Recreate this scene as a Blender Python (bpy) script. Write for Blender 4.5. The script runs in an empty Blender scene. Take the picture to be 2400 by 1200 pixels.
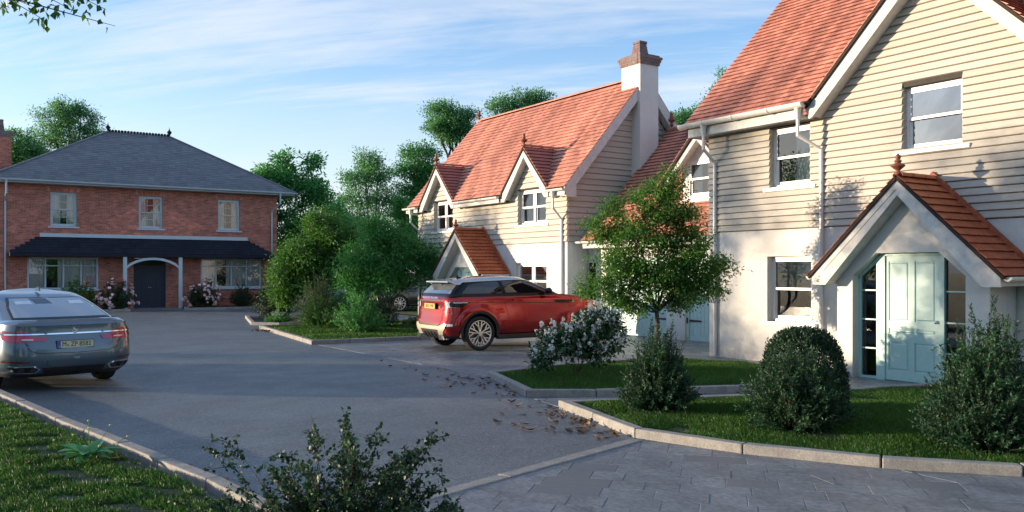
import bpy, bmesh, math, random
import numpy as np
from mathutils import Vector, Matrix
from mathutils.bvhtree import BVHTree

random.seed(7)
RNG = np.random.default_rng(7)
scene = bpy.context.scene
COL = scene.collection
R = math.radians

# ------------------------------------------------------------------ camera, light, sky
cam_data = bpy.data.cameras.new('camera')
cam = bpy.data.objects.new('camera', cam_data)
COL.objects.link(cam)
cam.location = (0, 0, 1.75)
cam.rotation_euler = (R(90), 0, R(-33.75))
cam_data.lens = 30.6
cam_data.sensor_width = 36
cam_data.shift_y = 37 / 2400
cam_data.clip_end = 2000
cam_data.clip_start = 0.05
scene.camera = cam

SUN_EL = 4.8
SUN_AZ = (-0.805, 0.593)          # towards the sun, in plan
world = bpy.data.worlds.new('World')
scene.world = world
world.use_nodes = True
wn, wl = world.node_tree.nodes, world.node_tree.links
wn.clear()
w_out = wn.new('ShaderNodeOutputWorld')
w_bg = wn.new('ShaderNodeBackground')
w_sky = wn.new('ShaderNodeTexSky')
w_sky.sky_type = 'NISHITA'
w_sky.sun_disc = False
w_sky.sun_elevation = R(SUN_EL)
w_sky.sun_rotation = math.atan2(SUN_AZ[0], SUN_AZ[1])
w_sky.air_density = 1.0
w_sky.dust_density = 0.25
w_sky.ozone_density = 2.6
w_bg.inputs['Strength'].default_value = 0.15
# thin cirrus streaks over the whole sky: direction -> flat layer -> stretched noise
tc = wn.new('ShaderNodeTexCoord')
sep = wn.new('ShaderNodeSeparateXYZ')
wl.new(tc.outputs['Generated'], sep.inputs[0])
def wmath(op, a, b=None, c=None, clamp=False):
    n = wn.new('ShaderNodeMath'); n.operation = op; n.use_clamp = clamp
    for i, v in enumerate((a, b, c)):
        if v is None: continue
        if isinstance(v, (int, float)): n.inputs[i].default_value = v
        else: wl.new(v, n.inputs[i])
    return n.outputs[0]
zz = wmath('MAXIMUM', wmath('ADD', sep.outputs['Z'], 0.22), 0.1)
px = wmath('DIVIDE', sep.outputs['X'], zz)
py = wmath('DIVIDE', sep.outputs['Y'], zz)
comb = wn.new('ShaderNodeCombineXYZ')
wl.new(px, comb.inputs[0]); wl.new(py, comb.inputs[1])
def cloud_noise(rot, scl, noise_scale, detail, rough, dist, offs=(0, 0, 0)):
    m0 = wn.new('ShaderNodeMapping')
    m0.inputs['Rotation'].default_value = (0, 0, R(rot))
    wl.new(comb.outputs[0], m0.inputs[0])
    mp = wn.new('ShaderNodeMapping')
    mp.inputs['Scale'].default_value = scl
    mp.inputs['Location'].default_value = offs
    wl.new(m0.outputs[0], mp.inputs[0])
    nz = wn.new('ShaderNodeTexNoise')
    nz.inputs['Scale'].default_value = noise_scale
    nz.inputs['Detail'].default_value = detail
    nz.inputs['Roughness'].default_value = rough
    nz.inputs['Distortion'].default_value = dist
    wl.new(mp.outputs[0], nz.inputs['Vector'])
    return nz.outputs['Fac']
c1 = cloud_noise(44, (.55, 2.4, 1), 1.0, 8, 0.6, 0.6, (3.1, 1.7, 0))
c2 = cloud_noise(40, (0.4, 3.6, 1), 2.1, 9, 0.66, 0.8, (0.4, 5.2, 0))
streak = wmath('MULTIPLY', wmath('SUBTRACT', wmath('ADD', wmath('MULTIPLY', c1, 0.7), wmath('MULTIPLY', c2, 0.3)), 0.425), 4.4, clamp=True)
horizon = wmath('SUBTRACT', 1.0, wmath('MULTIPLY', wmath('MAXIMUM', sep.outputs['Z'], 0.0), 3.3), clamp=True)
hz2 = wmath('POWER', horizon, 1.35)
mask = wmath('MAXIMUM', wmath('MULTIPLY', streak, 0.8), wmath('MULTIPLY', hz2, 0.92))
mask = wmath('ADD', mask, wmath('MULTIPLY', wmath('MULTIPLY', streak, hz2), 0.3), clamp=True)
w_tint = wn.new('ShaderNodeMix'); w_tint.data_type = 'RGBA'; w_tint.blend_type = 'MULTIPLY'
w_tint.inputs['Factor'].default_value = 1.0
wl.new(w_sky.outputs[0], w_tint.inputs['A'])
w_tint.inputs['B'].default_value = (0.88, 0.90, 1.04, 1)
w_mix = wn.new('ShaderNodeMix'); w_mix.data_type = 'RGBA'
wl.new(mask, w_mix.inputs['Factor'])
wl.new(w_tint.outputs['Result'], w_mix.inputs['A'])
w_mix.inputs['B'].default_value = (1.9, 1.97, 2.06, 1)
wl.new(w_mix.outputs['Result'], w_bg.inputs['Color'])
wl.new(w_bg.outputs[0], w_out.inputs[0])

sun_d = bpy.data.lights.new('sun', 'SUN')
sun_d.energy = 2.75
sun_d.angle = R(0.6)
sun_d.color = (1.0, 0.79, 0.55)
sun = bpy.data.objects.new('sun', sun_d)
COL.objects.link(sun)
sv = Vector((SUN_AZ[0] * math.cos(R(SUN_EL)), SUN_AZ[1] * math.cos(R(SUN_EL)), math.sin(R(SUN_EL))))
sun.rotation_euler = sv.to_track_quat('Z', 'Y').to_euler()
sun.location = (-20, 20, 15)

scene.view_settings.view_transform = 'Standard'
scene.view_settings.look = 'None'
scene.view_settings.gamma = 1.0
scene.view_settings.use_curve_mapping = False
scene.view_settings.exposure = 1.74
scene.cycles.max_bounces = 7
scene.cycles.transparent_max_bounces = 14
scene.cycles.caustics_reflective = False
scene.cycles.caustics_refractive = False

# ------------------------------------------------------------------ materials
MATS = {}
def rgb(c): return (c[0], c[1], c[2], 1)
class NT:
    def __init__(s, name):
        s.m = bpy.data.materials.new(name); s.m.use_nodes = True
        s.n = s.m.node_tree.nodes; s.l = s.m.node_tree.links
        s.n.clear()
        s.out = s.n.new('ShaderNodeOutputMaterial')
        s.geo = s.n.new('ShaderNodeNewGeometry')
        s.obj = None
    def noise(s, scale, detail=4, rough=.55, dist=0, vec=None, stretch=None):
        nz = s.n.new('ShaderNodeTexNoise')
        nz.inputs['Scale'].default_value = scale; nz.inputs['Detail'].default_value = detail
        nz.inputs['Roughness'].default_value = rough; nz.inputs['Distortion'].default_value = dist
        v = vec or s.geo.outputs['Position']
        if stretch:
            mp = s.n.new('ShaderNodeMapping'); mp.inputs['Scale'].default_value = stretch
            s.l.new(v, mp.inputs[0]); v = mp.outputs[0]
        s.l.new(v, nz.inputs['Vector'])
        return nz.outputs['Fac']
    def ramp(s, v, a, b, lo=0., hi=1.):
        r = s.n.new('ShaderNodeMapRange')
        r.inputs['From Min'].default_value = a; r.inputs['From Max'].default_value = b
        r.inputs['To Min'].default_value = lo; r.inputs['To Max'].default_value = hi
        s.l.new(v, r.inputs['Value']); return r.outputs[0]
    def mix(s, f, a, b, blend='MIX'):
        m = s.n.new('ShaderNodeMix'); m.data_type = 'RGBA'; m.blend_type = blend
        for k, v in (('Factor', f), ('A', a), ('B', b)):
            if isinstance(v, (tuple, list)): m.inputs[k].default_value = rgb(v)
            elif isinstance(v, (int, float)): m.inputs[k].default_value = v
            else: s.l.new(v, m.inputs[k])
        return m.outputs['Result']
    def val(s, colr, v):
        h = s.n.new('ShaderNodeHueSaturation'); s.l.new(colr, h.inputs['Color'])
        s.l.new(v, h.inputs['Value']); return h.outputs[0]
    def rand(s):
        if not s.obj: s.obj = s.n.new('ShaderNodeObjectInfo')
        return s.obj.outputs['Random']
    def island(s): return s.geo.outputs['Random Per Island']

def mat(name, col, rough=.6, col2=None, mixr=(.35, .65), nscale=3., var=.12, vscale=12., island=0., objr=0., bump=0., bscale=60.,
        metal=0., coat=0., spec=.5, stretch=None, hue2=None, bstretch=None, hue_r=None):
    if name in MATS: return MATS[name]
    t = NT(name)
    p = t.n.new('ShaderNodeBsdfPrincipled')
    c = t.mix(t.ramp(t.noise(nscale, 5, .6, .3, stretch=stretch), *mixr), col, col2 if col2 else col)
    if var: c = t.val(c, t.ramp(t.noise(vscale, 3, .6, stretch=stretch), .34, .66, 1 - var, 1 + var))
    if island: c = t.val(c, t.ramp(t.island(), 0, 1, 1 - island, 1 + island))
    if objr: c = t.val(c, t.ramp(t.rand(), 0, 1, 1 - objr, 1 + objr))
    if hue2: c = t.mix(t.ramp(t.rand() if objr else t.island(), *(hue_r or (.55, .9))), c, hue2)
    t.l.new(c, p.inputs['Base Color'])
    p.inputs['Roughness'].default_value = rough
    p.inputs['Metallic'].default_value = metal
    p.inputs['Coat Weight'].default_value = coat
    p.inputs['Coat Roughness'].default_value = .03
    p.inputs['Specular IOR Level'].default_value = spec
    if bump:
        b = t.n.new('ShaderNodeBump'); b.inputs['Strength'].default_value = bump; b.inputs['Distance'].default_value = .02
        t.l.new(t.noise(bscale, 5, .6, stretch=bstretch), b.inputs['Height']); t.l.new(b.outputs[0], p.inputs['Normal'])
    t.l.new(p.outputs[0], t.out.inputs[0])
    MATS[name] = t.m
    return t.m

def stained(name, col, col2, rough, bump, bscale):
    """painted render: faint mottling, rain streaks, splash dirt at the foot"""
    t = NT(name); p = t.n.new('ShaderNodeBsdfPrincipled')
    c = t.mix(t.ramp(t.noise(1.3, 5, .6, .4), .35, .65), col, col2)
    c = t.mix(t.ramp(t.noise(2.2, 6, .65, .2, stretch=(3.2, 3.2, .22)), .56, .80, 0, .35), c, (col[0] * .62, col[1] * .60, col[2] * .55))
    sp = t.n.new('ShaderNodeSeparateXYZ'); t.l.new(t.geo.outputs['Position'], sp.inputs[0])
    lo = t.ramp(sp.outputs['Z'], .02, .38, 1, 0); lo = t.n.new('ShaderNodeMath'); lo.operation = 'MULTIPLY'
    t.l.new(t.ramp(sp.outputs['Z'], .02, .42, .75, 0), lo.inputs[0]); t.l.new(t.ramp(t.noise(6, 6, .7), .3, .65), lo.inputs[1])
    c = t.mix(lo.outputs[0], c, (.30, .27, .22))
    c = t.val(c, t.ramp(t.noise(26, 5, .65), .25, .75, .94, 1.05))
    t.l.new(c, p.inputs['Base Color']); p.inputs['Roughness'].default_value = rough; p.inputs['Specular IOR Level'].default_value = .3
    b = t.n.new('ShaderNodeBump'); b.inputs['Strength'].default_value = bump; b.inputs['Distance'].default_value = .02
    t.l.new(t.noise(bscale, 5, .6), b.inputs['Height']); t.l.new(b.outputs[0], p.inputs['Normal']); t.l.new(p.outputs[0], t.out.inputs[0])
    MATS[name] = t.m
    return t.m

def leafmat(name, c1, c2, trans=.3, rough=.45, big=.35, dark=.3):
    t = NT(name)
    p = t.n.new('ShaderNodeBsdfPrincipled'); p.inputs['Roughness'].default_value = rough
    p.inputs['Specular IOR Level'].default_value = .35
    f = t.ramp(t.noise(1.6, 3), .35, .65)
    g = t.mix(big, t.mix(t.island(), (0, 0, 0), (1, 1, 1)), f)
    c = t.mix(g, c1, c2)
    c = t.val(c, t.ramp(t.island(), 0, 1, 1 - dark, 1 + dark))
    t.l.new(c, p.inputs['Base Color'])
    tr = t.n.new('ShaderNodeBsdfTranslucent')
    t.l.new(t.mix(.45, c, (c2[0] * 1.6, c2[1] * 1.5, c2[2] * .7)), tr.inputs[0])
    ms = t.n.new('ShaderNodeMixShader'); ms.inputs[0].default_value = trans
    t.l.new(p.outputs[0], ms.inputs[1]); t.l.new(tr.outputs[0], ms.inputs[2])
    t.l.new(ms.outputs[0], t.out.inputs[0])
    return t.m

def glassmat(name, tint=(1, 1, 1), refl=1.9, base=.0):
    t = NT(name)
    tr = t.n.new('ShaderNodeBsdfTransparent'); tr.inputs[0].default_value = rgb(tint)
    gl = t.n.new('ShaderNodeBsdfGlossy'); gl.inputs['Roughness'].default_value = 0.004
    gl.inputs[0].default_value = (.95, .97, 1, 1)
    fr = t.n.new('ShaderNodeFresnel'); fr.inputs[0].default_value = refl
    f = t.ramp(fr.outputs[0], 0, 1, base, 1)
    bp = t.n.new('ShaderNodeBump'); bp.inputs['Strength'].default_value = .02; bp.inputs['Distance'].default_value = .02
    t.l.new(t.noise(1.3, 1), bp.inputs['Height']); t.l.new(bp.outputs[0], gl.inputs['Normal'])
    ms = t.n.new('ShaderNodeMixShader')
    t.l.new(f, ms.inputs[0]); t.l.new(tr.outputs[0], ms.inputs[1]); t.l.new(gl.outputs[0], ms.inputs[2])
    t.l.new(ms.outputs[0], t.out.inputs[0])
    return t.m

# ------------------------------------------------------------------ mesh helpers
ORIG = {}      # object name -> world origin of its thing
def W(o): return ORIG.get(o.name, Vector((0, 0, 0))) if o else Vector((0, 0, 0))
def link(o): COL.objects.link(o); return o
def tag(o, label=None, cat=None, group=None, kind=None):
    if label: o['label'] = label
    if cat: o['category'] = cat
    if group: o['group'] = group
    if kind: o['kind'] = kind
    return o
def thing(name, label, cat, loc=(0, 0, 0), group=None):
    o = bpy.data.objects.new(name, None); o.empty_display_size = .2
    link(o); o.location = loc; ORIG[o.name] = Vector(loc)
    return tag(o, label, cat, group)

class MB:
    def __init__(s): s.v = []; s.f = []; s.mi = []; s.cur = 0
    def add(s, vs, fs):
        n = len(s.v); s.v.extend([tuple(x) for x in vs])
        for f in fs: s.f.append(tuple(i + n for i in f)); s.mi.append(s.cur)
    def box(s, x0, y0, z0, x1, y1, z1):
        if x1 < x0: x0, x1 = x1, x0
        if y1 < y0: y0, y1 = y1, y0
        if z1 < z0: z0, z1 = z1, z0
        s.add([(x0, y0, z0), (x1, y0, z0), (x1, y1, z0), (x0, y1, z0), (x0, y0, z1), (x1, y0, z1), (x1, y1, z1), (x0, y1, z1)],
              [(0, 3, 2, 1), (4, 5, 6, 7), (0, 1, 5, 4), (1, 2, 6, 5), (2, 3, 7, 6), (3, 0, 4, 7)])
    def prism(s, pts, d):
        """closed polygon pts (3-D), extruded by the vector d"""
        n = len(pts); d = Vector(d); a = [Vector(p) for p in pts]
        nr = Vector((0, 0, 0))
        for i in range(n): nr += a[i].cross(a[(i + 1) % n])
        if nr.dot(d) > 0: a.reverse()
        v = a + [p + d for p in a]
        s.add(v, [tuple(range(n)), tuple(range(2 * n - 1, n - 1, -1))] + [(i, n + i, n + (i + 1) % n, (i + 1) % n) for i in range(n)])
    def tube(s, pts, rad, sides=6, cap=True):
        pts = [Vector(p) for p in pts]; n = len(pts)
        rads = rad if isinstance(rad, (list, tuple)) else [rad] * n
        t0 = (pts[1] - pts[0]).normalized()
        up = Vector((0, 0, 1)) if abs(t0.z) < .9 else Vector((1, 0, 0))
        vs = []
        for i in range(n):
            t = (pts[min(i + 1, n - 1)] - pts[max(i - 1, 0)]).normalized()
            a = t.cross(up)
            if a.length < 1e-4: a = t.cross(Vector((0, 1, 0)))
            a.normalize(); b = a.cross(t).normalized()
            k = 1.
            if 0 < i < n - 1:
                cs = max(-1, min(1, (pts[i] - pts[i - 1]).normalized().dot((pts[i + 1] - pts[i]).normalized())))
                k = 1 / max(.5, math.sqrt((1 + cs) / 2))
            for j in range(sides):
                an = 2 * math.pi * j / sides
                vs.append(pts[i] + (a * math.cos(an) + b * math.sin(an)) * rads[i] * k)
        fs = [(i * sides + j, i * sides + (j + 1) % sides, (i + 1) * sides + (j + 1) % sides, (i + 1) * sides + j) for i in range(n - 1) for j in range(sides)]
        if cap: fs += [tuple(range(sides - 1, -1, -1)), tuple((n - 1) * sides + j for j in range(sides))]
        s.add(vs, fs)
    def lathe(s, c, prof, sides=14, axis='Z', cap=True):
        c = Vector(c); vs = []; n = len(prof)
        for r, h in prof:
            for j in range(sides):
                a = 2 * math.pi * j / sides
                if axis == 'Z': vs.append(c + Vector((r * math.cos(a), r * math.sin(a), h)))
                elif axis == 'Y': vs.append(c + Vector((r * math.cos(a), h, r * math.sin(a))))
                else: vs.append(c + Vector((h, r * math.cos(a), r * math.sin(a))))
        fs = [(i * sides + j, i * sides + (j + 1) % sides, (i + 1) * sides + (j + 1) % sides, (i + 1) * sides + j) for i in range(n - 1) for j in range(sides)]
        if cap: fs += [tuple(range(sides - 1, -1, -1)), tuple((n - 1) * sides + j for j in range(sides))]
        s.add(vs, fs)
    def build(s, name, mats, parent=None, smooth=False, kind=None, label=None, bevel=0, loc=None, autosmooth=None):
        o0 = W(parent) if parent else Vector(loc or (0, 0, 0))
        me = bpy.data.meshes.new(name)
        me.from_pydata([(x - o0.x, y - o0.y, z - o0.z) for x, y, z in s.v], [], s.f)
        if not isinstance(mats, (list, tuple)): mats = [mats]
        for m in mats: me.materials.append(m)
        if len(mats) > 1: me.polygons.foreach_set('material_index', s.mi)
        me.update()
        if autosmooth or smooth:
            me.polygons.foreach_set('use_smooth', [True] * len(me.polygons))
            if autosmooth: me.set_sharp_from_angle(angle=R(autosmooth))
        o = bpy.data.objects.new(name, me); link(o)
        if parent: o.parent = parent; ORIG[o.name] = o0
        else: o.location = o0; ORIG[o.name] = o0
        if bevel:
            b = o.modifiers.new('bevel', 'BEVEL'); b.width = bevel; b.segments = 2; b.limit_method = 'ANGLE'
        if kind: o['kind'] = kind
        if label: o['label'] = label
        return o

def np_mesh(name, V, F, m, parent=None, kind=None, smooth=False, mi=None):
    V = np.asarray(V, dtype=np.float32).reshape(-1, 3); F = np.asarray(F, dtype=np.int32)
    if parent:
        o0 = W(parent); V = V - np.array([o0.x, o0.y, o0.z], dtype=np.float32)
    me = bpy.data.meshes.new(name); k = F.shape[1]
    me.vertices.add(len(V)); me.vertices.foreach_set('co', V.ravel())
    me.loops.add(F.size); me.loops.foreach_set('vertex_index', F.ravel())
    me.polygons.add(len(F)); me.polygons.foreach_set('loop_start', np.arange(0, F.size, k, dtype=np.int32))
    me.polygons.foreach_set('loop_total', np.full(len(F), k, dtype=np.int32))
    for mm in (m if isinstance(m, (list, tuple)) else [m]): me.materials.append(mm)
    if mi is not None: me.polygons.foreach_set('material_index', np.asarray(mi, dtype=np.int32))
    me.update(calc_edges=True)
    if smooth: me.polygons.foreach_set('use_smooth', np.ones(len(F), dtype=bool))
    o = bpy.data.objects.new(name, me); link(o)
    if parent: o.parent = parent; ORIG[o.name] = W(parent)
    if kind: o['kind'] = kind
    return o

def inst(name, mesh, loc, rot, parent, scale=None, kind=None):
    """an object that shares mesh data, placed in world coordinates under its thing"""
    o = bpy.data.objects.new(name, mesh); link(o)
    l = Vector(loc)
    if parent: o.parent = parent; l = l - W(parent); ORIG[o.name] = W(parent)
    o.location = l
    o.rotation_euler = rot
    if scale: o.scale = scale
    return o

class FR:
    """local frame: a along u, b along v, c along n"""
    def __init__(s, o, u, v, n): s.o = Vector(o); s.u = Vector(u); s.v = Vector(v); s.n = Vector(n)
    def __call__(s, a, b, c=0): return s.o + s.u * a + s.v * b + s.n * c
    def box(s, mb, a0, b0, c0, a1, b1, c1):
        mb.prism([s(a0, b0, c0), s(a1, b0, c0), s(a1, b1, c0), s(a0, b1, c0)], s.n * (c1 - c0))

# ------------------------------------------------------------------ palette
render_white = stained('painted_render', (.66, .65, .62), (.58, .575, .555), .85, .35, 90)
barge_m = mat('painted_bargeboard', (.60, .60, .58), .8, (.52, .52, .51), nscale=4, var=.08, bump=.2, bscale=120)
board_m = mat('weatherboard_paint', (.49, .455, .395), .7, (.43, .40, .35), nscale=2.0, var=.10, vscale=22, objr=.06, bump=.22, bscale=40, stretch=(9, .5, 9), bstretch=(6, .4, 30))
board_side_m = mat('weatherboard_paint_gable', (.47, .45, .39), .7, (.41, .39, .34), nscale=2.0, var=.10, vscale=22, objr=.06, bump=.22, bscale=40, stretch=(.5, 9, 9), bstretch=(.4, 6, 30))
upvc = mat('white_window_paint', (.78, .78, .76), .35, var=.02)
gutter_m = mat('gutter_plastic', (.62, .62, .60), .32, var=.04)
tile_m = mat('clay_roof_tile', (.58, .26, .185), .62, (.44, .18, .13), nscale=1.6, var=.18, vscale=7, island=.24, bump=.35, bscale=50)
tile_dormer_m = mat('clay_dormer_tile', (.42, .15, .115), .65, (.34, .12, .095), nscale=1.5, var=.16, vscale=18, island=.12, bump=.35, bscale=50)
tile_porch_m = mat('clay_porch_tile', (.42, .115, .045), .62, (.30, .075, .032), nscale=3, var=.2, vscale=16, island=.12, bump=.5, bscale=35)
terracotta = mat('terracotta_finial', (.30, .095, .05), .4, (.2, .06, .035), nscale=9, var=.2)
slate_m = mat('roof_slate', (.125, .138, .155), .55, (.10, .112, .13), nscale=1.5, var=.12, vscale=20, island=.16, objr=.16, bump=.2, bscale=60)
slate_dark = mat('dark_canopy_slate', (.012, .016, .028), .75, (.016, .021, .035), nscale=2, var=.15, island=.2, bump=.2, spec=.25)
dark_paint = mat('dark_blue_paint', (.022, .034, .055), .5, var=.06, spec=.3)
black_iron = mat('black_iron', (.02, .02, .022), .5, var=.1)
brick_m = mat('red_brick', (.60, .21, .145), .85, (.42, .14, .10), nscale=2.2, var=.2, vscale=30, island=.28, objr=.28, bump=.4, bscale=80)
brick_cap_m = mat('purple_cap_brick', (.185, .16, .165), .8, (.16, .08, .075), nscale=3, var=.2, island=.25, bump=.4)
mortar = mat('mortar', (.46, .36, .31), .95, (.36, .28, .24), nscale=3, var=.15)
mortar_pale = mat('pale_mortar', (.42, .39, .36), .95, var=.15)
blue_trim = mat('pale_blue_paint', (.47, .56, .62), .5, var=.04)
teal = mat('duck_egg_paint', (.36, .555, .53), .42, (.33, .52, .50), nscale=2, var=.04, bump=.05)
garage_teal = mat('pale_garage_paint', (.42, .58, .57), .5, (.38, .54, .54), nscale=2, var=.05)
glass = glassmat('window_glass', (.88, .92, .94), 1.8, .02)
glass_sky = glassmat('coated_window_glass', (.75, .8, .85), 2.8, .10)
car_glass = glassmat('tinted_car_glass', (.12, .13, .14), 1.75, .02)
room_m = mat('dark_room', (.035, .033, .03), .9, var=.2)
curtain_m = mat('net_curtain', (.62, .62, .60), .9, var=.06)
curtain_brown = mat('brown_curtain', (.22, .12, .08), .9, var=.1)
curtain_grey = mat('grey_pleated_curtain', (.76, .74, .72), .9, var=.06)
steel = mat('chrome', (.75, .76, .78), .12, metal=1, var=.02)
kerb_m = mat('kerb_stone', (.31, .295, .275), .85, (.22, .215, .205), nscale=7, var=.22, vscale=70, objr=.07, bump=.35, bscale=120)
paver_m = mat('grey_paver', (.215, .232, .245), .5, (.115, .125, .135), mixr=(.3, .7), nscale=2.6, var=.30, vscale=22, objr=.11, island=.09, bump=.15, bscale=110, stretch=(1.4, .7, 1), hue2=(.135, .142, .15), hue_r=(.88, .95))
sand_joint = mat('paver_joint_sand', (.11, .115, .12), .95, var=.2)
bark = mat('grey_bark', (.10, .075, .05), .9, (.05, .04, .03), nscale=8, var=.3, vscale=30, bump=.6, bscale=50, stretch=(1, 1, .3))
twig = mat('dark_twig', (.055, .035, .025), .8, (.09, .05, .035), nscale=8, var=.2)
soil = mat('dark_soil', (.045, .035, .025), .95, (.07, .055, .04), nscale=12, var=.4, bump=.6)
# ================================================================== GROUND
def sheet(name, pts, z, m, kind='structure', sub=0):
    mb = MB()
    mb.add([(x, y, z) for x, y in pts], [tuple(range(len(pts)))])
    o = mb.build(name, m, kind=kind)
    return o
asphalt_m = (lambda: None)
def make_asphalt():
    t = NT('asphalt')
    p = t.n.new('ShaderNodeBsdfPrincipled')
    c = t.mix(t.ramp(t.noise(.55, 4, .6, .6, stretch=(1, .8, 1)), .35, .68), (.076, .092, .104), (.120, .140, .154))
    c = t.mix(t.ramp(t.noise(1.7, 7, .62, 1.2, stretch=(.7, 1.7, 1)), .50, .70, 0, .8), c, (.058, .068, .078))
    c = t.mix(t.ramp(t.noise(.9, 5, .6, .5, stretch=(1.6, .18, 1)), .58, .72, 0, .55), c, (.058, .064, .070))
    c = t.mix(t.ramp(t.noise(15, 2, .6), .50, .68, 0, .34), c, (.27, .30, .32))
    c = t.mix(t.ramp(t.noise(23, 2, .6), .52, .68, 0, .55), c, (.028, .034, .04))
    c = t.mix(t.ramp(t.noise(60, 1, .5), .56, .70, 0, .7), c, (.32, .35, .37))
    t.l.new(c, p.inputs['Base Color'])
    t.l.new(t.ramp(t.noise(1.1, 4), .3, .7, .40, .62), p.inputs['Roughness'])
    b = t.n.new('ShaderNodeBump'); b.inputs['Strength'].default_value = .55; b.inputs['Distance'].default_value = .008
    t.l.new(t.noise(170, 3, .7), b.inputs['Height']); t.l.new(b.outputs[0], p.inputs['Normal'])
    t.l.new(p.outputs[0], t.out.inputs[0])
    return t.m
grassy = mat('far_turf', (.05, .085, .022), .9, (.035, .06, .02), nscale=.6, var=.35, vscale=9, bump=.5, bscale=30)
sheet('ground', [(-900, -900), (900, -900), (900, 900), (-900, 900)], -.03, grassy)
road = sheet('road', [(-9, -8), (40, -8), (40, 60), (-9, 60)], 0, make_asphalt())

def inpoly(x, y, poly):
    c = False; n = len(poly); j = n - 1
    for i in range(n):
        xi, yi = poly[i]; xj, yj = poly[j]
        if (yi > y) != (yj > y) and x < (xj - xi) * (y - yi) / (yj - yi) + xi: c = not c
        j = i
    return c
def inpoly_np(X, Y, poly):
    c = np.zeros(len(X), bool); n = len(poly); j = n - 1
    for i in range(n):
        xi, yi = poly[i]; xj, yj = poly[j]
        with np.errstate(divide='ignore', invalid='ignore'):
            k = ((yi > Y) != (yj > Y)) & (X < (xj - xi) * (Y - yi) / ((yj - yi) if yj != yi else 1e-9) + xi)
        c ^= k; j = i
    return c
def clip_poly(subj, poly):
    """convex counter-clockwise clip polygon"""
    out = subj
    for i in range(len(poly)):
        a, b = poly[i], poly[(i + 1) % len(poly)]
        inp, out = out, []
        if not inp: break
        def side(p): return (b[0] - a[0]) * (p[1] - a[1]) - (b[1] - a[1]) * (p[0] - a[0])
        for k in range(len(inp)):
            p, q = inp[k - 1], inp[k]
            sp, sq = side(p), side(q)
            if (sp >= 0) != (sq >= 0):
                t = sp / (sp - sq); out.append((p[0] + (q[0] - p[0]) * t, p[1] + (q[1] - p[1]) * t))
            if sq >= 0: out.append(q)
    return out

def offset_line(pts, d):
    """offset an open polyline to its left by d (mitred)"""
    res = []
    P = [Vector((p[0], p[1])) for p in pts]
    for i, p in enumerate(P):
        ds = []
        if i > 0: ds.append((P[i] - P[i - 1]).normalized())
        if i < len(P) - 1: ds.append((P[i + 1] - P[i]).normalized())
        ns = [Vector((-q.y, q.x)) for q in ds]
        n = sum(ns, Vector((0, 0))); n.normalize()
        k = 1 / max(.35, n.dot(ns[0]))
        res.append((p.x + n.x * d * k, p.y + n.y * d * k))
    return res

def kerb(label, pts, side, stone=.92, w=.125, h=.1, z=0, gap=.014, name='kerb', top=0):
    """a row of kerb stones; pts = outer foot line; side +1: stones lie to its left"""
    t = thing(name, label, 'kerb', (pts[0][0], pts[0][1], z))
    inner = offset_line(pts, side * w)
    for i in range(len(pts) - 1):
        a, b = Vector(pts[i]), Vector(pts[i + 1]); c, d = Vector(inner[i]), Vector(inner[i + 1])
        L = (b - a).length; n = max(1, round(L / stone))
        for k in range(n):
            t0 = k / n + (gap / 2 / L); t1 = (k + 1) / n - (gap / 2 / L)
            j = random.uniform(-.003, .003); jz = random.uniform(-.004, .004)
            q = [a.lerp(b, t0), a.lerp(b, t1), c.lerp(d, t1), c.lerp(d, t0)]
            mb = MB(); mb.prism([(p.x + j, p.y + j, z - .03) for p in q], (0, 0, h + .03 + jz))
            mb.build('kerb_stone', kerb_m, t, bevel=.012)
    return t

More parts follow.
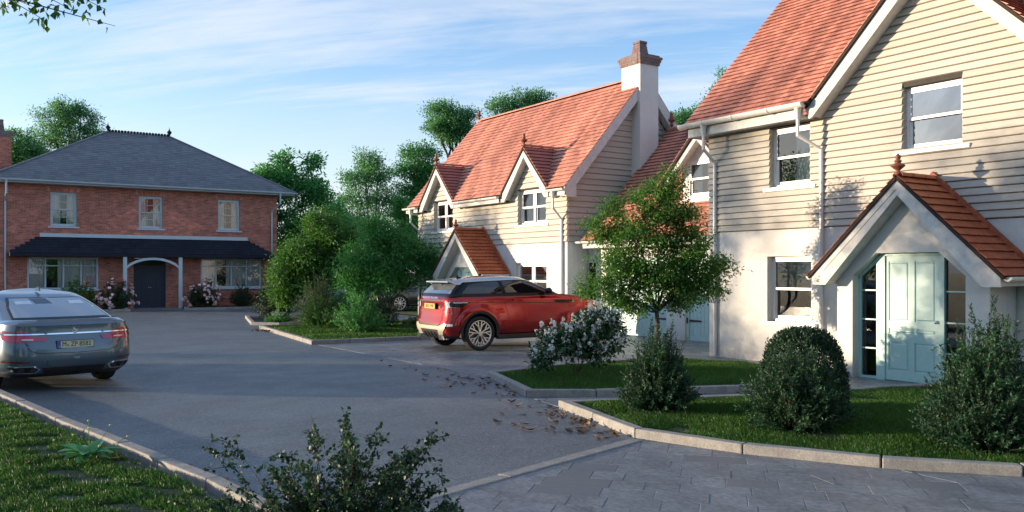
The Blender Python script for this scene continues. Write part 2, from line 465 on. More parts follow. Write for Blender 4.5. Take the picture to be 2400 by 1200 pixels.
def pave(name, polys, ang, row, lens, zt, label=None, m=paver_m, limit=300, gap=.006, seed=3, joint_z=None, slope=None, rough=.0015):
    rd = random.Random(seed)
    base = MB()
    for pl in polys: base.add([(x, y, (zt - .007) + (slope(x, y) if slope else 0)) for x, y in pl], [tuple(range(len(pl)))])
    root = base.build(name, sand_joint, kind='structure')
    ca, sa = math.cos(R(ang)), math.sin(R(ang))
    allp = [p for pl in polys for p in pl]
    us = [x * ca + y * sa for x, y in allp]; vs = [-x * sa + y * ca for x, y in allp]
    items = []
    v = min(vs)
    while v < max(vs):
        u = min(us) - rd.random() * .4
        while u < max(us):
            L = rd.choice(lens)
            q = [(u + gap / 2, v + gap / 2), (u + L - gap / 2, v + gap / 2), (u + L - gap / 2, v + row - gap / 2), (u + gap / 2, v + row - gap / 2)]
            qw = [(a * ca - b * sa, a * sa + b * ca) for a, b in q]
            for pl in polys:
                c = clip_poly(qw, pl)
                if len(c) >= 3:
                    area = abs(sum(c[i - 1][0] * c[i][1] - c[i][0] * c[i - 1][1] for i in range(len(c)))) / 2
                    if area > .002:
                        cx = sum(p[0] for p in c) / len(c); cy = sum(p[1] for p in c) / len(c)
                        vis = abs(math.atan2(cx * .8315 - cy * .5556, cx * .5556 + cy * .8315)) < .55
                        items.append((math.hypot(cx, cy) + (0 if vis else 100), c, rd.uniform(-rough, rough)))
            u += L
        v += row
    items.sort(key=lambda i: i[0])
    rest = MB()
    for i, (d, c, dz) in enumerate(items):
        mb = MB() if i < limit else rest
        zs = [(zt - .012 + (slope(x, y) if slope else 0)) for x, y in c]
        top = [(c[k][0], c[k][1], zs[k] + .012 + dz) for k in range(len(c))]
        bot = [(c[k][0], c[k][1], zs[k]) for k in range(len(c))]
        n = len(c)
        # chamfered edge: the top inset by 3 mm
        cx = sum(p[0] for p in c) / n; cy = sum(p[1] for p in c) / n
        ins = [(cx + (p[0] - cx) * .978, cy + (p[1] - cy) * .978, p[2]) for p in top]
        mid = [(p[0], p[1], p[2] - .003) for p in top]
        fs = [tuple(range(2 * n, 3 * n))] + [(k, (k + 1) % n, n + (k + 1) % n, n + k) for k in range(n)] + [(n + k, n + (k + 1) % n, 2 * n + (k + 1) % n, 2 * n + k) for k in range(n)]
        mb.add(bot + mid + ins, fs)
        if i < limit: mb.build('paver', m, root)
    if rest.v: rest.build('pavers', m, root, kind='stuff')
    return root

# outlines measured on the ground, metres
K2 = [(12.55, 7.30), (9.09, 8.05), (6.71, 8.98), (6.17, 6.91), (6.47, 5.71), (7.03, 4.61), (7.74, 3.74), (9.2, 2.5)]
K1 = [(12.25, 8.62), (9.77, 8.66), (7.74, 9.46), (6.93, 10.02), (7.69, 12.24), (9.3, 12.50), (11.77, 12.55)]
ISL = [(14.1, 21.2), (14.1, 19.75), (10.44, 19.86), (7.6, 20.03), (8.43, 26.65), (13.9, 26.9)]
ISL2 = [(13.4, 28.2), (9.4, 27.6), (8.75, 28.5), (9.9, 33.0)]
LK = [(-.3, 20.5), (.38, 16.6), (.78, 13.65), (1.17, 11.04), (1.83, 7.15), (1.95, 5.9), (2.3, 3.4)]

front_poly = [[(2.0, 5.55), (3.0, 3.0), (8.8, 2.0), (7.6, 3.9), (6.95, 4.75), (6.35, 5.9), (6.17, 6.72)]]
# split into convex pieces (counter-clockwise)
def ccw(p):
    a = sum(p[i - 1][0] * p[i][1] - p[i][0] * p[i - 1][1] for i in range(len(p)))
    return p if a > 0 else p[::-1]
drive_front = [ccw([(2.1, 5.56), (6.12, 6.70), (6.56, 5.6), (5.5, 2.5), (2.6, 2.0)]),
               ccw([(5.5, 2.5), (6.56, 5.6), (7.1, 4.6), (7.0, 2.0)]), ccw([(7.0, 2.0), (7.1, 4.6), (7.85, 3.72), (9.4, 2.2)])]
pave('driveway', drive_front, 132.5, .29, [.28, .28, .42, .42, .56], .004, limit=300, seed=11, gap=.004)
def gar_slope(x, y): return max(0, (x - 13.5)) / 1.53 * .098
mid_a = ccw([(7.72, 19.95), (7.69, 12.3), (13.5, 12.5), (13.5, 19.8)])
mid_b = ccw([(13.5, 12.5), (15.1, 12.6), (15.1, 18.7), (13.5, 18.7)])
pave('garage_forecourt', [mid_a, mid_b], 132.5, .29, [.28, .42, .56], .004, limit=300, seed=5, slope=gar_slope)
path1 = [ccw([(6.75, 9.0), (6.95, 10.0), (7.8, 9.45), (9.8, 8.7), (9.09, 8.0)]), ccw([(9.09, 8.0), (9.8, 8.7), (12.9, 8.75), (12.9, 7.15)]),
         ccw([(12.45, 8.75), (12.9, 8.75), (13.5, 9.4), (13.5, 12.9), (12.75, 11.2)]), ccw([(11.8, 12.45), (12.70, 11.1), (13.5, 12.0), (13.5, 13.0)])]
pave('garden_path', path1, 132.5, .29, [.28, .42, .56], .004, limit=160, seed=6)
# flush granite edging between the asphalt and the front driveway
kerb('long flush granite edging strip between the asphalt road and the paved drive in the foreground', [(-.6, 4.75), (2.05, 5.56), (6.12, 6.72)], 1, stone=2.0, w=.15, h=.016, name='edging_strip')
kerb('buff kerb round the front lawn with the three clipped shrubs, nearest on the right', K2, 1, stone=1.2)
kerb('kerb round the small lawn where the white flowering bush and the young tree stand', K1, -1, stone=.95)
kerb('low kerb of the planted island behind the red car', ISL, -1, stone=.95)
kerb('short kerb of the flower bed with white daisies behind the island', ISL2, -1, stone=.95)
kerb('kerb along the weedy grass verge in the lower left corner', LK, 1, stone=.95)
kerb('grey kerb along the bed left of the blue double door of the brick house', [(2.0, 41.25), (7.35, 41.25), (7.35, 43.0)], 1, stone=.95)
kerb('grey kerb along the bed right of the blue double door of the brick house', [(10.0, 43.0), (9.6, 41.25), (15.4, 41.1)], 1, stone=.95)

# beds and lawns
def lawn_base(name, pts, z=.055, m=None):
    return sheet(name, pts, z, m or turf_m)
turf_m = mat('turf_soil', (.035, .055, .015), .95, (.05, .045, .025), nscale=5, var=.4, vscale=30, bump=.5)
verge_m = mat('verge_soil', (.07, .075, .05), .95, (.04, .055, .022), nscale=4, mixr=(.4, .6), var=.35, vscale=25, bump=.5)
L2 = [(12.6, 7.2), (9.12, 7.93), (6.80, 8.83), (6.30, 6.93), (6.58, 5.76), (7.13, 4.69), (7.82, 3.84), (9.3, 2.6), (14, 2.6), (14, 7.2)]
L1 = [(12.2, 8.74), (9.80, 8.78), (7.80, 9.57), (7.07, 10.07), (7.78, 12.13), (9.3, 12.38), (11.72, 12.43), (12.62, 11.05), (12.4, 9.0)]
LI = [(14.0, 21.2), (14.0, 19.88), (10.44, 19.99), (7.74, 20.15), (8.54, 26.53), (13.9, 26.78)]
LI2 = [(13.4, 28.3), (9.45, 27.72), (8.9, 28.55), (10.0, 33.0), (14.2, 33)]
LL = [(-.42, 20.5), (.26, 16.55), (.66, 13.63), (1.05, 11.02), (1.71, 7.13), (1.83, 5.9), (2.18, 3.4), (-8, 3.4), (-8, 20.5)]
LB1 = [(2.0, 41.37), (7.23, 41.37), (7.23, 44.5), (2.0, 44.5)]
LB2 = [(10.0, 43.2), (9.72, 41.37), (15.4, 41.22), (15.4, 44.5), (10.1, 44.5)]
lawn_base('front_lawn', L2); lawn_base('side_lawn', L1); lawn_base('island_lawn', LI); lawn_base('flower_bed', LI2, m=soil)
lawn_base('verge', LL, m=verge_m); lawn_base('planting_bed', LB1, m=soil); lawn_base('planting_bed_right', LB2, m=soil)
sheet('doorstep_paving', [(7.35, 41.3), (9.6, 41.3), (10.0, 44.8), (7.35, 44.8)], .02, paver_m)
sheet('back_garden', [(15.9, 28), (60, 28), (60, 60), (15.9, 60)], .05, grassy)
sheet('back_garden_left', [(-60, 44), (60, 45), (60, 200), (-60, 200)], .006, grassy)
sheet('left_garden', [(-60, -20), (-8.5, -20), (-8.5, 60), (-60, 60)], .008, grassy)
far = MB(); far.box(15.5, 18, -.02, 15.6, 19, 0)

grass_m = leafmat('grass_blades', (.018, .078, .014), (.060, .150, .022), trans=.35, rough=.5, big=.5, dark=.35)
grass2_m = leafmat('verge_grass', (.020, .085, .020), (.058, .150, .028), trans=.3, rough=.5, big=.45, dark=.35)
def grass(name, poly, z, dens, hmin, hmax, wid, m, patch=0., seed=1, maxd=None, fq=7.5):
    rg = np.random.default_rng(seed)
    P = np.array(poly); x0, y0 = P.min(0); x1, y1 = P.max(0)
    n = int((x1 - x0) * (y1 - y0) * dens)
    X = rg.uniform(x0, x1, n); Y = rg.uniform(y0, y1, n)
    k = inpoly_np(X, Y, poly)
    rr = X * .8315 - Y * .5556; ff = X * .5556 + Y * .8315
    k &= (np.abs(rr / np.maximum(ff, .1)) < .64) & (ff > 1)
    if maxd: k &= ff < maxd
    # patchiness from summed sines (bare soil shows between clumps)
    s = np.zeros(n)
    for i in range(9):
        a = rg.uniform(0, 6.28); f = rg.uniform(fq * .25, fq); s += np.sin((X * np.cos(a) + Y * np.sin(a)) * f + rg.uniform(0, 6.28))
    s /= 3
    k &= (s > -1.3 + patch) | (rg.random(n) < .08)
    X, Y, s = X[k], Y[k], s[k]; n = len(X)
    h = rg.uniform(hmin, hmax, n) * (1 + .22 * s)
    a = rg.uniform(0, 2 * np.pi, n); lean = rg.uniform(.1, .75, n) * h
    la = a + rg.normal(0, .4, n) + np.pi / 2
    dx, dy = np.cos(a) * wid / 2, np.sin(a) * wid / 2
    lx, ly = np.cos(la) * lean, np.sin(la) * lean
    Z = np.full(n, z)
    V = np.stack([np.stack([X - dx, Y - dy, Z], 1), np.stack([X + dx, Y + dy, Z], 1),
                  np.stack([X + dx * .8 + lx * .35, Y + dy * .8 + ly * .35, Z + h * .6], 1), np.stack([X + lx, Y + ly, Z + h], 1)], 1).reshape(-1, 3)
    b = np.arange(n)[:, None] * 4
    F = np.concatenate([b + np.array([[0, 1, 2]]), b + np.array([[0, 2, 3]])], 1).reshape(-1, 3)
    o = np_mesh(name, V, F, m, kind='stuff')
    return o
tag(grass('grass', L2, .05, 8000, .028, .060, .006, grass_m, seed=1), 'lush mown grass round the clipped shrubs in the front lawn', 'grass')
tag(grass('grass', L1, .05, 5500, .03, .06, .007, grass_m, seed=2), 'mown grass under the white flowering bush and young tree', 'grass')
tag(grass('grass', LI, .05, 900, .04, .09, .02, grass_m, seed=3), 'short grass of the island bed under the rose bushes', 'grass')
tag(grass('grass', LL, .05, 9500, .018, .055, .006, grass2_m, patch=.62, seed=4, fq=17), 'patchy weedy grass of the verge in the lower left corner', 'grass')
tag(grass('grass', LB1, .05, 300, .03, .06, .03, grass_m, seed=5), 'thin grass in the bed left of the blue double door', 'grass')
# ================================================================== HOUSE BUILDING BLOCKS
gap_shade_m = mat('roof_gap_shade', (.035, .022, .018), .95)  # near-black deck colour puts the shade into the gaps under the tile rows
gap_shade_wall_m = mat('board_gap_shade', (.05, .045, .04), .95)  # near-black backing, so the slots between boards read as shadow lines
def subtract(a, b, cuts):
    """intervals of [a,b] left after removing the cuts"""
    segs = [(a, b)]
    for c0, c1 in cuts:
        out = []
        for s0, s1 in segs:
            if c1 <= s0 or c0 >= s1: out.append((s0, s1)); continue
            if c0 > s0: out.append((s0, c0))
            if c1 < s1: out.append((c1, s1))
        segs = out
    return [s for s in segs if s[1] - s[0] > .01]

def wall_cells(mb, fr, a0, a1, b0, b1, openings, t):
    """wall slab with rectangular openings (a0,b0,a1,b1), thickness t behind the face"""
    xs = sorted(set([a0, a1] + [v for o in openings for v in (o[0], o[2]) if a0 < v < a1]))
    for x0, x1 in zip(xs, xs[1:]):
        cuts = [(o[1], o[3]) for o in openings if o[0] < (x0 + x1) / 2 < o[2]]
        for z0, z1 in subtract(b0, b1, cuts): fr.box(mb, x0, z0, -t, x1, z1, 0)

def boards(parent, fr, z0, z1, e, spans, openings, m, seedz=0):
    """weatherboards, one object each; spans(z) gives (a0, a1)"""
    n = math.ceil((z1 - z0) / e - .01)
    for i in range(n):
        b = z0 + i * e
        sp = spans(b + e * .5)
        if not sp: continue
        for a0, a1 in (sp if isinstance(sp, list) else [sp]):
            cuts = [(o[0] - .001, o[2] + .001) for o in openings if o[1] < b + e * .65 and o[3] > b + e * .35]
            for s0, s1 in subtract(a0, a1, cuts):
                dz = random.uniform(-.002, .002)
                prof = [(b + .008, 0), (b + .019, .034 + dz), (b + .024, .036 + dz), (b + e + .002, .008), (b + e + .002, 0)]
                mb = MB(); mb.prism([fr(s0, p, q) for p, q in prof], fr.u * (s1 - s0))
                mb.build('weatherboard', m, parent)

def curtain(fr, a0, b0, a1, b1, c, m, parent, name='curtain', folds=None, amp=.018):
    n = max(12, int((a1 - a0) / .018)); vs = []; rd = random.Random(int(a0 * 100 + b0 * 10))
    ph = rd.uniform(0, 6); k = (folds or (a1 - a0) / .085) * 2 * math.pi / (a1 - a0)
    for i in range(n + 1):
        a = a0 + (a1 - a0) * i / n
        w = amp * math.sin(k * (a - a0) + ph + .6 * math.sin(k * .31 * a)) 
        vs += [fr(a, b0, c + w * 1.25), fr(a, b1, c + w)]
    mb = MB(); mb.add(vs, [(2 * i, 2 * i + 2, 2 * i + 3, 2 * i + 1) for i in range(n)])
    return mb.build(name, m, parent, smooth=True)

def window(parent, fr, w, h, style='sash', depth=.10, gm=None, frame_m=None, sill=(.13, .07, .06), curtains=None, bars=(0, 0), jamb=.045, reveal_m=None, sill_m=None, label=None, room=True):
    """fr: origin at the lower left corner of the opening on the wall face"""
    gm = gm or glass; fm = frame_m or upvc
    d = -depth
    mb = MB()
    for q in ((0, 0, jamb, h), (w - jamb, 0, w, h), (jamb, h - jamb, w - jamb, h), (jamb, 0, w - jamb, jamb)):
        fr.box(mb, q[0], q[1], d - .09, q[2], q[3], d)
    win = mb.build('window', fm, parent, label=label)
    if reveal_m:
        rv = MB(); t = .012
        fr.box(rv, -t, 0, d - .09, 0, h, -.002); fr.box(rv, w, 0, d - .09, w + t, h, -.002)
        fr.box(rv, -t, h, d - .09, w + t, h + t, -.002); fr.box(rv, -t, -t, d - .09, w + t, 0, -.002)
        rv.build('reveal', reveal_m, win)
    if sill:
        s = MB(); fr.box(s, -sill[0], -sill[1], d, w + sill[0], 0, sill[2]); s.build('sill', sill_m or fm, win, bevel=.006)
    st = .045
    def sash(a0, b0, a1, b1, c, rail_t=.05, rail_b=.05, nb=bars):
        m = MB()
        fr.box(m, a0, b0, c - .035, a0 + st, b1, c); fr.box(m, a1 - st, b0, c - .035, a1, b1, c)
        fr.box(m, a0 + st, b0, c - .035, a1 - st, b0 + rail_b, c); fr.box(m, a0 + st, b1 - rail_t, c - .035, a1 - st, b1, c)
        s = m.build('sash', fm, win)
        ia, ib, ja, jb = a0 + st, b0 + rail_b, a1 - st, b1 - rail_t
        nx, nz = nb
        if nx or nz:
            for i in range(nx):
                g = MB(); x = ia + (ja - ia) * (i + 1) / (nx + 1); fr.box(g, x - .011, ib, c - .028, x + .011, jb, c - .006); g.build('glazing_bar', fm, win)
            for i in range(nz):
                g = MB(); z = ib + (jb - ib) * (i + 1) / (nz + 1)
                xs = [ia] + [ia + (ja - ia) * (k + 1) / (nx + 1) for k in range(nx)] + [ja]
                for x0, x1 in zip(xs, xs[1:]): fr.box(g, x0 + (.011 if x0 > ia else 0), z - .011, c - .027, x1 - (.011 if x1 < ja else 0), z + .011, c - .007)
                g.build('glazing_bar', fm, win)
        g = MB(); g.add([fr(ia, ib, c - .018), fr(ja, ib, c - .018), fr(ja, jb, c - .018), fr(ia, jb, c - .018)], [(0, 1, 2, 3)])
        g.build('pane', gm, win)
    mid = h * .5
    if style == 'sash':
        sash(jamb, mid - .02, w - jamb, h - jamb, d - .005, rail_t=.055, rail_b=.045)
        sash(jamb, jamb, w - jamb, mid + .02, d - .045, rail_t=.04, rail_b=.065)
    elif style == 'pair':
        c = w / 2; m = MB(); fr.box(m, c - .035, jamb, d - .06, c + .035, h - jamb, d + .004); m.build('mullion', fm, win)
        for a0, a1 in ((jamb, c - .035), (c + .035, w - jamb)):
            sash(a0, mid - .02, a1, h - jamb, d - .008); sash(a0, jamb, a1, mid + .02, d - .042)
    elif style == 'wide':
        n = 4; zt = h * .74
        for i in range(1, n):
            x = w * i / n; m = MB(); fr.box(m, x - .032, jamb, d - .06, x + .032, h - jamb, d + .003); m.build('mullion', fm, win)
        for i in range(n):
            a0 = jamb if i == 0 else w * i / n + .032; a1 = w - jamb if i == n - 1 else w * (i + 1) / n - .032
            m = MB(); fr.box(m, a0, zt - .025, d - .05, a1, zt + .025, d); m.build('transom', fm, win)
            for b0, b1 in ((jamb, zt - .025), (zt + .025, h - jamb)):
                g = MB(); g.add([fr(a0, b0, d - .025), fr(a1, b0, d - .025), fr(a1, b1, d - .025), fr(a0, b1, d - .025)], [(0, 1, 2, 3)]); g.build('pane', gm, win)
    if curtains:
        for (f0, f1, m) in curtains:
            curtain(fr, w * f0 + .01, .02, w * f1 - .01, h - .02, d - .14, m, win)
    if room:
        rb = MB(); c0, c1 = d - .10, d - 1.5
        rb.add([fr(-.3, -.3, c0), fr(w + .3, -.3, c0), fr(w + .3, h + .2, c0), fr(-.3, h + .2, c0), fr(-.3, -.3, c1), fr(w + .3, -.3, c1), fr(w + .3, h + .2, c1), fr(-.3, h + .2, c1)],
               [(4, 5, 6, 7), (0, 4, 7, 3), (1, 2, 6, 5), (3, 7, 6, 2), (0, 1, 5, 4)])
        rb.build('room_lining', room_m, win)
    return win

def roof(parent, name, o, u, v, n, length, gauge, nrows, spans, m, tw=.165, th=.038, row='tile_row', deck=True, deck_m=None, limit=None):
    """plain-tiled slope. o: eaves corner, u along the eaves, v up the slope, n outward normal; spans(i) -> list of (a0,a1)"""
    fr = FR(o, u, v, n)
    rf = None
    dk = MB()
    for i in range(nrows):
        for a0, a1 in spans(i):
            fr.box(dk, a0, i * gauge, -.05, a1, (i + 1) * gauge, -.004)
    rf = dk.build(name, deck_m or gap_shade_m, parent)
    rd = random.Random(int(o[0] * 31 + o[1] * 7))
    for i in range(nrows):
        sp = spans(i)
        if not sp: continue
        for a0, a1 in sp:
            mb = MB()
            a = a0 - (tw / 2 if i % 2 else 0)
            while a < a1 - .001:
                x0, x1 = max(a, a0) + .0015, min(a + tw, a1) - .0015
                if x1 - x0 > .01:
                    j = rd.uniform(-.0035, .0035); k = rd.uniform(-.002, .003); b = i * gauge + j
                    P = [fr(x0, b + .018, .012), fr(x1, b + .018, .012), fr(x1, b, th + k), fr(x0, b, th + k + rd.uniform(-.002, .002)), fr(x0, b + gauge * 1.15, .003), fr(x1, b + gauge * 1.15, .003)]
                    mb.add(P, [(0, 1, 2, 3), (3, 2, 5, 4), (0, 3, 4), (1, 5, 2)])
                a += tw
            if mb.v: mb.build(row, m, rf)
    return rf

def half_gutter(parent, p0, p1, r=.055, rings=(), cap=True, m=None):
    """half-round gutter from p0 to p1 (rim level)"""
    p0, p1 = Vector(p0), Vector(p1); d = (p1 - p0).normalized(); L = (p1 - p0).length
    side = Vector((d.y, -d.x, 0)); up = Vector((0, 0, 1))
    prof = [side * (r * math.cos(a)) + up * (r * math.sin(a)) for a in [math.pi + math.pi * i / 10 for i in range(11)]]
    prof2 = [q * .9 + up * .0 for q in reversed(prof)]
    mb = MB(); n = len(prof)
    ring = prof + [q + up * .004 for q in prof2]
    mb.add([p0 + q for q in ring] + [p1 + q for q in ring], [(i, i + 1, 2 * n + i + 1, 2 * n + i) for i in range(2 * n - 1)] + [(2 * n - 1, 0, 2 * n, 4 * n - 1)])
    if cap:
        mb.add([p0 + q for q in prof] + [p0 + d * .004 + q for q in prof], [tuple(range(n)), tuple(range(2 * n - 1, n - 1, -1))])
        mb.add([p1 + q for q in prof] + [p1 - d * .004 + q for q in prof], [tuple(range(n)), tuple(range(2 * n - 1, n - 1, -1))])
    g = mb.build('gutter', m or gutter_m, parent, autosmooth=40)
    for t in rings:
        c = p0 + d * (L * t); q2 = MB()
        pr = [q * 1.12 for q in prof]
        q2.add([c - d * .018 + q for q in pr] + [c + d * .018 + q for q in pr], [(i, i + 1, n + i + 1, n + i) for i in range(n - 1)])
        q2.add([c - d * .018 + q for q in prof] + [c - d * .018 + q for q in pr], [(i, i + 1, n + i + 1, n + i) for i in range(n - 1)])
        q2.add([c + d * .018 + q for q in prof] + [c + d * .018 + q for q in pr], [(i, i + 1, n + i + 1, n + i) for i in range(n - 1)])
        q2.build('gutter_joint', m or gutter_m, g, smooth=False)
    return g

def downpipe(parent, top, zb, wall_pt, z1, z2, zt, r=.034, m=None):
    """hopper at top (x,y,z), swan-neck to wall_pt (x,y) between z1 and z2, then down to zb"""
    m = m or gutter_m
    mb = MB(); x, y, z = top
    mb.lathe((x, y, z), [(.03, -.20), (r + .004, -.19), (r + .008, -.15), (.062, -.02), (.072, 0), (.068, .012)], 12)
    pts = [(x, y, z - .12), (x, y, z1), (wall_pt[0], wall_pt[1], z2), (wall_pt[0], wall_pt[1], zb)]
    mb.tube(pts, r, 10)
    return mb.build('downpipe', m, parent, autosmooth=35)

FIN = [(.03, -.02), (.028, .03), (.05, .05), (.056, .068), (.045, .09), (.026, .10), (.03, .115), (.07, .15), (.104, .178), (.108, .192), (.09, .212), (.045, .228),
       (.04, .236), (.055, .25), (.057, .262), (.045, .276), (.03, .285), (.038, .305), (.046, .325), (.04, .345), (.018, .365), (.012, .38), (.002, .39)]
def finial(parent, p, s=1., m=None):
    mb = MB(); mb.lathe(p, [(r * s, h * s) for r, h in FIN], 18)
    return mb.build('finial', m or terracotta, parent, smooth=True)

def ridge_tiles(parent, p0, p1, m, r=.10, step=.33, drop=.05):
    p0, p1 = Vector(p0), Vector(p1); d = (p1 - p0).normalized(); L = (p1 - p0).length
    side = Vector((d.y, -d.x, 0)).normalized(); up = Vector((0, 0, 1)); n = max(1, round(L / step))
    for i in range(n):
        a, b = p0 + d * (L * i / n), p0 + d * (L * (i + 1) / n + .02)
        mb = MB(); k = 8
        A = [side * (r * math.cos(t)) + up * (r * .8 * math.sin(t) - drop) for t in [math.pi * j / k for j in range(k + 1)]]
        ra, rb = 1.08, .96
        mb.add([a + q * ra for q in A] + [b + q * rb for q in A] + [a + q * ra * .85 for q in A], [(j, j + 1, k + 2 + j, k + 1 + j) for j in range(k)] + [(j, 2 * k + 2 + j, 2 * k + 3 + j, j + 1) for j in range(k)])
        mb.build('ridge_tile', m, parent, smooth=False)

def brick_patch(parent, fr, a0, b0, a1, b1, openings, m, bl=.215, bh=.065, j=.010, proud=.006, limit=0, near=None, stagger=0, name='brick', depth=.03):
    items = []
    row = 0; b = b0
    while b < b1 - .02:
        a = a0 - ((bl + j) / 2 if row % 2 else 0)
        while a < a1 - .005:
            x0, x1 = max(a, a0), min(a + bl, a1)
            if x1 - x0 > .03:
                cuts = [(o[0], o[2]) for o in openings if o[1] < b + bh * .5 < o[3]]
                for s0, s1 in subtract(x0, x1, cuts):
                    if s1 - s0 > .03: items.append((s0, b, s1, min(b + bh, b1)))
            a += bl + j
        b += bh + j; row += 1
    if near: items.sort(key=lambda q: abs(q[0] - near[0]) + abs(q[1] - near[1]) * 2)
    rd = random.Random(5); rest = MB(); shared = {}
    for i, (x0, z0, x1, z1) in enumerate(items):
        p = proud + rd.uniform(-.003, .003)
        if i < limit:
            key = (round(x1 - x0, 3), round(z1 - z0, 3))
            if key not in shared:
                mb = MB(); f0 = FR((0, 0, 0), fr.u, fr.v, fr.n); f0.box(mb, 0, 0, -depth, key[0], key[1], 0)
                me = bpy.data.meshes.new(name); me.from_pydata(mb.v, [], mb.f); me.materials.append(m); shared[key] = me
            inst(name, shared[key], fr(x0, z0, p), (0, 0, 0), parent)
        else:
            # open-backed brick
            n = len(rest.v)
            rest.add([fr(x0, z0, -.01), fr(x1, z0, -.01), fr(x1, z1, -.01), fr(x0, z1, -.01), fr(x0, z0, p), fr(x1, z0, p), fr(x1, z1, p), fr(x0, z1, p)],
                     [(4, 5, 6, 7), (0, 1, 5, 4), (1, 2, 6, 5), (2, 3, 7, 6), (3, 0, 4, 7)])
    if rest.v: rest.build('brickwork', m, parent, kind='stuff')

def chimney_cap(parent, cx, cy, z, hx, hy, m, rd):
    """two projecting brick courses, laid brick by brick"""
    for lvl, (ov, z0, z1) in enumerate(((.035, 0, .075), (.06, .085, .155), (.09, .165, .225), (.03, .235, .28))):
        X, Y = hx + ov, hy + ov
        c = MB(); c.box(cx - X + .02, cy - Y + .02, z + z0 - .01, cx + X - .02, cy + Y - .02, z + z1); c.build('cap_core', mortar_pale, parent)
        for (p, q, ax) in (((cx - X, cy - Y), (cx + X, cy - Y), 0), ((cx - X, cy + Y - .1), (cx + X, cy + Y - .1), 0), ((cx - X, cy - Y + .11), (cx - X, cy + Y - .11), 1), ((cx + X - .1, cy - Y + .11), (cx + X - .1, cy + Y - .11), 1)):
            L = (q[0] - p[0]) if ax == 0 else (q[1] - p[1]); n = max(1, round(L / .22))
            for i in range(n):
                s0, s1 = L * i / n + .005, L * (i + 1) / n - .005; t = rd.uniform(-.003, .003)
                b = MB()
                if ax == 0: b.box(p[0] + s0, p[1] + t, z + z0, p[0] + s1, p[1] + .1 + t, z + z1 + .004)
                else: b.box(p[0] + t, p[1] + s0, z + z0, p[0] + .1 + t, p[1] + s1, z + z1 + .004)
                b.build('brick', m, parent)
def brick_pot(parent, cx, cy, z, w0, w1, h, m, rd):
    n = round(h / .075)
    c = MB(); a = w0 / 2 - .012; b = w1 / 2 - .012
    c.add([(cx - a, cy - a, z), (cx + a, cy - a, z), (cx + a, cy + a, z), (cx - a, cy + a, z), (cx - b, cy - b, z + h), (cx + b, cy - b, z + h), (cx + b, cy + b, z + h), (cx - b, cy + b, z + h)],
          [(0, 3, 2, 1), (4, 5, 6, 7), (0, 1, 5, 4), (1, 2, 6, 5), (2, 3, 7, 6), (3, 0, 4, 7)])
    c.build('stack_core', mortar_pale, parent)
    for i in range(n):
        w = (w0 + (w1 - w0) * i / n) / 2 + (.02 if i >= n - 1 else 0); z0 = z + i * .075; z1 = z0 + .066; t = .06
        sp = .3 if i % 2 else .65
        for sgn in (-1, 1):
            xs = [-w, -w + 2 * w * sp, w]
            for k in range(2):
                b = MB(); b.box(cx + xs[k] + .004, cy + sgn * w - (t if sgn > 0 else 0), z0, cx + xs[k + 1] - .004, cy + sgn * w + (t if sgn < 0 else 0), z1); b.build('brick', m, parent)
            b = MB(); b.box(cx + sgn * w - (t if sgn > 0 else 0), cy - w + t + .004, z0, cx + sgn * w + (t if sgn < 0 else 0), cy + w - t - .004, z1); b.build('brick', m, parent)

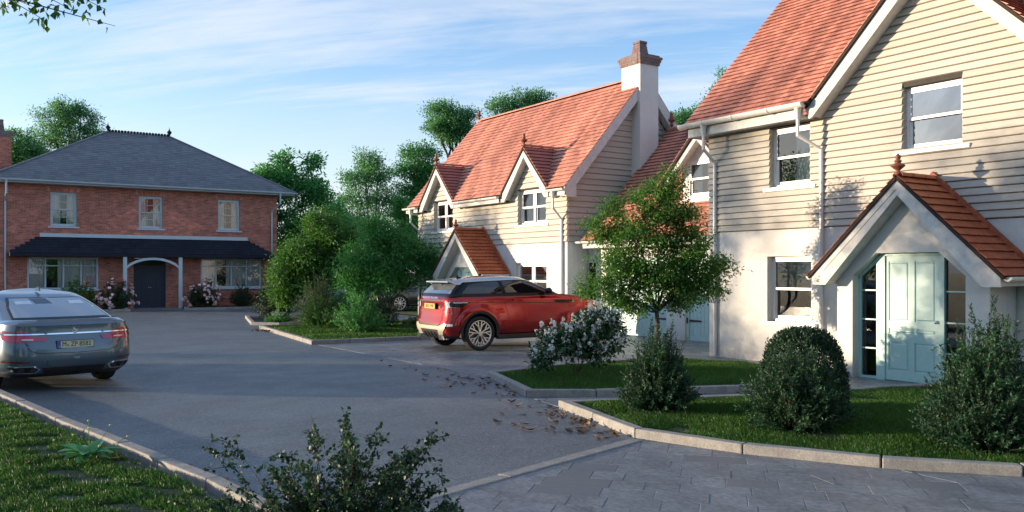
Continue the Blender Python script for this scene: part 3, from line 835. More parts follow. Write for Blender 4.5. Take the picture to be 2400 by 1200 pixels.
def porch(parent, XW, yc, s, dx, za, zf, with_detail=True, door_label='pale blue panelled front door'):
    """gabled porch. XW wall plane, yc centre, s width scale, dx projection of the bargeboard, za apex, zf eaves"""
    XB = XW - dx; XF = XW - dx + .29          # barge plane, porch wall front
    hw = 1.565 * s; wh = 1.272 * s            # half widths of barge and of the walls
    sl = (za - zf) / hw
    # walls
    oh = {'l': .98 * s, 'r': .913 * s}        # opening half widths
    zt = 2.05 * (1 if s > .95 else .92); zs = 1.69 * (1 if s > .95 else .92)
    tl, tr = .558 * s, .501 * s
    w = MB(); zr = lambda y: za - .07 - sl * abs(y)
    w.prism([(XF, yc + oh['l'], 0), (XF, yc + wh, 0), (XF, yc + wh, zs), (XF, yc + oh['l'], zs)], (.16, 0, 0))
    w.prism([(XF, yc - wh, 0), (XF, yc - oh['r'], 0), (XF, yc - oh['r'], zs), (XF, yc - wh, zs)], (.16, 0, 0))
    w.prism([(XF, yc + oh['l'], zs), (XF, yc + wh, zs), (XF, yc + wh, zr(wh)), (XF, yc, zr(0)), (XF, yc, zt), (XF, yc + tl, zt)], (.16, 0, 0))
    w.prism([(XF, yc - oh['r'], zs), (XF, yc - tr, zt), (XF, yc, zt), (XF, yc, zr(0)), (XF, yc - wh, zr(wh)), (XF, yc - wh, zs)], (.16, 0, 0))
    w.box(XF + .16, yc - wh, 0, XW - .03, yc - wh + .14, zr(wh)); w.box(XF + .16, yc + wh - .14, 0, XW - .03, yc + wh, zr(wh))
    w.build('porch_wall', render_white, parent)
    # bargeboards
    b = MB(); v = .265 * (1 if s > .95 else .9); x0, x1 = XB, XB + .06
    for sg in (1, -1):
        Y = lambda a: yc + sg * a
        b.prism([(x0, yc, za), (x0, Y(hw), zf), (x0, Y(hw), zf - .17), (x0, Y(hw - .27 * s), zf - .17), (x0, yc, za - v)], (.06, 0, 0))
    bg = b.build('bargeboard', barge_m, parent)
    b = MB()
    for sg in (1, -1):
        Y = lambda a: yc + sg * a
        b.prism([(x0 + .06, yc, za - .16), (x0 + .06, Y(hw - .06), zf - .10), (x0 + .06, Y(hw - .25), zf - .16), (x0 + .06, yc, za - v - .02)], (.23, 0, 0))
    b.build('soffit', barge_m, bg)
    if s > .95:
        b = MB()
        q = lambda a, dz: (x0 - .004, yc + a, za - .155 - sl * a + dz)
        b.prism([q(.02, 0), q(1.33, 0), q(1.33, -.012), q(.02, -.012)], (.003, 0, 0)); b.build('groove', black_iron, bg)
    # tiled slopes
    nrm = math.hypot(1, sl); g = .172 * (1 if s > .95 else .9); nr = int(hw * nrm / g) + 1
    for sg in (1, -1):
        uu = (1, 0, 0); vv = (0, -sg / nrm, sl / nrm); nn = (0, sg * sl / nrm, 1 / nrm)
        o = Vector((XB - .035, yc + sg * (hw + .05), zf - .05 * sl)) + Vector(nn) * .03
        L = XW - XB + .02
        rows = int(((hw + .05) * nrm) / g) + 1
        rf = roof(parent, 'porch_roof', o, uu, vv, nn, L, ((hw + .05) * nrm) / rows, rows, lambda i: [(0, L)], tile_porch_m, tw=.34, th=.03)
        # side gutter and fascia
        f = MB(); ye = yc + sg * hw
        f.box(XB + .06, ye - .02 if sg > 0 else ye, zf - .16, XW - .03, ye if sg > 0 else ye + .02, zf - .02); f.build('fascia', barge_m, bg)
        half_gutter(bg, (XB + .03, ye + sg * .08, zf - .03), (XW - .06, ye + sg * .08, zf - .03), .062)
        # red flashing where the slope meets the wall
        fl = MB(); P = [(XW - .085, yc, za + .16), (XW - .085, yc + sg * (hw + .1), zf - .1 * sl + .16 - .02), (XW - .085, yc + sg * (hw + .1), zf - .1 * sl + .04), (XW - .085, yc, za + .04)]
        fl.prism(P, (.05, 0, 0)); fl.build('flashing', tile_porch_m, rf)
    ridge_tiles(bg, (XB + .02, yc, za + .05), (XW - .09, yc, za + .05), tile_porch_m, r=.085, step=.3, drop=.02)
    finial(parent, (XB + .03, yc, za + .0), 1.0 if s > .95 else .92)
    # door set, recessed
    XD = XF + .16
    fr = FR((XD, yc, 0), (0, -1, 0), (0, 0, 1), (-1, 0, 0))       # a runs to the right as seen from outside
    S = s; Z = zt / 2.05
    fm = MB()
    aL, aR = -oh['l'] + .0, oh['r']
    dl, dr = -.48 * S, .442 * S
    fr.box(fm, aL, 0, -.06, aL + .055, zs * .985, .0)                       # outer left post
    fr.box(fm, aR - .05, 0, -.06, aR, zs * .975, .0)
    fr.box(fm, dl - .15 * S, 0, -.06, dl, zt - .045, .03); fr.box(fm, dr, 0, -.06, dr + .07 * S, zt - .045, .03)
    fm.prism([fr(-tl, zt - .045, -.06), fr(tr, zt - .045, -.06), fr(tr, zt, -.06), fr(-tl, zt, -.06)], fr.n * .09)
    fm.prism([fr(aL, zs - .065, -.06), fr(-tl, zt - .07, -.06), fr(-tl, zt, -.06), fr(aL, zs, -.06)], fr.n * .06)
    fm.prism([fr(tr, zt - .07, -.06), fr(aR, zs - .065, -.06), fr(aR, zs, -.06), fr(tr, zt, -.06)], fr.n * .06)
    fr.box(fm, aL + .055, 0, -.06, dl - .15 * S, .045, -.002); fr.box(fm, dr + .07 * S, 0, -.06, aR - .05, .045, -.002)
    for zz_ in (.498, .97, 1.448):
        z_ = zz_ * Z
        fr.box(fm, aL + .055, z_ - .011, -.045, dl - .15 * S, z_ + .011, -.01); fr.box(fm, dr + .07 * S, z_ - .011, -.045, aR - .05, z_ + .011, -.01)
    frame = fm.build('door_frame', teal, parent)
    for a0, a1, za0, za1 in ((aL + .055, dl - .15 * S, zs - .02, zt - .05), (dr + .07 * S, aR - .05, zt - .05, zs - .02)):
        zc = [.045, .487 * Z, .509 * Z, .959 * Z, .981 * Z, 1.437 * Z, 1.459 * Z]
        for k in range(0, 6, 2):
            g = MB(); g.add([fr(a0, zc[k], -.03), fr(a1, zc[k], -.03), fr(a1, zc[k + 1], -.03), fr(a0, zc[k + 1], -.03)], [(0, 1, 2, 3)]); g.build('pane', glass, frame)
        g = MB(); g.add([fr(a0, zc[6], -.03), fr(a1, zc[6], -.03), fr(a1, za1, -.03), fr(a0, za0, -.03)], [(0, 1, 2, 3)]); g.build('pane', glass, frame)
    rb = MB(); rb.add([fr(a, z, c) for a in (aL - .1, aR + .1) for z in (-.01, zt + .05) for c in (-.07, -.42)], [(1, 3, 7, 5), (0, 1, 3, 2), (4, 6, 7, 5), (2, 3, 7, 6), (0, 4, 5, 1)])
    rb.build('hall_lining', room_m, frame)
    d = MB(); fr.box(d, dl, .012, -.05, dr, zt - .045, -.012)
    dw = dr - dl; X = lambda t: dl + dw * t
    def rail(a0, b0, a1, b1): fr.box(d, a0, b0, -.012, a1, b1, .004)
    zz = [.012, .166, .625, .765, .852, .961, 1.915, 2.0]; zz = [q * Z for q in zz]; zz[-1] = zt - .045
    rail(X(0), zz[0], X(.056), zz[7]); rail(X(.91), zz[0], X(1), zz[7])
    for k in (0, 2, 4, 6): rail(X(.056), zz[k], X(.91), zz[k + 1])
    rail(X(.432), zz[1], X(.541), zz[2]); rail(X(.432), zz[5], X(.541), zz[6])
    door = d.build('front_door', teal, parent, label=door_label)
    for a0, b0, a1, b1 in ((X(.056), zz[1], X(.432), zz[2]), (X(.541), zz[1], X(.91), zz[2]), (X(.056), zz[3], X(.91), zz[4]), (X(.056), zz[5], X(.432), zz[6]), (X(.541), zz[5], X(.91), zz[6])):
        e = MB(); k = .018; P = [(a0 + k, b0 + k), (a1 - k, b0 + k), (a1 - k, b1 - k), (a0 + k, b1 - k)]; i2 = .02
        Q = [(a0 + k + i2, b0 + k + i2), (a1 - k - i2, b0 + k + i2), (a1 - k - i2, b1 - k - i2), (a0 + k + i2, b1 - k - i2)]
        if b1 - b0 < .12: Q = [(p[0] + (i2 if n in (0, 3) else -i2), p[1] + (.012 if n < 2 else -.012)) for n, p in enumerate(P)]
        e.add([fr(x, z, -.011) for x, z in P] + [fr(x, z, -.001) for x, z in Q], [(4, 5, 6, 7)] + [(n, (n + 1) % 4, 4 + (n + 1) % 4, 4 + n) for n in range(4)])
        e.build('door_panel', teal, door)
    k = MB(); c = fr(X(.945), .971 * Z, .004)
    k.lathe(c, [(.028, 0), (.028, -.006), (.012, -.008), (.011, -.03), (.024, -.04), (.026, -.052), (.018, -.062), (.004, -.066)], 14, 'X')
    k.build('door_knob', steel, door, smooth=True)
    return door
# ================================================================== HOUSE A: nearest cream weatherboard house
XA = 13.45
hA = thing('weatherboard_house', 'nearest cream house with weatherboard gable, red tiled roof and pale blue front door', 'house', (XA, 12.75, 0))
YL = 12.75
fA = FR((XA, YL, 0), (0, -1, 0), (0, 0, 1), (-1, 0, 0))          # a = YL - Y
def oA(y0, y1, z0, z1): return (YL - y0, z0, YL - y1, z1)
winG = oA(11.25, 10.24, .80, 2.045); winU = oA(11.18, 10.25, 3.36, 4.49); winR = oA(8.43, 7.41, 3.755, 4.81)
LA = YL - 3.05
w = MB(); wall_cells(w, fA, 0, LA, 0, 2.552, [winG, (YL - 8.9, -1, YL - 6.9, 2.1)], .2); w.build('render_wall', render_white, hA)
w = MB(); fb = FR((XA + .002, YL, 0), (0, -1, 0), (0, 0, 1), (-1, 0, 0))
wall_cells(w, fb, 0.02, LA, 2.552, 4.62, [winU, winR], .18)
w.prism([(XA + .002, 10.2, 4.62), (XA + .002, 8.46, 4.62), (XA + .002, 8.46, 6.33), ], (.18, 0, 0))
w.prism([(XA + .002, 8.46, 4.81), (XA + .002, 7.4, 4.81), (XA + .002, 7.4, 4.62), (XA + .002, 5.6, 4.62), (XA + .002, 7.9, 6.85), (XA + .002, 8.46, 6.33)], (.18, 0, 0))
w.build('gable_backing', gap_shade_wall_m, hA)
w = MB(); w.box(XA + .2, YL, 0, 19.6, YL - .15, 4.7); w.build('side_wall', render_white, hA)
yc = 7.9
def spA(z):
    if z < 4.60: return (0, LA)
    hwid = (6.86 - z) / 1.0
    if hwid < .05: return None
    return (YL - (yc + hwid), YL - (yc - hwid))
boards(hA, fA, 2.556, 6.85, .1225, spA, [winG, winU, winR], board_m)
# reveals of weatherboard openings carry boards too
def board_reveal(parent, fr, o, e, z0, d):
    mb = MB(); z = z0
    while z < o[3]:
        if z + e > o[1]:
            b0, b1 = max(z, o[1]), min(z + e, o[3])
            for a, sg in ((o[0], 1), (o[2], -1)):
                t0, t1 = .014, .004
                P = [fr(a, b0, -d), fr(a, b0, .005), fr(a, b1, .003), fr(a, b1, -d)]
                Q = [fr(a + sg * t0, b0, -d), fr(a + sg * t0, b0, .005), fr(a + sg * t1, b1, .003), fr(a + sg * t1, b1, -d)]
                mb.add(P + Q, [(4, 5, 6, 7), (0, 1, 5, 4), (1, 2, 6, 5), (3, 7, 6, 2)])
        z += e
    mb.build('board_reveal', board_m, parent, kind='stuff')
def winframe(fr, o): return FR(fr(o[0], o[1], 0), fr.u, fr.v, fr.n)
wG = window(hA, winframe(fA, winG), 1.01, 1.245, depth=.13, curtains=None, label='ground floor sash window')
mb = MB(); fw = winframe(fA, winG); fw.box(mb, .07, .60, -.215, .94, 1.17, -.205); mb.build('roller_blind', mat('pale_blind', (.62, .55, .52), .8, var=.03), wG)
w2 = window(hA, winframe(fA, winU), .93, 1.13, depth=.10, curtains=[(.45, 1.0, curtain_m)], label='upper sash window with a white curtain, under the eaves')
board_reveal(w2, fA, winU, .1225, 2.556, .1)
w3 = window(hA, winframe(fA, winR), 1.02, 1.055, depth=.10, gm=glass_sky, label='upper sash window of the gable reflecting the sky')
board_reveal(w3, fA, winR, .1225, 2.556, .1)
# main roof, slope towards the street
def slope(parent, name, x0, z0, sl, y0, y1, ztop, gauge, spans, m, tw=.165):
    k = math.hypot(1, sl); L = (ztop - z0) / sl * k; n = int(L / gauge)
    return roof(parent, name, (x0, y0, z0), (0, -1, 0), (1 / k, 0, sl / k), (-sl / k, 0, 1 / k), y0 - y1, gauge, n, spans, m, tw=tw)
slA = 1.014
def rowz(i, z0, sl, g): return z0 + (i + .5) * g * sl / math.hypot(1, sl)
def spansA(i):
    z = rowz(i, 4.78, slA, .142); y0 = 13.07
    if z < 6.95:
        h = (6.95 - z) / 1.0
        return [(0, y0 - (yc + h) + .02), (y0 - (yc - h) - .02, y0 - 2.4)]
    return [(0, y0 - 2.4)]
slope(hA, 'roof', 13.03, 4.78, slA, 13.07, 2.4, 8.65, .142, spansA, tile_m)
bk = MB(); bk.prism([(16.9, 13.05, 8.66), (16.9, 2.4, 8.66), (20.7, 2.4, 4.8), (20.7, 13.05, 4.8)], (0.06, 0, .06)); bk.build('rear_roof', tile_m, hA)
ridge_tiles(hA, (16.87, 13.05, 8.70), (16.87, 8, 8.70), tile_m, r=.12)
finial(hA, (16.85, 13.02, 8.72), 1.1)
# verge board at the far end, cross gable over the weatherboard front
v = MB(); v.prism([(13.05, 13.02, 4.74), (16.87, 13.02, 8.61), (16.87, 13.02, 8.3), (13.3, 13.02, 4.72)], (0, .03, 0)); v.build('verge_board', barge_m, hA)
for sg in (1, -1):
    def sp(i, sg=sg):
        z = rowz(i, 4.72, 1.0, .13); xe = 13.05 + (z - 4.76) / slA
        a = 0
        return [(0, max(.05, xe - 13.12 + .12))] if sg > 0 else [(0, max(.05, xe - 13.12 + .12))]
    k = math.sqrt(2)
    o = Vector((13.11, yc + sg * 2.235, 4.72)) + Vector((0, sg / k, 1 / k)) * .01
    n = int(2.235 * k / .13) + 1
    roof(hA, 'gable_roof', o, (1, 0, 0), (0, -sg / k, 1 / k), (0, sg / k, 1 / k), 2, .13, n, sp, tile_m)
ridge_tiles(hA, (13.12, yc, 7.0), (15.2, yc, 7.0), tile_m)
b = MB()
for sg in (1, -1):
    Y = lambda a: yc + sg * a
    b.prism([(13.15, yc, 6.93), (13.15, Y(2.215), 4.715), (13.15, Y(2.215), 4.53), (13.15, Y(2.18), 4.53), (13.15, yc, 6.60)] if False else
            [(13.15, yc, 6.93), (13.15, Y(2.24), 4.69), (13.15, Y(2.16), 4.50), (13.15, Y(2.09), 4.53), (13.15, yc, 6.62)], (.06, 0, 0))
bgA = b.build('bargeboard', barge_m, hA)
b = MB()
for sg in (1, -1):
    Y = lambda a: yc + sg * a
    b.prism([(13.21, yc, 6.75), (13.21, Y(2.14), 4.61), (13.21, Y(2.10), 4.535), (13.21, yc, 6.635)], (.215, 0, 0))
b.build('soffit', barge_m, bgA)
# eaves
f = MB(); f.box(13.10, 13.05, 4.53, 13.125, 10.16, 4.73); f.build('fascia', barge_m, hA)
f = MB(); f.box(13.125, 13.05, 4.55, XA - .02, 10.14, 4.575); f.build('soffit', barge_m, hA)
f = MB(); f.prism([(13.1, 13.05, 4.53), (13.1, 13.05, 4.74), (13.45, 13.05, 5.07), (13.9, 13.05, 5.4), (13.9, 13.05, 4.53)], (0, -.03, 0)); f.build('eaves_end_board', barge_m, hA)
half_gutter(hA, (13.01, 13.16, 4.79), (13.01, 10.08, 4.79), .088, rings=(.22, .47, .75))
downpipe(hA, (13.035, 12.52, 4.70), .03, (XA - .055, 12.55), 4.24, 3.98, 0)
downpipe(hA, (13.035, 10.21, 4.70), .03, (XA - .055, 9.98), 4.22, 3.96, 0)
porch(hA, XA, 7.868, 1.0, 1.05, 3.20, 1.705)
mb = MB(); mb.box(12.55, 8.9, .0, 12.72, 9.7, .09); mb.build('step_stone', kerb_m, hA, bevel=.01)

# ================================================================== GARAGE
g0 = thing('garage', 'low red tiled garage with pale boarded doors between the two cream houses', 'garage', (15.03, 18.4, .1))
XG = 15.03
fG = FR((XG, 18.71, 0), (0, -1, 0), (0, 0, 1), (-1, 0, 0))
def oG(y0, y1, z0, z1): return (18.71 - y0, z0, 18.71 - y1, z1)
oE = oG(18.70, 18.385, .1, 2.0); oD1 = oG(17.90, 15.67, .1, 2.12); oD2 = oG(15.04, 12.9, .1, 2.12)
w = MB(); wall_cells(w, fG, 0.003, 5.93, 0.05, 2.75, [oE, oD1, oD2], .2); w.build('garage_wall', render_white, g0)
for o in (oD1, oD2):
    fr = winframe(fG, o); wd = o[2] - o[0]; h = o[3] - o[1]
    m = MB(); fr.box(m, 0, 0, -.16, .07, h, -.06); fr.box(m, wd - .07, 0, -.16, wd, h, -.06); fr.box(m, .07, h - .07, -.16, wd - .07, h, -.06)
    gf = m.build('garage_door', garage_teal, g0, label='boarded garage door with black strap hinges')
    L = wd - .14; n = round(L / .115)
    for i in range(n):
        m = MB(); a0 = .07 + L * i / n + .003; a1 = .07 + L * (i + 1) / n - .003
        if abs(i - n / 2) < .01: a0 += .006
        fr.box(m, a0, .13, -.13, a1, h - .075, -.10); m.build('plank', garage_teal, gf)
    m = MB(); fr.box(m, .072, .01, -.128, wd - .072, .127, -.092); m.build('bottom_rail', garage_teal, gf)
    for z in (.48, 1.6):
        for a0, sg in ((.03, 1), (wd - .03, -1)):
            m = MB(); P = [(a0, z - .028), (a0 + sg * .40, z - .018), (a0 + sg * .455, z), (a0 + sg * .40, z + .018), (a0, z + .028)]
            m.prism([fr(x, y, -.095) for x, y in P], fr.n * .012)
            fr.box(m, a0 - .015, z - .07, -.094, a0 + .015, z + .07, -.045)
            m.build('strap_hinge', black_iron, gf)
fr = winframe(fG, oE)
m = MB(); fr.box(m, 0, 0, -.1, .05, 1.9, -.02); fr.box(m, .13, 0, -.1, .155, 1.9, -.02); fr.box(m, .24, 0, -.1, .31, 1.9, -.04)
ed = m.build('entry_door', black_iron, g0)
m = MB(); m.add([fr(.05, 0, -.07), fr(.24, 0, -.07), fr(.24, 1.9, -.07), fr(.05, 1.9, -.07)], [(0, 1, 2, 3)]); m.build('pane', glass_sky, ed)
# roof with dormer
ycd = 14.77; zdd = 5.06
def spansG(i):
    z = rowz(i, 2.56, 1.0115, .142); y0 = 18.45
    if 3.45 < z < zdd:
        h = min(zdd - z, .95) if z > 4.0 else .72
        return [(0, y0 - (ycd + h)), (y0 - (ycd - h), y0 - 12.9)]
    return [(0, y0 - 12.9)]
slope(g0, 'roof', 14.55, 2.56, 1.0115, 18.45, 12.9, 5.9, .142, spansG, tile_m)
m = MB(); m.prism([(17.87, 18.45, 5.88), (17.87, 12.9, 5.88), (21.2, 12.9, 2.6), (21.2, 18.45, 2.6)], (.05, 0, .05)); m.build('rear_roof', tile_m, g0)
ridge_tiles(g0, (17.86, 18.45, 5.92), (17.86, 13, 5.92), tile_m, r=.09)
finial(g0, (17.86, 18.40, 5.93), 1.15)
m = MB(); m.box(14.6, 18.42, 2.38, 14.62, 12.9, 2.55); m.box(14.62, 18.42, 2.39, XG, 12.9, 2.41); m.build('fascia', barge_m, g0)
m = MB(); m.prism([(14.6, 18.41, 2.42), (14.6, 18.41, 2.56), (17.87, 18.41, 5.84), (17.87, 18.41, 5.5)], (0, .03, 0)); m.build('verge_board', barge_m, g0)
half_gutter(g0, (14.52, 18.62, 2.56), (14.52, 12.9, 2.56), .06)
dm = MB(); XD = 15.42
for sg in (1, -1): dm.prism([(XD, ycd + sg * .56, 3.50), (XD, ycd + sg * .72, 3.50), (XD, ycd + sg * .72, 4.36), (XD, ycd, 5.0), (XD, ycd, 4.45), (XD, ycd + sg * .56, 4.45)], (.12, 0, 0))
for sg in (1, -1): dm.prism([(XD + .12, ycd + sg * .72, 3.4), (XD + .12, ycd + sg * .60, 3.4), (XD + .12, ycd + sg * .60, 4.4), (XD + .12, ycd + sg * .72, 4.36)], (1.2, 0, 0))
dm.build('dormer_wall', render_white, g0)
m = MB(); m.box(XD - .03, ycd - .78, 3.30, XD + .1, ycd + .78, 3.50); m.build('dormer_apron', barge_m, g0)
fr = FR((XD, ycd + .56, 3.55), (0, -1, 0), (0, 0, 1), (-1, 0, 0))
window(g0, fr, 1.12, .90, depth=.02, curtains=[(0, .3, curtain_grey), (.45, 1, curtain_grey)], sill=(.04, .05, .05), label='dormer window with pleated grey curtains')
m = MB()
for sg in (1, -1): m.prism([(15.13, ycd, zdd + .06), (15.13, ycd + sg * 1.14, zdd - 1.08), (15.13, ycd + sg * 1.0, zdd - 1.16), (15.13, ycd, zdd - .17)], (.06, 0, 0))
bd = m.build('bargeboard', barge_m, g0)
m = MB()
for sg in (1, -1): m.prism([(15.19, ycd, zdd + .02), (15.19, ycd + sg * 1.1, zdd - 1.08), (15.19, ycd, zdd - .12)], (.3, 0, 0))
m.build('soffit', barge_m, bd)
for sg in (1, -1):
    k = math.sqrt(2)
    roof(g0, 'dormer_roof', Vector((15.08, ycd + sg * 1.17, zdd - 1.10)), (1, 0, 0), (0, -sg / k, 1 / k), (0, sg / k, 1 / k), 2, .13, 13, lambda i: [(0, .05 + max(.1, i * .13 * .7))], tile_dormer_m)

# ================================================================== HOUSE B: middle cream house
XB_ = 14.30
hB = thing('weatherboard_house', 'middle cream house behind the red car, two roof gablets and a tall white chimney', 'house', (XB_, 18.71, 0))
YB0, YB1 = 27.30, 18.71
fB = FR((XB_, YB0, 0), (0, -1, 0), (0, 0, 1), (-1, 0, 0)); LB = YB0 - YB1
def oB(y0, y1, z0, z1): return (YB0 - y0, z0, YB0 - y1, z1)
bR = oB(21.065, 19.665, 3.11, 4.11); bL = oB(26.17, 24.87, 3.11, 4.11); gR = oB(21.22, 19.665, .95, 2.005); gL = oB(26.385, 24.9, .95, 2.005)
w = MB(); wall_cells(w, fB, 0, LB, 0, 2.556, [gR, gL, (YB0 - 23.9, -1, YB0 - 22.0, 1.95)], .2); w.build('render_wall', render_white, hB)
fB2 = FR((XB_ + .002, YB0, 0), fB.u, fB.v, fB.n)
w = MB(); wall_cells(w, fB2, .02, LB - .02, 2.556, 4.0, [bR, bL], .18)
for c in (20.365, 25.52):
    w.box(XB_ + .002, c - .72, 4.115, XB_ + .182, c + .72, 4.3); w.prism([(XB_ + .002, c + .9, 4.0), (XB_ + .002, c + .72, 4.0), (XB_ + .002, c + .72, 4.3), ], (.18, 0, 0))
    w.prism([(XB_ + .002, c - .9, 4.3), (XB_ + .002, c + .9, 4.3), (XB_ + .002, c, 5.1)], (.18, 0, 0))
w.build('gable_backing', gap_shade_wall_m, hB)
def spB(z):
    if z < 3.86: return [(0, LB)]
    out = []
    for c in (25.52, 20.365):
        h = min((5.09 - z) / 1.08 + .06, 1.16)
        if h > .08: out.append((YB0 - (c + h), YB0 - (c - h)))
    return out
boards(hB, fB, 2.556, 5.05, .158, spB, [bR, bL], board_m)
for o, cs, lb in ((bR, [(.06, .45, curtain_m), (.52, 1, curtain_m)], 'upper window of the right gablet with white net curtains'), (bL, [(.5, .8, curtain_brown)], 'upper window of the left gablet')):
    ww = window(hB, winframe(fB, o), o[2] - o[0], o[3] - o[1], style='pair', depth=.09, curtains=cs, label=lb, jamb=.055)
    board_reveal(ww, fB, o, .158, 2.556, .09)
for o in (gR, gL): window(hB, winframe(fB, o), o[2] - o[0], o[3] - o[1], style='pair', depth=.10, jamb=.055, gm=glass_sky)
# gable side facing the garage
fS = FR((XB_, YB1, 0), (1, 0, 0), (0, 0, 1), (0, -1, 0))
w = MB(); w.box(XB_ + .2, YB1, 0, XG + .1, YB1 + .15, 2.556); w.prism([(XB_ + .003, YB1 + .002, 2.556), (19.5, YB1 + .002, 2.556), (19.5, YB1 + .002, 3.9), (16.92, YB1 + .002, 7.05), (14.303, YB1 + .002, 4.0)], (0, .15, 0))
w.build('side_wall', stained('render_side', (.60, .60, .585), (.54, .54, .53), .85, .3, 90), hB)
w = MB(); w.box(XB_, YB0 - .15, 0, 19.5, YB0, 4.0); w.prism([(14.3, YB0, 4.0), (19.5, YB0, 4.0), (16.92, YB0, 7.05)], (0, -.15, 0)); w.box(19.5, YB1 + .2, 0, 19.65, YB0 - .2, 3.9); w.build('rear_wall', render_white, hB)
slB = 1.134
def spS(z):
    a0 = 0.0 if z < 4.05 else (z - 4.0) / slB + .02
    a1 = 19.5 - XB_ if z < 4.05 else (16.92 - XB_) * 2 - a0
    if a1 - a0 < .1: return None
    return (a0, a1)
boards(hB, fS, 2.556, 6.95, .158, spS, [(2.282, 0, 2.968, 9)], board_side_m)
# roof
dorms = (20.42, 25.57); zdB = 5.27; sd = 1.06
def spansB(i):
    z = rowz(i, 4.0, slB, .16); y0 = 27.56
    cuts = []
    for c in dorms:
        h = (zdB - z) / sd - .02
        if h > .05: cuts.append((y0 - (c + h), y0 - (c - h)))
    return subtract(0, y0 - 18.42, cuts)
rB = slope(hB, 'roof', 13.98, 4.0, slB, 27.56, 18.42, 7.31, .16, spansB, tile_m)
m = MB(); m.prism([(16.93, 27.5, 7.29), (16.93, 18.45, 7.29), (19.85, 18.45, 4.0), (19.85, 27.5, 4.0)], (.05, 0, .05)); m.build('rear_roof', tile_m, hB)
ridge_tiles(hB, (16.91, 27.56, 7.33), (16.91, 19.12, 7.33), tile_m, r=.085, step=.34, drop=.02)
finial(hB, (16.91, 27.5, 7.36), 1.0)
for yv in (18.45, 27.53):
    m = MB()
    m.prism([(13.98, yv, 4.0), (16.92, yv, 7.33), (16.92, yv, 6.97), (14.38, yv, 4.09), (14.38, yv, 3.75), (14.04, yv, 3.75)], (0, -.035 if yv < 20 else .035, 0))
    m.prism([(19.86, yv, 4.0), (19.45, yv, 4.1), (16.92, yv, 6.97), (16.92, yv, 7.33)], (0, -.035 if yv < 20 else .035, 0))
    bb = m.build('bargeboard', barge_m, hB)
    m = MB(); s2 = .24 if yv < 20 else -.22
    m.prism([(14.0, yv, 3.96), (16.92, yv, 7.27), (16.92, yv, 7.05), (14.36, yv, 4.13), (14.36, yv, 3.77), (14.04, yv, 3.77)], (0, s2, 0))
    m.prism([(19.8, yv, 4.0), (19.5, yv, 4.05), (16.92, yv, 7.05), (16.92, yv, 7.27)], (0, s2, 0))
    m.build('soffit', barge_m, bb)
for c in dorms:
    m = MB(); hh = 1.18
    for sg in (1, -1): m.prism([(14.03, c, zdB + .02), (14.03, c + sg * hh, zdB + .02 - sd * hh), (14.03, c + sg * hh, 3.80), (14.03, c + sg * (hh - .17), 3.80), (14.03, c, zdB - .25)], (.05, 0, 0))
    bb = m.build('gablet_bargeboard', barge_m, hB)
    m = MB()
    for sg in (1, -1): m.prism([(14.08, c, zdB - .04), (14.08, c + sg * (hh - .05), zdB - .04 - sd * (hh - .05)), (14.08, c + sg * (hh - .12), 3.86), (14.08, c, zdB - .23)], (.195, 0, 0))
    m.build('soffit', barge_m, bb)
    for sg in (1, -1):
        k = math.hypot(1, sd); L = hh + .04; nr = int(L * k / .16) + 1
        def sp(i, k=k):
            z = zdB - sd * L + (i + .5) * .16 * sd / k
            return [(0, max(.06, 13.98 + (z - 4.0) / slB - 14.0 + .08))]
        roof(hB, 'gablet_roof', Vector((14.0, c + sg * L, zdB - sd * L + .03)), (1, 0, 0), (0, -sg / k, sd / k), (0, sg * sd / k, 1 / k), 2, L * k / nr, nr, sp, tile_dormer_m)
    ridge_tiles(hB, (14.0, c, zdB + .07), (15.15, c, zdB + .07), tile_dormer_m, r=.06, step=.3, drop=.0)
    finial(hB, (14.05, c, zdB + .03), 1.05)
for y0, y1, rg in ((27.78, 26.80, ()), (24.38, 21.62, (.2, .42, .68)), (19.22, 18.40, ())):
    half_gutter(hB, (13.93, y0, 3.97), (13.93, y1, 3.97), .062, rings=rg)
    m = MB(); m.box(13.99, y0 - .1, 3.80, 14.01, y1 + .03, 3.94); m.box(14.01, y0 - .1, 3.81, 14.27, y1 + .03, 3.83); m.build('fascia', barge_m, hB)
downpipe(hB, (13.93, 18.87, 3.92), .03, (XB_ - .05, 18.90), 3.47, 3.17, 0)
downpipe(hB, (13.93, 27.22, 3.92), .03, (XB_ - .05, 27.20), 3.47, 3.17, 0)
porch(hB, XB_, 22.95, .885, 1.05, 3.0, 1.70, door_label='pale blue panelled door half hidden behind the red car')
# chimney
m = MB(); m.box(16.58, 18.33, 0, 17.27, 19.12, 7.62); ch = m.build('chimney', stained('chimney_render', (.64, .65, .63), (.58, .59, .58), .85, .3, 90), hB)
rd = random.Random(3)
chimney_cap(ch, 16.925, 18.725, 7.62, .345, .395, brick_cap_m, rd)
brick_pot(ch, 16.925, 18.725, 7.90, .36, .235, .45, brick_cap_m, rd)

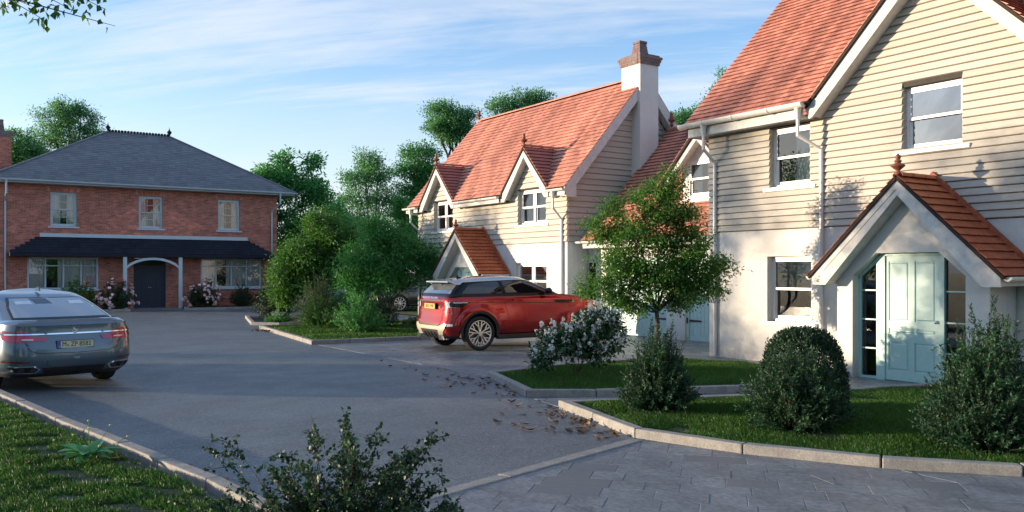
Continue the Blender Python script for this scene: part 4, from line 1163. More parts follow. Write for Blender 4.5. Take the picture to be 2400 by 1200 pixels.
# ================================================================== HOUSE C: brick house with slate roof
YC = 44.5
hC = thing('brick_house', 'red brick house with grey slate hipped roof and long dark canopy across the front', 'house', (8.8, YC, 0))
fC = FR((2.1, YC, 0), (1, 0, 0), (0, 0, 1), (0, -1, 0))
def oC(x0, x1, z0, z1): return (x0 - 2.1, z0, x1 - 2.1, z1)
ups = [oC(c - .54, c + .54, 3.82, 5.38) for c in (5.07, 8.82, 12.54)]
gr = [oC(3.60, 6.52, .95, 2.40), oC(11.15, 14.17, .95, 2.40)]
dr = oC(8.05, 9.52, -.1, 2.40)
WC = 15.0 - 2.1
w = MB(); wall_cells(w, fC, 0, WC, 0, 5.8, ups + gr + [dr], .2); w.box(14.9, YC + .2, 0, 15.0, 53.5, 5.8); w.box(2.1, YC + .2, 0, 2.2, 53.5, 5.8); w.build('mortared_wall', mortar, hC)
arches = [(o[0] - .12, o[3], o[2] + .12, o[3] + .235) for o in ups]
brick_patch(hC, fC, 0, .02, WC, 5.76, ups + gr + [dr] + arches, brick_m, limit=300, near=(6.7, 3.9))
for a in arches:
    n = 20; m0 = MB()
    for i in range(n):
        t0, t1 = i / n, (i + 1) / n; bw = (a[2] - a[0] - .24)
        b0 = a[0] + .12 + bw * t0 + .004; b1 = a[0] + .12 + bw * t1 - .004; c0 = a[0] + (a[2] - a[0]) * t0 + .004; c1 = a[0] + (a[2] - a[0]) * t1 - .004
        mb = MB(); mb.prism([fC(b0, a[1] + .004, -.01), fC(b1, a[1] + .004, -.01), fC(c1, a[3] - .006, -.01), fC(c0, a[3] - .006, -.01)], fC.n * (.018 + rd.uniform(-.002, .002)))
        mb.build('arch_brick', brick_m, hC)
labs = ['left upper sash window reflecting trees', 'middle upper sash window over the door', 'right upper sash window with a chequered blind']
for o, lb in zip(ups, labs):
    window(hC, winframe(fC, o), 1.08, 1.56, depth=.09, frame_m=blue_trim, bars=(2, 1), jamb=.06, sill=(.1, .07, .06), curtains=[(0, .35, curtain_grey), (.65, 1, curtain_grey)], label=lb)
for o in gr:
    window(hC, winframe(fC, o), o[2] - o[0], 1.45, style='wide', depth=.03, frame_m=blue_trim, jamb=.08, sill=(.08, .08, .07), curtains=[(0, .27, curtain_grey), (.42, 1, curtain_grey)])
# double door
fr = winframe(fC, oC(8.05, 9.52, 0, 2.4)); wd = 1.47
m = MB(); fr.box(m, 0, 0, -.2, .06, 2.4, -.1); fr.box(m, wd - .06, 0, -.2, wd, 2.4, -.1); fr.box(m, .06, 2.0, -.2, wd - .06, 2.06, -.1); df = m.build('door_frame', dark_paint, hC)
m = MB(); m.add([fr(.06, 2.06, -.15), fr(wd - .06, 2.06, -.15), fr(wd - .06, 2.4, -.15), fr(.06, 2.4, -.15)], [(0, 1, 2, 3)]); m.build('fanlight', glass, df)
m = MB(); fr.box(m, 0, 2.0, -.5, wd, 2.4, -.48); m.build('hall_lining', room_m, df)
for a0, a1 in ((.062, wd / 2 - .003), (wd / 2 + .003, wd - .062)):
    m = MB(); fr.box(m, a0, .01, -.18, a1, 1.998, -.14); L = a1 - a0
    for q in ((0, .01, .1, 1.998), (L - .1, .01, L, 1.998), (L / 2 - .035, .13, L / 2 + .035, .72), (L / 2 - .035, .86, L / 2 + .035, 1.55), (L / 2 - .035, 1.66, L / 2 + .035, 1.9)): fr.box(m, a0 + q[0], q[1], -.14, a0 + q[2], q[3], -.122)
    for q in ((.1, .01, L - .1, .13), (.1, .72, L - .1, .86), (.1, 1.55, L - .1, 1.66), (.1, 1.9, L - .1, 1.998)): fr.box(m, a0 + q[0], q[1], -.14, a0 + q[2], q[3], -.123)
    dd = m.build('door', dark_paint, hC, label='dark blue panelled leaf of the double door')
    k = MB(); c = fr(wd / 2 + (-.05 if a0 < .5 else .05), 1.0, -.12); k.lathe(c, [(.03, 0), (.012, -.01), (.012, -.03), (.028, -.045), (.02, -.06), (.003, -.065)], 10, 'Y'); k.build('door_knob', steel, dd, smooth=True)
# canopy
m = MB(); cf = 43.6
m.prism([(2.87, cf, 2.60), (4.1, YC - .01, 3.33), (4.1, YC - .01, 2.6)], (.001, 0, 0))
P = {'fl': (2.87, cf, 2.60), 'fr': (14.55, cf, 2.60), 'bl': (4.1, YC, 3.33), 'br': (13.42, YC, 3.33), 'wl': (2.87, YC, 2.6), 'wr': (14.55, YC, 2.6)}
m = MB(); m.box(2.87, cf, 2.44, 14.55, YC - .008, 2.60); m.add([P['fl'], P['fr'], P['br'], P['bl'], P['wl'], P['wr']], [(0, 1, 2, 3), (0, 3, 4), (1, 5, 2)])
cn = m.build('canopy', slate_dark, hC)
ns = 6; vv = Vector((0, YC - cf, .73)); kk = vv.length; vv = vv / kk; nn = Vector((0, -vv.z, vv.y))
for i in range(ns):
    t0 = i / ns; ext = 1.23 * t0; mb = MB(); a = 2.87 + ext - (.15 if i % 2 else 0)
    o = Vector((0, cf, 2.60)) + vv * kk * t0
    while a < 14.55 - 1.13 * t0:
        x0, x1 = max(a, 2.87 + ext) + .002, min(a + .3, 14.55 - 1.13 * t0) - .002
        if x1 - x0 > .03:
            b0 = o + nn * .0; b1 = o + vv * kk / ns * 1.08; z = rd.uniform(0, .002)
            mb.add([Vector((x0, 0, 0)) + b0, Vector((x1, 0, 0)) + b0, Vector((x1, 0, 0)) + b0 + nn * (.014 + z), Vector((x0, 0, 0)) + b0 + nn * (.014 + z), Vector((x1 - .0, 0, 0)) + b1 + nn * .003, Vector((x0, 0, 0)) + b1 + nn * .003], [(0, 1, 2, 3), (3, 2, 4, 5)])
        a += .3
    mb.build('slate_row', slate_dark, cn)
m = MB(); m.box(4.1, YC - .05, 3.335, 13.47, YC, 3.50); m.build('canopy_band', blue_trim, hC)
for x in (7.53, 10.0):
    m = MB(); m.box(x - .08, cf + .02, 0, x + .08, cf + .16, 2.44); m.build('post', blue_trim, hC)
m = MB(); n = 16; ax0, ax1 = 7.61, 9.92; A = []; B_ = []
for i in range(n + 1):
    t = i / n; x = ax0 + (ax1 - ax0) * t; q = 1 - (2 * t - 1) ** 2
    A.append((x, cf + .04, 2.03 + .39 * q ** .8)); B_.append((x, cf + .04, 1.90 + .41 * q ** .8))
for i in range(n): m.prism([A[i], A[i + 1], B_[i + 1], B_[i]], (0, .1, 0))
m.build('canopy_arch', blue_trim, hC)
# roof
E0 = [(1.95, 43.85, 5.83), (15.78, 43.85, 5.83), (15.78, 54.15, 5.83), (1.95, 54.15, 5.83)]; RL, RR = (7.63, 49, 8.98), (10.65, 49, 8.98)
m = MB(); m.add(E0 + [RL, RR], [(0, 1, 5, 4), (1, 2, 5), (2, 3, 4, 5), (3, 0, 4), (3, 2, 1, 0)])
rf = m.build('roof', slate_m, hC)
v1 = Vector((0, 5.15, 3.15)); L = v1.length; v1.normalize(); n1 = Vector((0, -v1.z, v1.y)); ng = 29; g = L / ng
items = []
for i in range(ng):
    t = i / ng; x0 = 1.95 + (7.63 - 1.95) * t; x1 = 15.78 + (10.65 - 15.78) * t; a = x0 - (.15 if i % 2 else 0)
    while a < x1:
        items.append((i, max(a, x0), min(a + .3, x1))); a += .3
items = [q for q in items if q[2] - q[1] > .04]
items.sort(key=lambda q: q[0] * .17 + abs((q[1] + q[2]) / 2 - 8.8) * .35)
rest = MB(); sh = {}
for j, (i, x0, x1) in enumerate(items):
    o = Vector((0, 43.85, 5.83)) + v1 * (i * g + rd.uniform(-.002, .002)); hh = .010 + rd.uniform(0, .004)
    x0 += .002; x1 -= .002
    P = [o + n1 * .0, o + n1 * hh, o + v1 * g * 1.12 + n1 * .002]
    if j < 300 and abs(x1 - x0 - .296) < .002:
        if 's' not in sh:
            mb = MB(); q = [Vector((0, 0, 0)), n1 * .012, v1 * g * 1.12 + n1 * .002]
            mb.add([q[0], q[0] + Vector((.296, 0, 0)), q[1] + Vector((.296, 0, 0)), q[1], q[2] + Vector((.296, 0, 0)), q[2]], [(0, 1, 2, 3), (3, 2, 4, 5), (0, 3, 5), (1, 4, 2)])
            me = bpy.data.meshes.new('slate'); me.from_pydata(mb.v, [], mb.f); me.materials.append(slate_m); sh['s'] = me
        inst('slate', sh['s'], o + Vector((x0, 0, 0)), (0, 0, 0), rf)
    else:
        rest.add([P[0] + Vector((x0, 0, 0)), P[0] + Vector((x1, 0, 0)), P[1] + Vector((x1, 0, 0)), P[1] + Vector((x0, 0, 0)), P[2] + Vector((x1, 0, 0)), P[2] + Vector((x0, 0, 0))], [(0, 1, 2, 3), (3, 2, 4, 5)])
rest.build('slates', slate_m, rf, kind='stuff')
for q0, q1 in ((E0[0], RL), (E0[1], RR)):
    m = MB(); m.tube([Vector(q0) + Vector((0, 0, .02)), Vector(q1) + Vector((0, 0, .02))], .05, 6); m.build('hip_cover', slate_m, rf)
cm = MB(); n = 20
for i in range(n):
    x = RL[0] + (RR[0] - RL[0]) * (i + .5) / n; wdt = (RR[0] - RL[0]) / n
    cm.prism([(x - wdt / 2 + .006, 49, 8.95)] + [(x - math.cos(t) * (wdt / 2 - .008), 49, 9.07 + math.sin(t) * .055) for t in [math.pi * k / 6 for k in range(7)]] + [(x + wdt / 2 - .006, 49, 8.95)], (0, .04, 0))
cm.build('ridge_cresting', slate_dark, rf)
for x in (RL[0], RR[0]):
    m = MB(); m.lathe((x, 49, 8.98), [(.05, -.03), (.04, .06), (.06, .12), (.12, .22), (.13, .25), (.05, .33), (.03, .38), (.012, .44), (.004, .52)], 10); m.build('finial', slate_dark, rf, smooth=True)
gC = half_gutter(hC, (1.9, 43.80, 5.83), (15.85, 43.80, 5.83), .075, rings=(.09, .21, .33, .46, .60, .72, .85), m=blue_trim)
m = MB(); m.box(1.98, 43.9, 5.70, 15.74, 43.93, 5.81); m.box(1.98, 43.93, 5.70, 15.74, YC, 5.72); m.box(15.0, YC, 5.70, 15.74, 53.5, 5.72); m.build('fascia', blue_trim, hC)
downpipe(hC, (2.75, 43.80, 5.80), .03, (2.75, YC - .06), 5.2, 4.9, 0, m=blue_trim)
downpipe(hC, (14.95, 43.80, 5.80), .03, (14.72, YC - .06), 5.25, 4.85, 0, m=blue_trim)
# left chimney of the brick house, brick by brick on the side in view
cf2 = FR((1.85, 48.6, 0), (1, 0, 0), (0, 0, 1), (0, -1, 0))
m = MB(); m.box(1.87, 48.6, 5.9, 3.27, 49.5, 8.30); cC = m.build('chimney', mortar, hC)
brick_patch(cC, cf2, .02, 6.2, 1.42, 8.28, [], brick_m, limit=0)
chimney_cap(cC, 2.57, 49.05, 8.28, .70, .45, brick_cap_m, rd)
brick_pot(cC, 2.75, 49.05, 8.55, .50, .36, .60, brick_cap_m, rd)
# ================================================================== PLANTS
def unit(a): return a / np.maximum(np.linalg.norm(a, axis=-1, keepdims=True), 1e-9)
def leaf_arrays(P, D, N, L, Wd, fold=.25):
    """folded diamond leaves: P base, D direction, N normal"""
    n = len(P); D = unit(D); S = unit(np.cross(D, N)); Nn = np.cross(S, D)
    L = np.asarray(L).reshape(-1, 1) * np.ones((n, 1)); Wd = np.asarray(Wd).reshape(-1, 1) * np.ones((n, 1))
    v0 = P; v2 = P + D * L
    m = P + D * L * .45 + Nn * Wd * fold
    v1 = m + S * Wd * .5; v3 = m - S * Wd * .5
    V = np.stack([v0, v1, v2, v3], 1).reshape(-1, 3)
    b = np.arange(n)[:, None] * 4
    F = np.concatenate([b + np.array([[0, 1, 2]]), b + np.array([[0, 2, 3]])], 1).reshape(-1, 3)
    return V, F
def tubes_np(segs, sides=4):
    """segs: list of (p0, p1, r0, r1)"""
    A = np.array([s[0] for s in segs], float); B = np.array([s[1] for s in segs], float)
    r0 = np.array([s[2] for s in segs])[:, None]; r1 = np.array([s[3] for s in segs])[:, None]
    T = unit(B - A); up = np.where(np.abs(T[:, 2:3]) > .9, np.array([[1., 0, 0]]), np.array([[0, 0, 1.]]))
    U = unit(np.cross(T, up)); Vv = np.cross(T, U); ring = []
    for (C, r) in ((A, r0), (B, r1)):
        for j in range(sides):
            a = 2 * np.pi * j / sides; ring.append(C + (U * np.cos(a) + Vv * np.sin(a)) * r)
    V = np.stack(ring, 1).reshape(-1, 3); n = len(segs); b = np.arange(n)[:, None] * (2 * sides)
    F = np.concatenate([b + np.array([[j, (j + 1) % sides, sides + (j + 1) % sides, sides + j]]) for j in range(sides)], 1).reshape(-1, 4)
    return V, F
def curve_pts(a, b, rg, wob=.12, n=4, lift=0.):
    a = np.array(a, float); b = np.array(b, float); L = np.linalg.norm(b - a); P = [a]
    for i in range(1, n):
        t = i / n; P.append(a + (b - a) * t + rg.normal(0, wob * L / n, 3) + np.array([0, 0, lift * L * math.sin(math.pi * t)]))
    P.append(b); return P

def tree(name, label, cat, base, trunk_h, lobes, ncl, lpc, leaf, lm, bm=None, r0=.08, clr=.2, seed=1, group=None, bare=.0, droop=.25, flat=.7, tips=.25, lean=(0, 0), nlimb_seg=5, shell=.55, twigs=True, sides=5, flowers=None, tlabel=None):
    """tapered trunk, limbs into each lobe, twigs to leaf clusters; lobes: (dx, dy, z, rx, ry, rz, weight)"""
    rg = np.random.default_rng(seed); bx, by, bz = base; bm = bm or bark
    t = thing(name, label, cat, base, group)
    top = np.array([bx + lean[0], by + lean[1], bz + trunk_h])
    segs = []; tp = curve_pts((bx, by, bz - .05), top, rg, .10, 4)
    for i in range(len(tp) - 1): segs.append((tp[i], tp[i + 1], r0 * (1 - .10 * i), r0 * (1 - .10 * (i + 1))))
    wts = np.array([l[6] for l in lobes]); wts = wts / wts.sum()
    nodes = []; cl = []
    for li, l in enumerate(lobes):
        c = np.array([bx + l[0], by + l[1], bz + l[2]]); st = tp[-1] if l[2] > trunk_h * .9 else tp[-2]
        P = curve_pts(st, c, rg, .16, nlimb_seg, .05); rr = r0 * .62 * max(.45, min(1, math.sqrt(wts[li] * 2.2)))
        for i in range(len(P) - 1):
            k0, k1 = 1 - .72 * i / nlimb_seg, 1 - .72 * (i + 1) / nlimb_seg
            segs.append((P[i], P[i + 1], rr * k0, rr * k1))
        n = max(4, int(ncl * wts[li])); d = unit(rg.normal(0, 1, (n, 3))); rad = rg.uniform(shell ** 2, 1, n) ** .5
        rad *= 1 + rg.normal(0, .15, n)
        C = c + d * rad[:, None] * np.array([l[3], l[4], l[5]])
        C[:, 2] = np.maximum(C[:, 2], bz + .12)
        # secondary branches: a handful of nodes on the way out, twigs spring from the nearest
        ns = max(3, n // 9); sel = rg.choice(n, ns, replace=False); hub = []
        for s in sel:
            q0 = P[rg.integers(max(1, nlimb_seg - 3), nlimb_seg + 1)]; q1 = c + (C[s] - c) * .62
            Q = curve_pts(q0, q1, rg, .16, 3, .03); r = rr * .30
            for i in range(3): segs.append((Q[i], Q[i + 1], r * (1 - .22 * i), r * (1 - .22 * (i + 1))))
            hub += Q[1:]
        hub = np.array(hub)
        if twigs:
            for p in C:
                h = hub[np.argmin(((hub - p) ** 2).sum(1))]
                mid = (h + p) / 2 + rg.normal(0, .06 * np.linalg.norm(p - h) + 1e-3, 3)
                r = rr * .11 + .002; segs.append((h, mid, r, r * .8)); segs.append((mid, p, r * .8, r * .45))
        cl.append(np.concatenate([C, np.repeat(c[None], n, 0)], 1))
    V, F = tubes_np(segs, sides)
    np_mesh('trunk', V, F, bm, t, smooth=True)
    cl = np.concatenate(cl); C = cl[:, :3]; O = unit(C - cl[:, 3:])
    k = rg.poisson(lpc, len(C)); idx = np.repeat(np.arange(len(C)), np.maximum(k, 2)); n = len(idx)
    off = rg.normal(0, 1, (n, 3)) * np.array([1, 1, flat]) * clr * .55
    Pp = C[idx] + off
    D = unit(O[idx] * tips + unit(off) * .8 + rg.normal(0, .5, (n, 3)) + np.array([0, 0, -droop]))
    N = unit(rg.normal(0, .55, (n, 3)) + np.array([0, 0, 1.]) + O[idx] * .3)
    sc = rg.uniform(.65, 1.25, n)
    V, F = leaf_arrays(Pp, D, N, leaf[0] * sc, leaf[1] * sc)
    np_mesh('crown', V, F, lm, t)
    if flowers: add_flowers(t, C, O, rg, **flowers)
    return t

def add_flowers(t, C, O, rg, n=60, r=.05, m=None, name='blossom', petals=5, spike=0., only_out=.2, sz=None, zmin=None):
    """single blooms, each a small ruffled head of petals; name = a part of the plant"""
    if zmin is not None:
        k = C[:, 2] > zmin; C, O = C[k], O[k]
    sel = rg.choice(len(C), min(n, len(C)), replace=False)
    proto = []
    for v in range(3):
        mb = MB()
        lay = 3 if spike else 2
        for q in range(26 if spike else lay * petals):
            if spike:      # conical panicle of tiny florets
                h = rg.random() ** .8; a = rg.uniform(0, 6.28); rr_ = r * (1 - h) * .95 + r * .12
                c = Vector((math.cos(a) * rr_, math.sin(a) * rr_, h * spike)); s = r * .42
                d = [Vector(unit(rg.normal(0, 1, 3)) * s) for _ in range(4)]
                mb.add([c + d[0], c + d[1], c + d[2], c + d[3]], [(0, 1, 2), (0, 2, 3), (1, 3, 2)])
            else:
                a = 6.283 * q / petals + rg.uniform(-.2, .2); u = .75 if q >= petals else .15
                d = Vector((math.cos(a), math.sin(a), u)).normalized(); sd = Vector((-math.sin(a), math.cos(a), 0)); w = r * .62
                k = r * (1 if q < petals else .7)
                mb.add([(0, 0, 0), d * k * .6 + sd * w * .6, d * k * 1.05, d * k * .6 - sd * w * .6], [(0, 1, 2, 3)])
        me = bpy.data.meshes.new(name); me.from_pydata(mb.v, [], mb.f); me.materials.append(m); proto.append(me)
    for i in sel:
        p = C[i] + O[i] * r * .9; nn = Vector(O[i]) * (0.25 if spike else 1) + Vector((0, 0, .9 if spike else .35)) + Vector(rg.normal(0, .22, 3))
        q = nn.to_track_quat('Z', 'Y').to_euler(); s = rg.uniform(.75, 1.25)
        inst(name, proto[rg.integers(3)], p, q, t, (s, s, s))

def shrub(name, label, cat, base, nst, H, Rr, leaf, lm, sm, gap=.022, seed=1, side=5, group=None, profile=None, up=.5, droop=0., arch=0., start=.12, r=.004, jitter=.5, squash=(1, 1), pair=True, sl=.35, extra=None, low=0.):
    """many thin stems that fan from the foot, paired leaves all along them and their side shoots"""
    rg = np.random.default_rng(seed); bx, by, bz = base
    t = thing(name, label, cat, base, group)
    segs = []; LP = []; LD = []; TD = []
    def stem(a, b, rr, lift, dens=1., st=0.):
        L = np.linalg.norm(b - a); n = 5; P = []
        bow = rg.normal(0, .05 * L, 3)
        for i in range(n + 1):
            q = i / n; P.append(a + (b - a) * q + bow * math.sin(math.pi * q) + np.array([0, 0, lift * L * math.sin(math.pi * q)]))
        for i in range(n): segs.append((P[i], P[i + 1], rr * (1 - .8 * i / n), rr * (1 - .8 * (i + 1) / n)))
        P = np.array(P); m = max(2, int(L * (1 - st) / gap * dens)); q = st + (1 - st) * (np.arange(m) + rg.uniform(0, .9, m)) / m; q = np.clip(q, 0, .999)
        k = (q * n).astype(int); f = (q * n - k)[:, None]; pt = P[k] * (1 - f) + P[k + 1] * f; T = unit(P[k + 1] - P[k])
        ph = rg.uniform(0, 6.28, m)
        for s in ((0, math.pi) if pair else (0,)):
            ref = unit(np.cross(T, rg.normal(0, .2, (m, 3)) + np.array([.3, .2, 1.]))); bi = np.cross(T, ref)
            sd = ref * np.cos(ph + s)[:, None] + bi * np.sin(ph + s)[:, None]
            LP.append(pt); LD.append(unit(sd + T * up + rg.normal(0, .18, (m, 3)) + np.array([0, 0, -droop]))); TD.append(T)
        return P
    for i in range(nst):
        a = rg.uniform(0, 2 * np.pi); q = math.sqrt(rg.uniform(0, 1)); rho = q * Rr
        h = H * ((1 - q ** 2.4) * .75 + .25) * (rg.uniform(.68, .98) if rg.random() < .88 else rg.uniform(1.0, 1.16)) if profile is None else profile(q) * rg.uniform(.85, 1.05)
        h = max(h * (1 - low * rg.random() * q), .08)
        A = np.array([bx + math.cos(a) * rho * .28 * squash[0], by + math.sin(a) * rho * .28 * squash[1], bz])
        B = np.array([bx + math.cos(a) * rho * squash[0], by + math.sin(a) * rho * squash[1], bz + h]) + rg.normal(0, .02, 3)
        P = stem(A, B, r, arch, 1., start)
        for s in range(rg.poisson(side)):
            k = rg.integers(1, 5); p = P[k] + (P[k + 1] - P[k]) * rg.random(); T = unit(P[k + 1] - P[k])
            d = unit(T * .8 + rg.normal(0, .55, 3) + np.array([math.cos(a), math.sin(a), 0]) * .3); L = sl * H * rg.uniform(.35, .9) * (1 - .12 * k)
            stem(p, p + d * L, r * .55, arch, 1., .1)
    V, F = tubes_np(segs, 3); np_mesh('stems', V, F, sm, t)
    P = np.concatenate(LP); D = np.concatenate(LD); T = np.concatenate(TD); n = len(P)
    N = unit(T + rg.normal(0, jitter, (n, 3)) + np.array([0, 0, .3]))
    sc = rg.uniform(.7, 1.25, n)
    ok = P[:, 2] > bz + .02
    V, F = leaf_arrays(P[ok], D[ok], N[ok], leaf[0] * sc[ok], leaf[1] * sc[ok])
    np_mesh('leaves', V, F, lm, t)
    return t, P[ok], D[ok]

lf_young = leafmat('young_tree_leaf', (.032, .130, .026), (.115, .260, .048), trans=.45)
lf_yellow = leafmat('olive_green_leaf', (.032, .125, .030), (.095, .23, .045), trans=.40)
lf_fresh = leafmat('fresh_green_leaf', (.028, .16, .05), (.08, .28, .07), trans=.42)
lf_privet = leafmat('dark_glossy_leaf', (.010, .045, .026), (.030, .098, .036), trans=.15, rough=.52)
lf_top = leafmat('box_leaf', (.008, .032, .016), (.022, .062, .026), trans=.12, rough=.5)
lf_birch = leafmat('small_round_leaf', (.014, .052, .026), (.040, .095, .040), trans=.2, rough=.48)
lf_bg = leafmat('park_tree_leaf', (.055, .20, .10), (.13, .33, .14), trans=.5)
lf_bg2 = leafmat('broad_tree_leaf', (.045, .22, .08), (.12, .37, .12), trans=.5, rough=.4)
lf_dark = leafmat('dark_evergreen_leaf', (.016, .045, .022), (.035, .075, .03), trans=.15)
lf_feather = leafmat('grey_green_leaf', (.05, .095, .05), (.10, .15, .075), trans=.2)
lf_lilac = leafmat('lilac_leaf', (.018, .070, .030), (.050, .13, .045), trans=.22, rough=.33)
white_fl = mat('white_blossom', (.80, .78, .72), .7, var=.08); pink_fl = mat('pink_blossom', (.78, .50, .52), .7, (.82, .62, .62), var=.1)
red_fl = mat('red_rose', (.42, .035, .03), .6, (.55, .10, .04), var=.2); yellow_fl = mat('yellow_flower', (.62, .60, .10), .6)
daisy_fl = mat('white_daisy', (.80, .82, .72), .7, var=.05)

# young tree in front of the garage
tree('young_tree', 'slender young tree with a loose green crown on the small lawn before the garage', 'tree', (10.75, 11.45, .05), .98,
     [(-.05, .0, 1.62, .62, .62, .42, 1.4), (-.55, .40, 1.75, .50, .5, .42, 1.1), (.45, -.35, 1.70, .48, .5, .42, 1.1), (-.30, .22, 2.35, .60, .6, .45, 1.4), (.35, -.25, 2.30, .48, .5, .45, 1.0),
      (.05, 0, 2.95, .50, .5, .42, 1.0), (-.35, .25, 1.15, .45, .4, .2, .5), (-.82, .62, 2.45, .24, .26, .26, .3), (.74, -.60, 1.55, .36, .34, .34, .5), (.20, -.12, 3.35, .22, .22, .30, .28), (-.72, .5, 1.30, .40, .4, .26, .4), (.36, -.22, 1.25, .5, .4, .22, .45), (-1.0, .72, 1.42, .16, .16, .14, .12), (.62, -.45, 2.05, .22, .22, .2, .25), (-.62, .45, 2.85, .2, .2, .2, .2), (.42, -.3, 2.75, .2, .2, .2, .2), (.95, -.72, 1.85, .14, .14, .12, .12)],
     600, 66, (.060, .029), lf_young, r0=.060, clr=.145, seed=11, droop=.3, shell=.35)
# lilac-like shrub with white panicles
t_lil = tree('flowering_shrub', 'white flowering bush with lilac-like panicles beside the red car', 'shrub', (8.62, 11.0, .05), .10,
     [(-.36, .28, 0.440, .24, .24, .20, .8), (-.20, .16, 0.634, .24, .24, .18, .8), (.0, 0, 0.546, .30, .3, .24, 1.1), (.20, -.12, 0.774, .26, .26, .24, 1.1), (.34, -.22, 0.862, .22, .22, .20, .8), (.42, -.3, 0.634, .24, .24, .26, .8), (-.48, .36, 0.246, .12, .12, .1, .3), (.25, -.2, 0.352, .2, .2, .14, .4)],
     230, 14, (.095, .048), lf_lilac, bm=twig, r0=.022, clr=.10, seed=4, droop=.15, shell=.5, flowers=dict(n=190, r=.052, m=white_fl, name='blossom_panicle', spike=.16, zmin=.30))
# the three shrubs of the front lawn and the clipped dome
shrub('shrub', 'loose dark bush in the front lawn below the young tree, left of the clipped dome', 'shrub', (7.36, 7.80, .05), 360, 1.06, .50, (.036, .0125), lf_privet, twig, gap=.016, seed=21, side=3, up=1.1, arch=.02, sl=.22, low=.55)
shrub('shrub', 'spreading dark bush in front of the clipped dome, middle of the front lawn', 'shrub', (7.80, 6.14, .05), 380, 1.0, .62, (.036, .0125), lf_privet, twig, gap=.016, seed=22, side=3, up=1.1, arch=.02, sl=.24, low=.55)
shrub('shrub', 'tall dense dark bush at the right edge before the pale blue front door', 'shrub', (8.36, 4.38, .05), 500, 1.36, .62, (.036, .0125), lf_privet, twig, gap=.016, seed=23, side=3, up=1.1, arch=.02, sl=.2, low=.5)
shrub('shrub', 'second dark bush at the far right edge against the shaded porch side', 'shrub', (9.6, 4.25, .05), 200, 1.3, .5, (.036, .0125), lf_privet, twig, gap=.017, seed=24, side=3, up=1.1, sl=.24, low=.4)
def topiary():
    rg = np.random.default_rng(31); c = np.array([8.55, 6.62, .05]); r = np.array([.50, .50, 1.04])
    t = thing('topiary', 'clipped dome-shaped box bush behind the spreading bush in the front lawn', 'topiary', tuple(c))
    n = 26000; d = unit(rg.normal(0, 1, (n, 3))); d[:, 2] = np.abs(d[:, 2]); s = rg.uniform(.86, 1.0, n)
    # super-ellipse: upright flanks, round crown
    q = (np.abs(d[:, 0]) ** 2 + np.abs(d[:, 1]) ** 2) ** (3 / 2) + np.abs(d[:, 2]) ** 3; P = d / (q ** (1 / 3))[:, None] * s[:, None]
    P = c + P * r + rg.normal(0, .008, (n, 3)); D = unit(d + rg.normal(0, .7, (n, 3)) + np.array([0, 0, .3])); N = unit(d + rg.normal(0, .5, (n, 3)))
    V, F = leaf_arrays(P, D, N, .032, .017); np_mesh('leaves', V, F, lf_top, t)
    segs = []
    for i in range(60):
        a = rg.uniform(0, 6.28); h = rg.uniform(.3, 1); q = c + np.array([math.cos(a) * .42 * h, math.sin(a) * .42 * h, .95 * math.sqrt(1 - (h * .8) ** 2)])
        segs += [(c, (c + q) / 2 + rg.normal(0, .03, 3), .012, .007), ((c + q) / 2, q, .007, .003)]
    V, F = tubes_np(segs, 3); np_mesh('stems', V, F, twig, t)
topiary()
# bush in the foreground
def fore():
    rg = np.random.default_rng(41); bx, by, bz = 2.02, 4.86, .0
    t = thing('shrub', 'open twiggy bush with small glossy leaves in the foreground at the bottom edge', 'shrub', (bx, by, bz))
    fx, fy = .8315, -.5556                       # to the right as seen from the camera side; depth axis (.5556, .8315)
    ends = [(-.78, .76), (-.62, .50), (-.42, .70), (-.27, .60), (-.10, .88), (-.02, .93), (.08, .72), (.20, .86), (.33, .62), (.45, .70), (.56, .80), (.62, .50), (.70, .30), (-.85, .35), (-.5, .3), (0, .5), (.3, .4), (.78, .14), (-.2, .35), (.15, .6), (-.34, .45), (.45, .5)]
    segs = []; C = []
    for r, h in ends:
        for rep in range(3):
            dd = rg.uniform(-.35, .3); r2 = r + rg.normal(0, .05) * rep; h2 = h * .93 * (1 - .18 * rep * rg.random())
            b = np.array([bx + r2 * fx + dd * .5556, by + r2 * fy + dd * .8315, bz + h2]); a = np.array([bx + r2 * fx * .2, by + r2 * fy * .2, bz])
            P = curve_pts(a, b, rg, .10, 6, .05)
            for i in range(6): segs.append((P[i], P[i + 1], .006 * (1 - .13 * i), .006 * (1 - .13 * (i + 1))))
            for i in range(1, 6):
                for s in range(3):
                    p = P[i] + (P[i + 1] - P[i]) * rg.random(); L = rg.uniform(.10, .26) * (1.1 - .12 * i)
                    q = p + unit(unit(P[i + 1] - P[i]) * .9 + rg.normal(0, .6, 3)) * L; segs.append((p, q, .0025, .001))
                    m = int(L / .0075); k = rg.random((m, 1)); C.append(p + (q - p) * k + rg.normal(0, .008, (m, 3)))
            tp = P[5]; m = 14; C.append(tp + (P[6] - tp) * rg.random((m, 1)) + rg.normal(0, .008, (m, 3)))
    V, F = tubes_np(segs, 4); np_mesh('stems', V, F, twig, t)
    C = np.concatenate(C); n = len(C)
    V, F = leaf_arrays(C, unit(rg.normal(0, 1, (n, 3)) + np.array([0, 0, .1])), unit(rg.normal(0, .9, (n, 3)) + np.array([0, 0, .8])),   .027 * rg.uniform(.6, 1.25, n), .023 * rg.uniform(.6, 1.25, n), fold=.12)
    np_mesh('leaves', V, F, lf_birch, t)
fore()
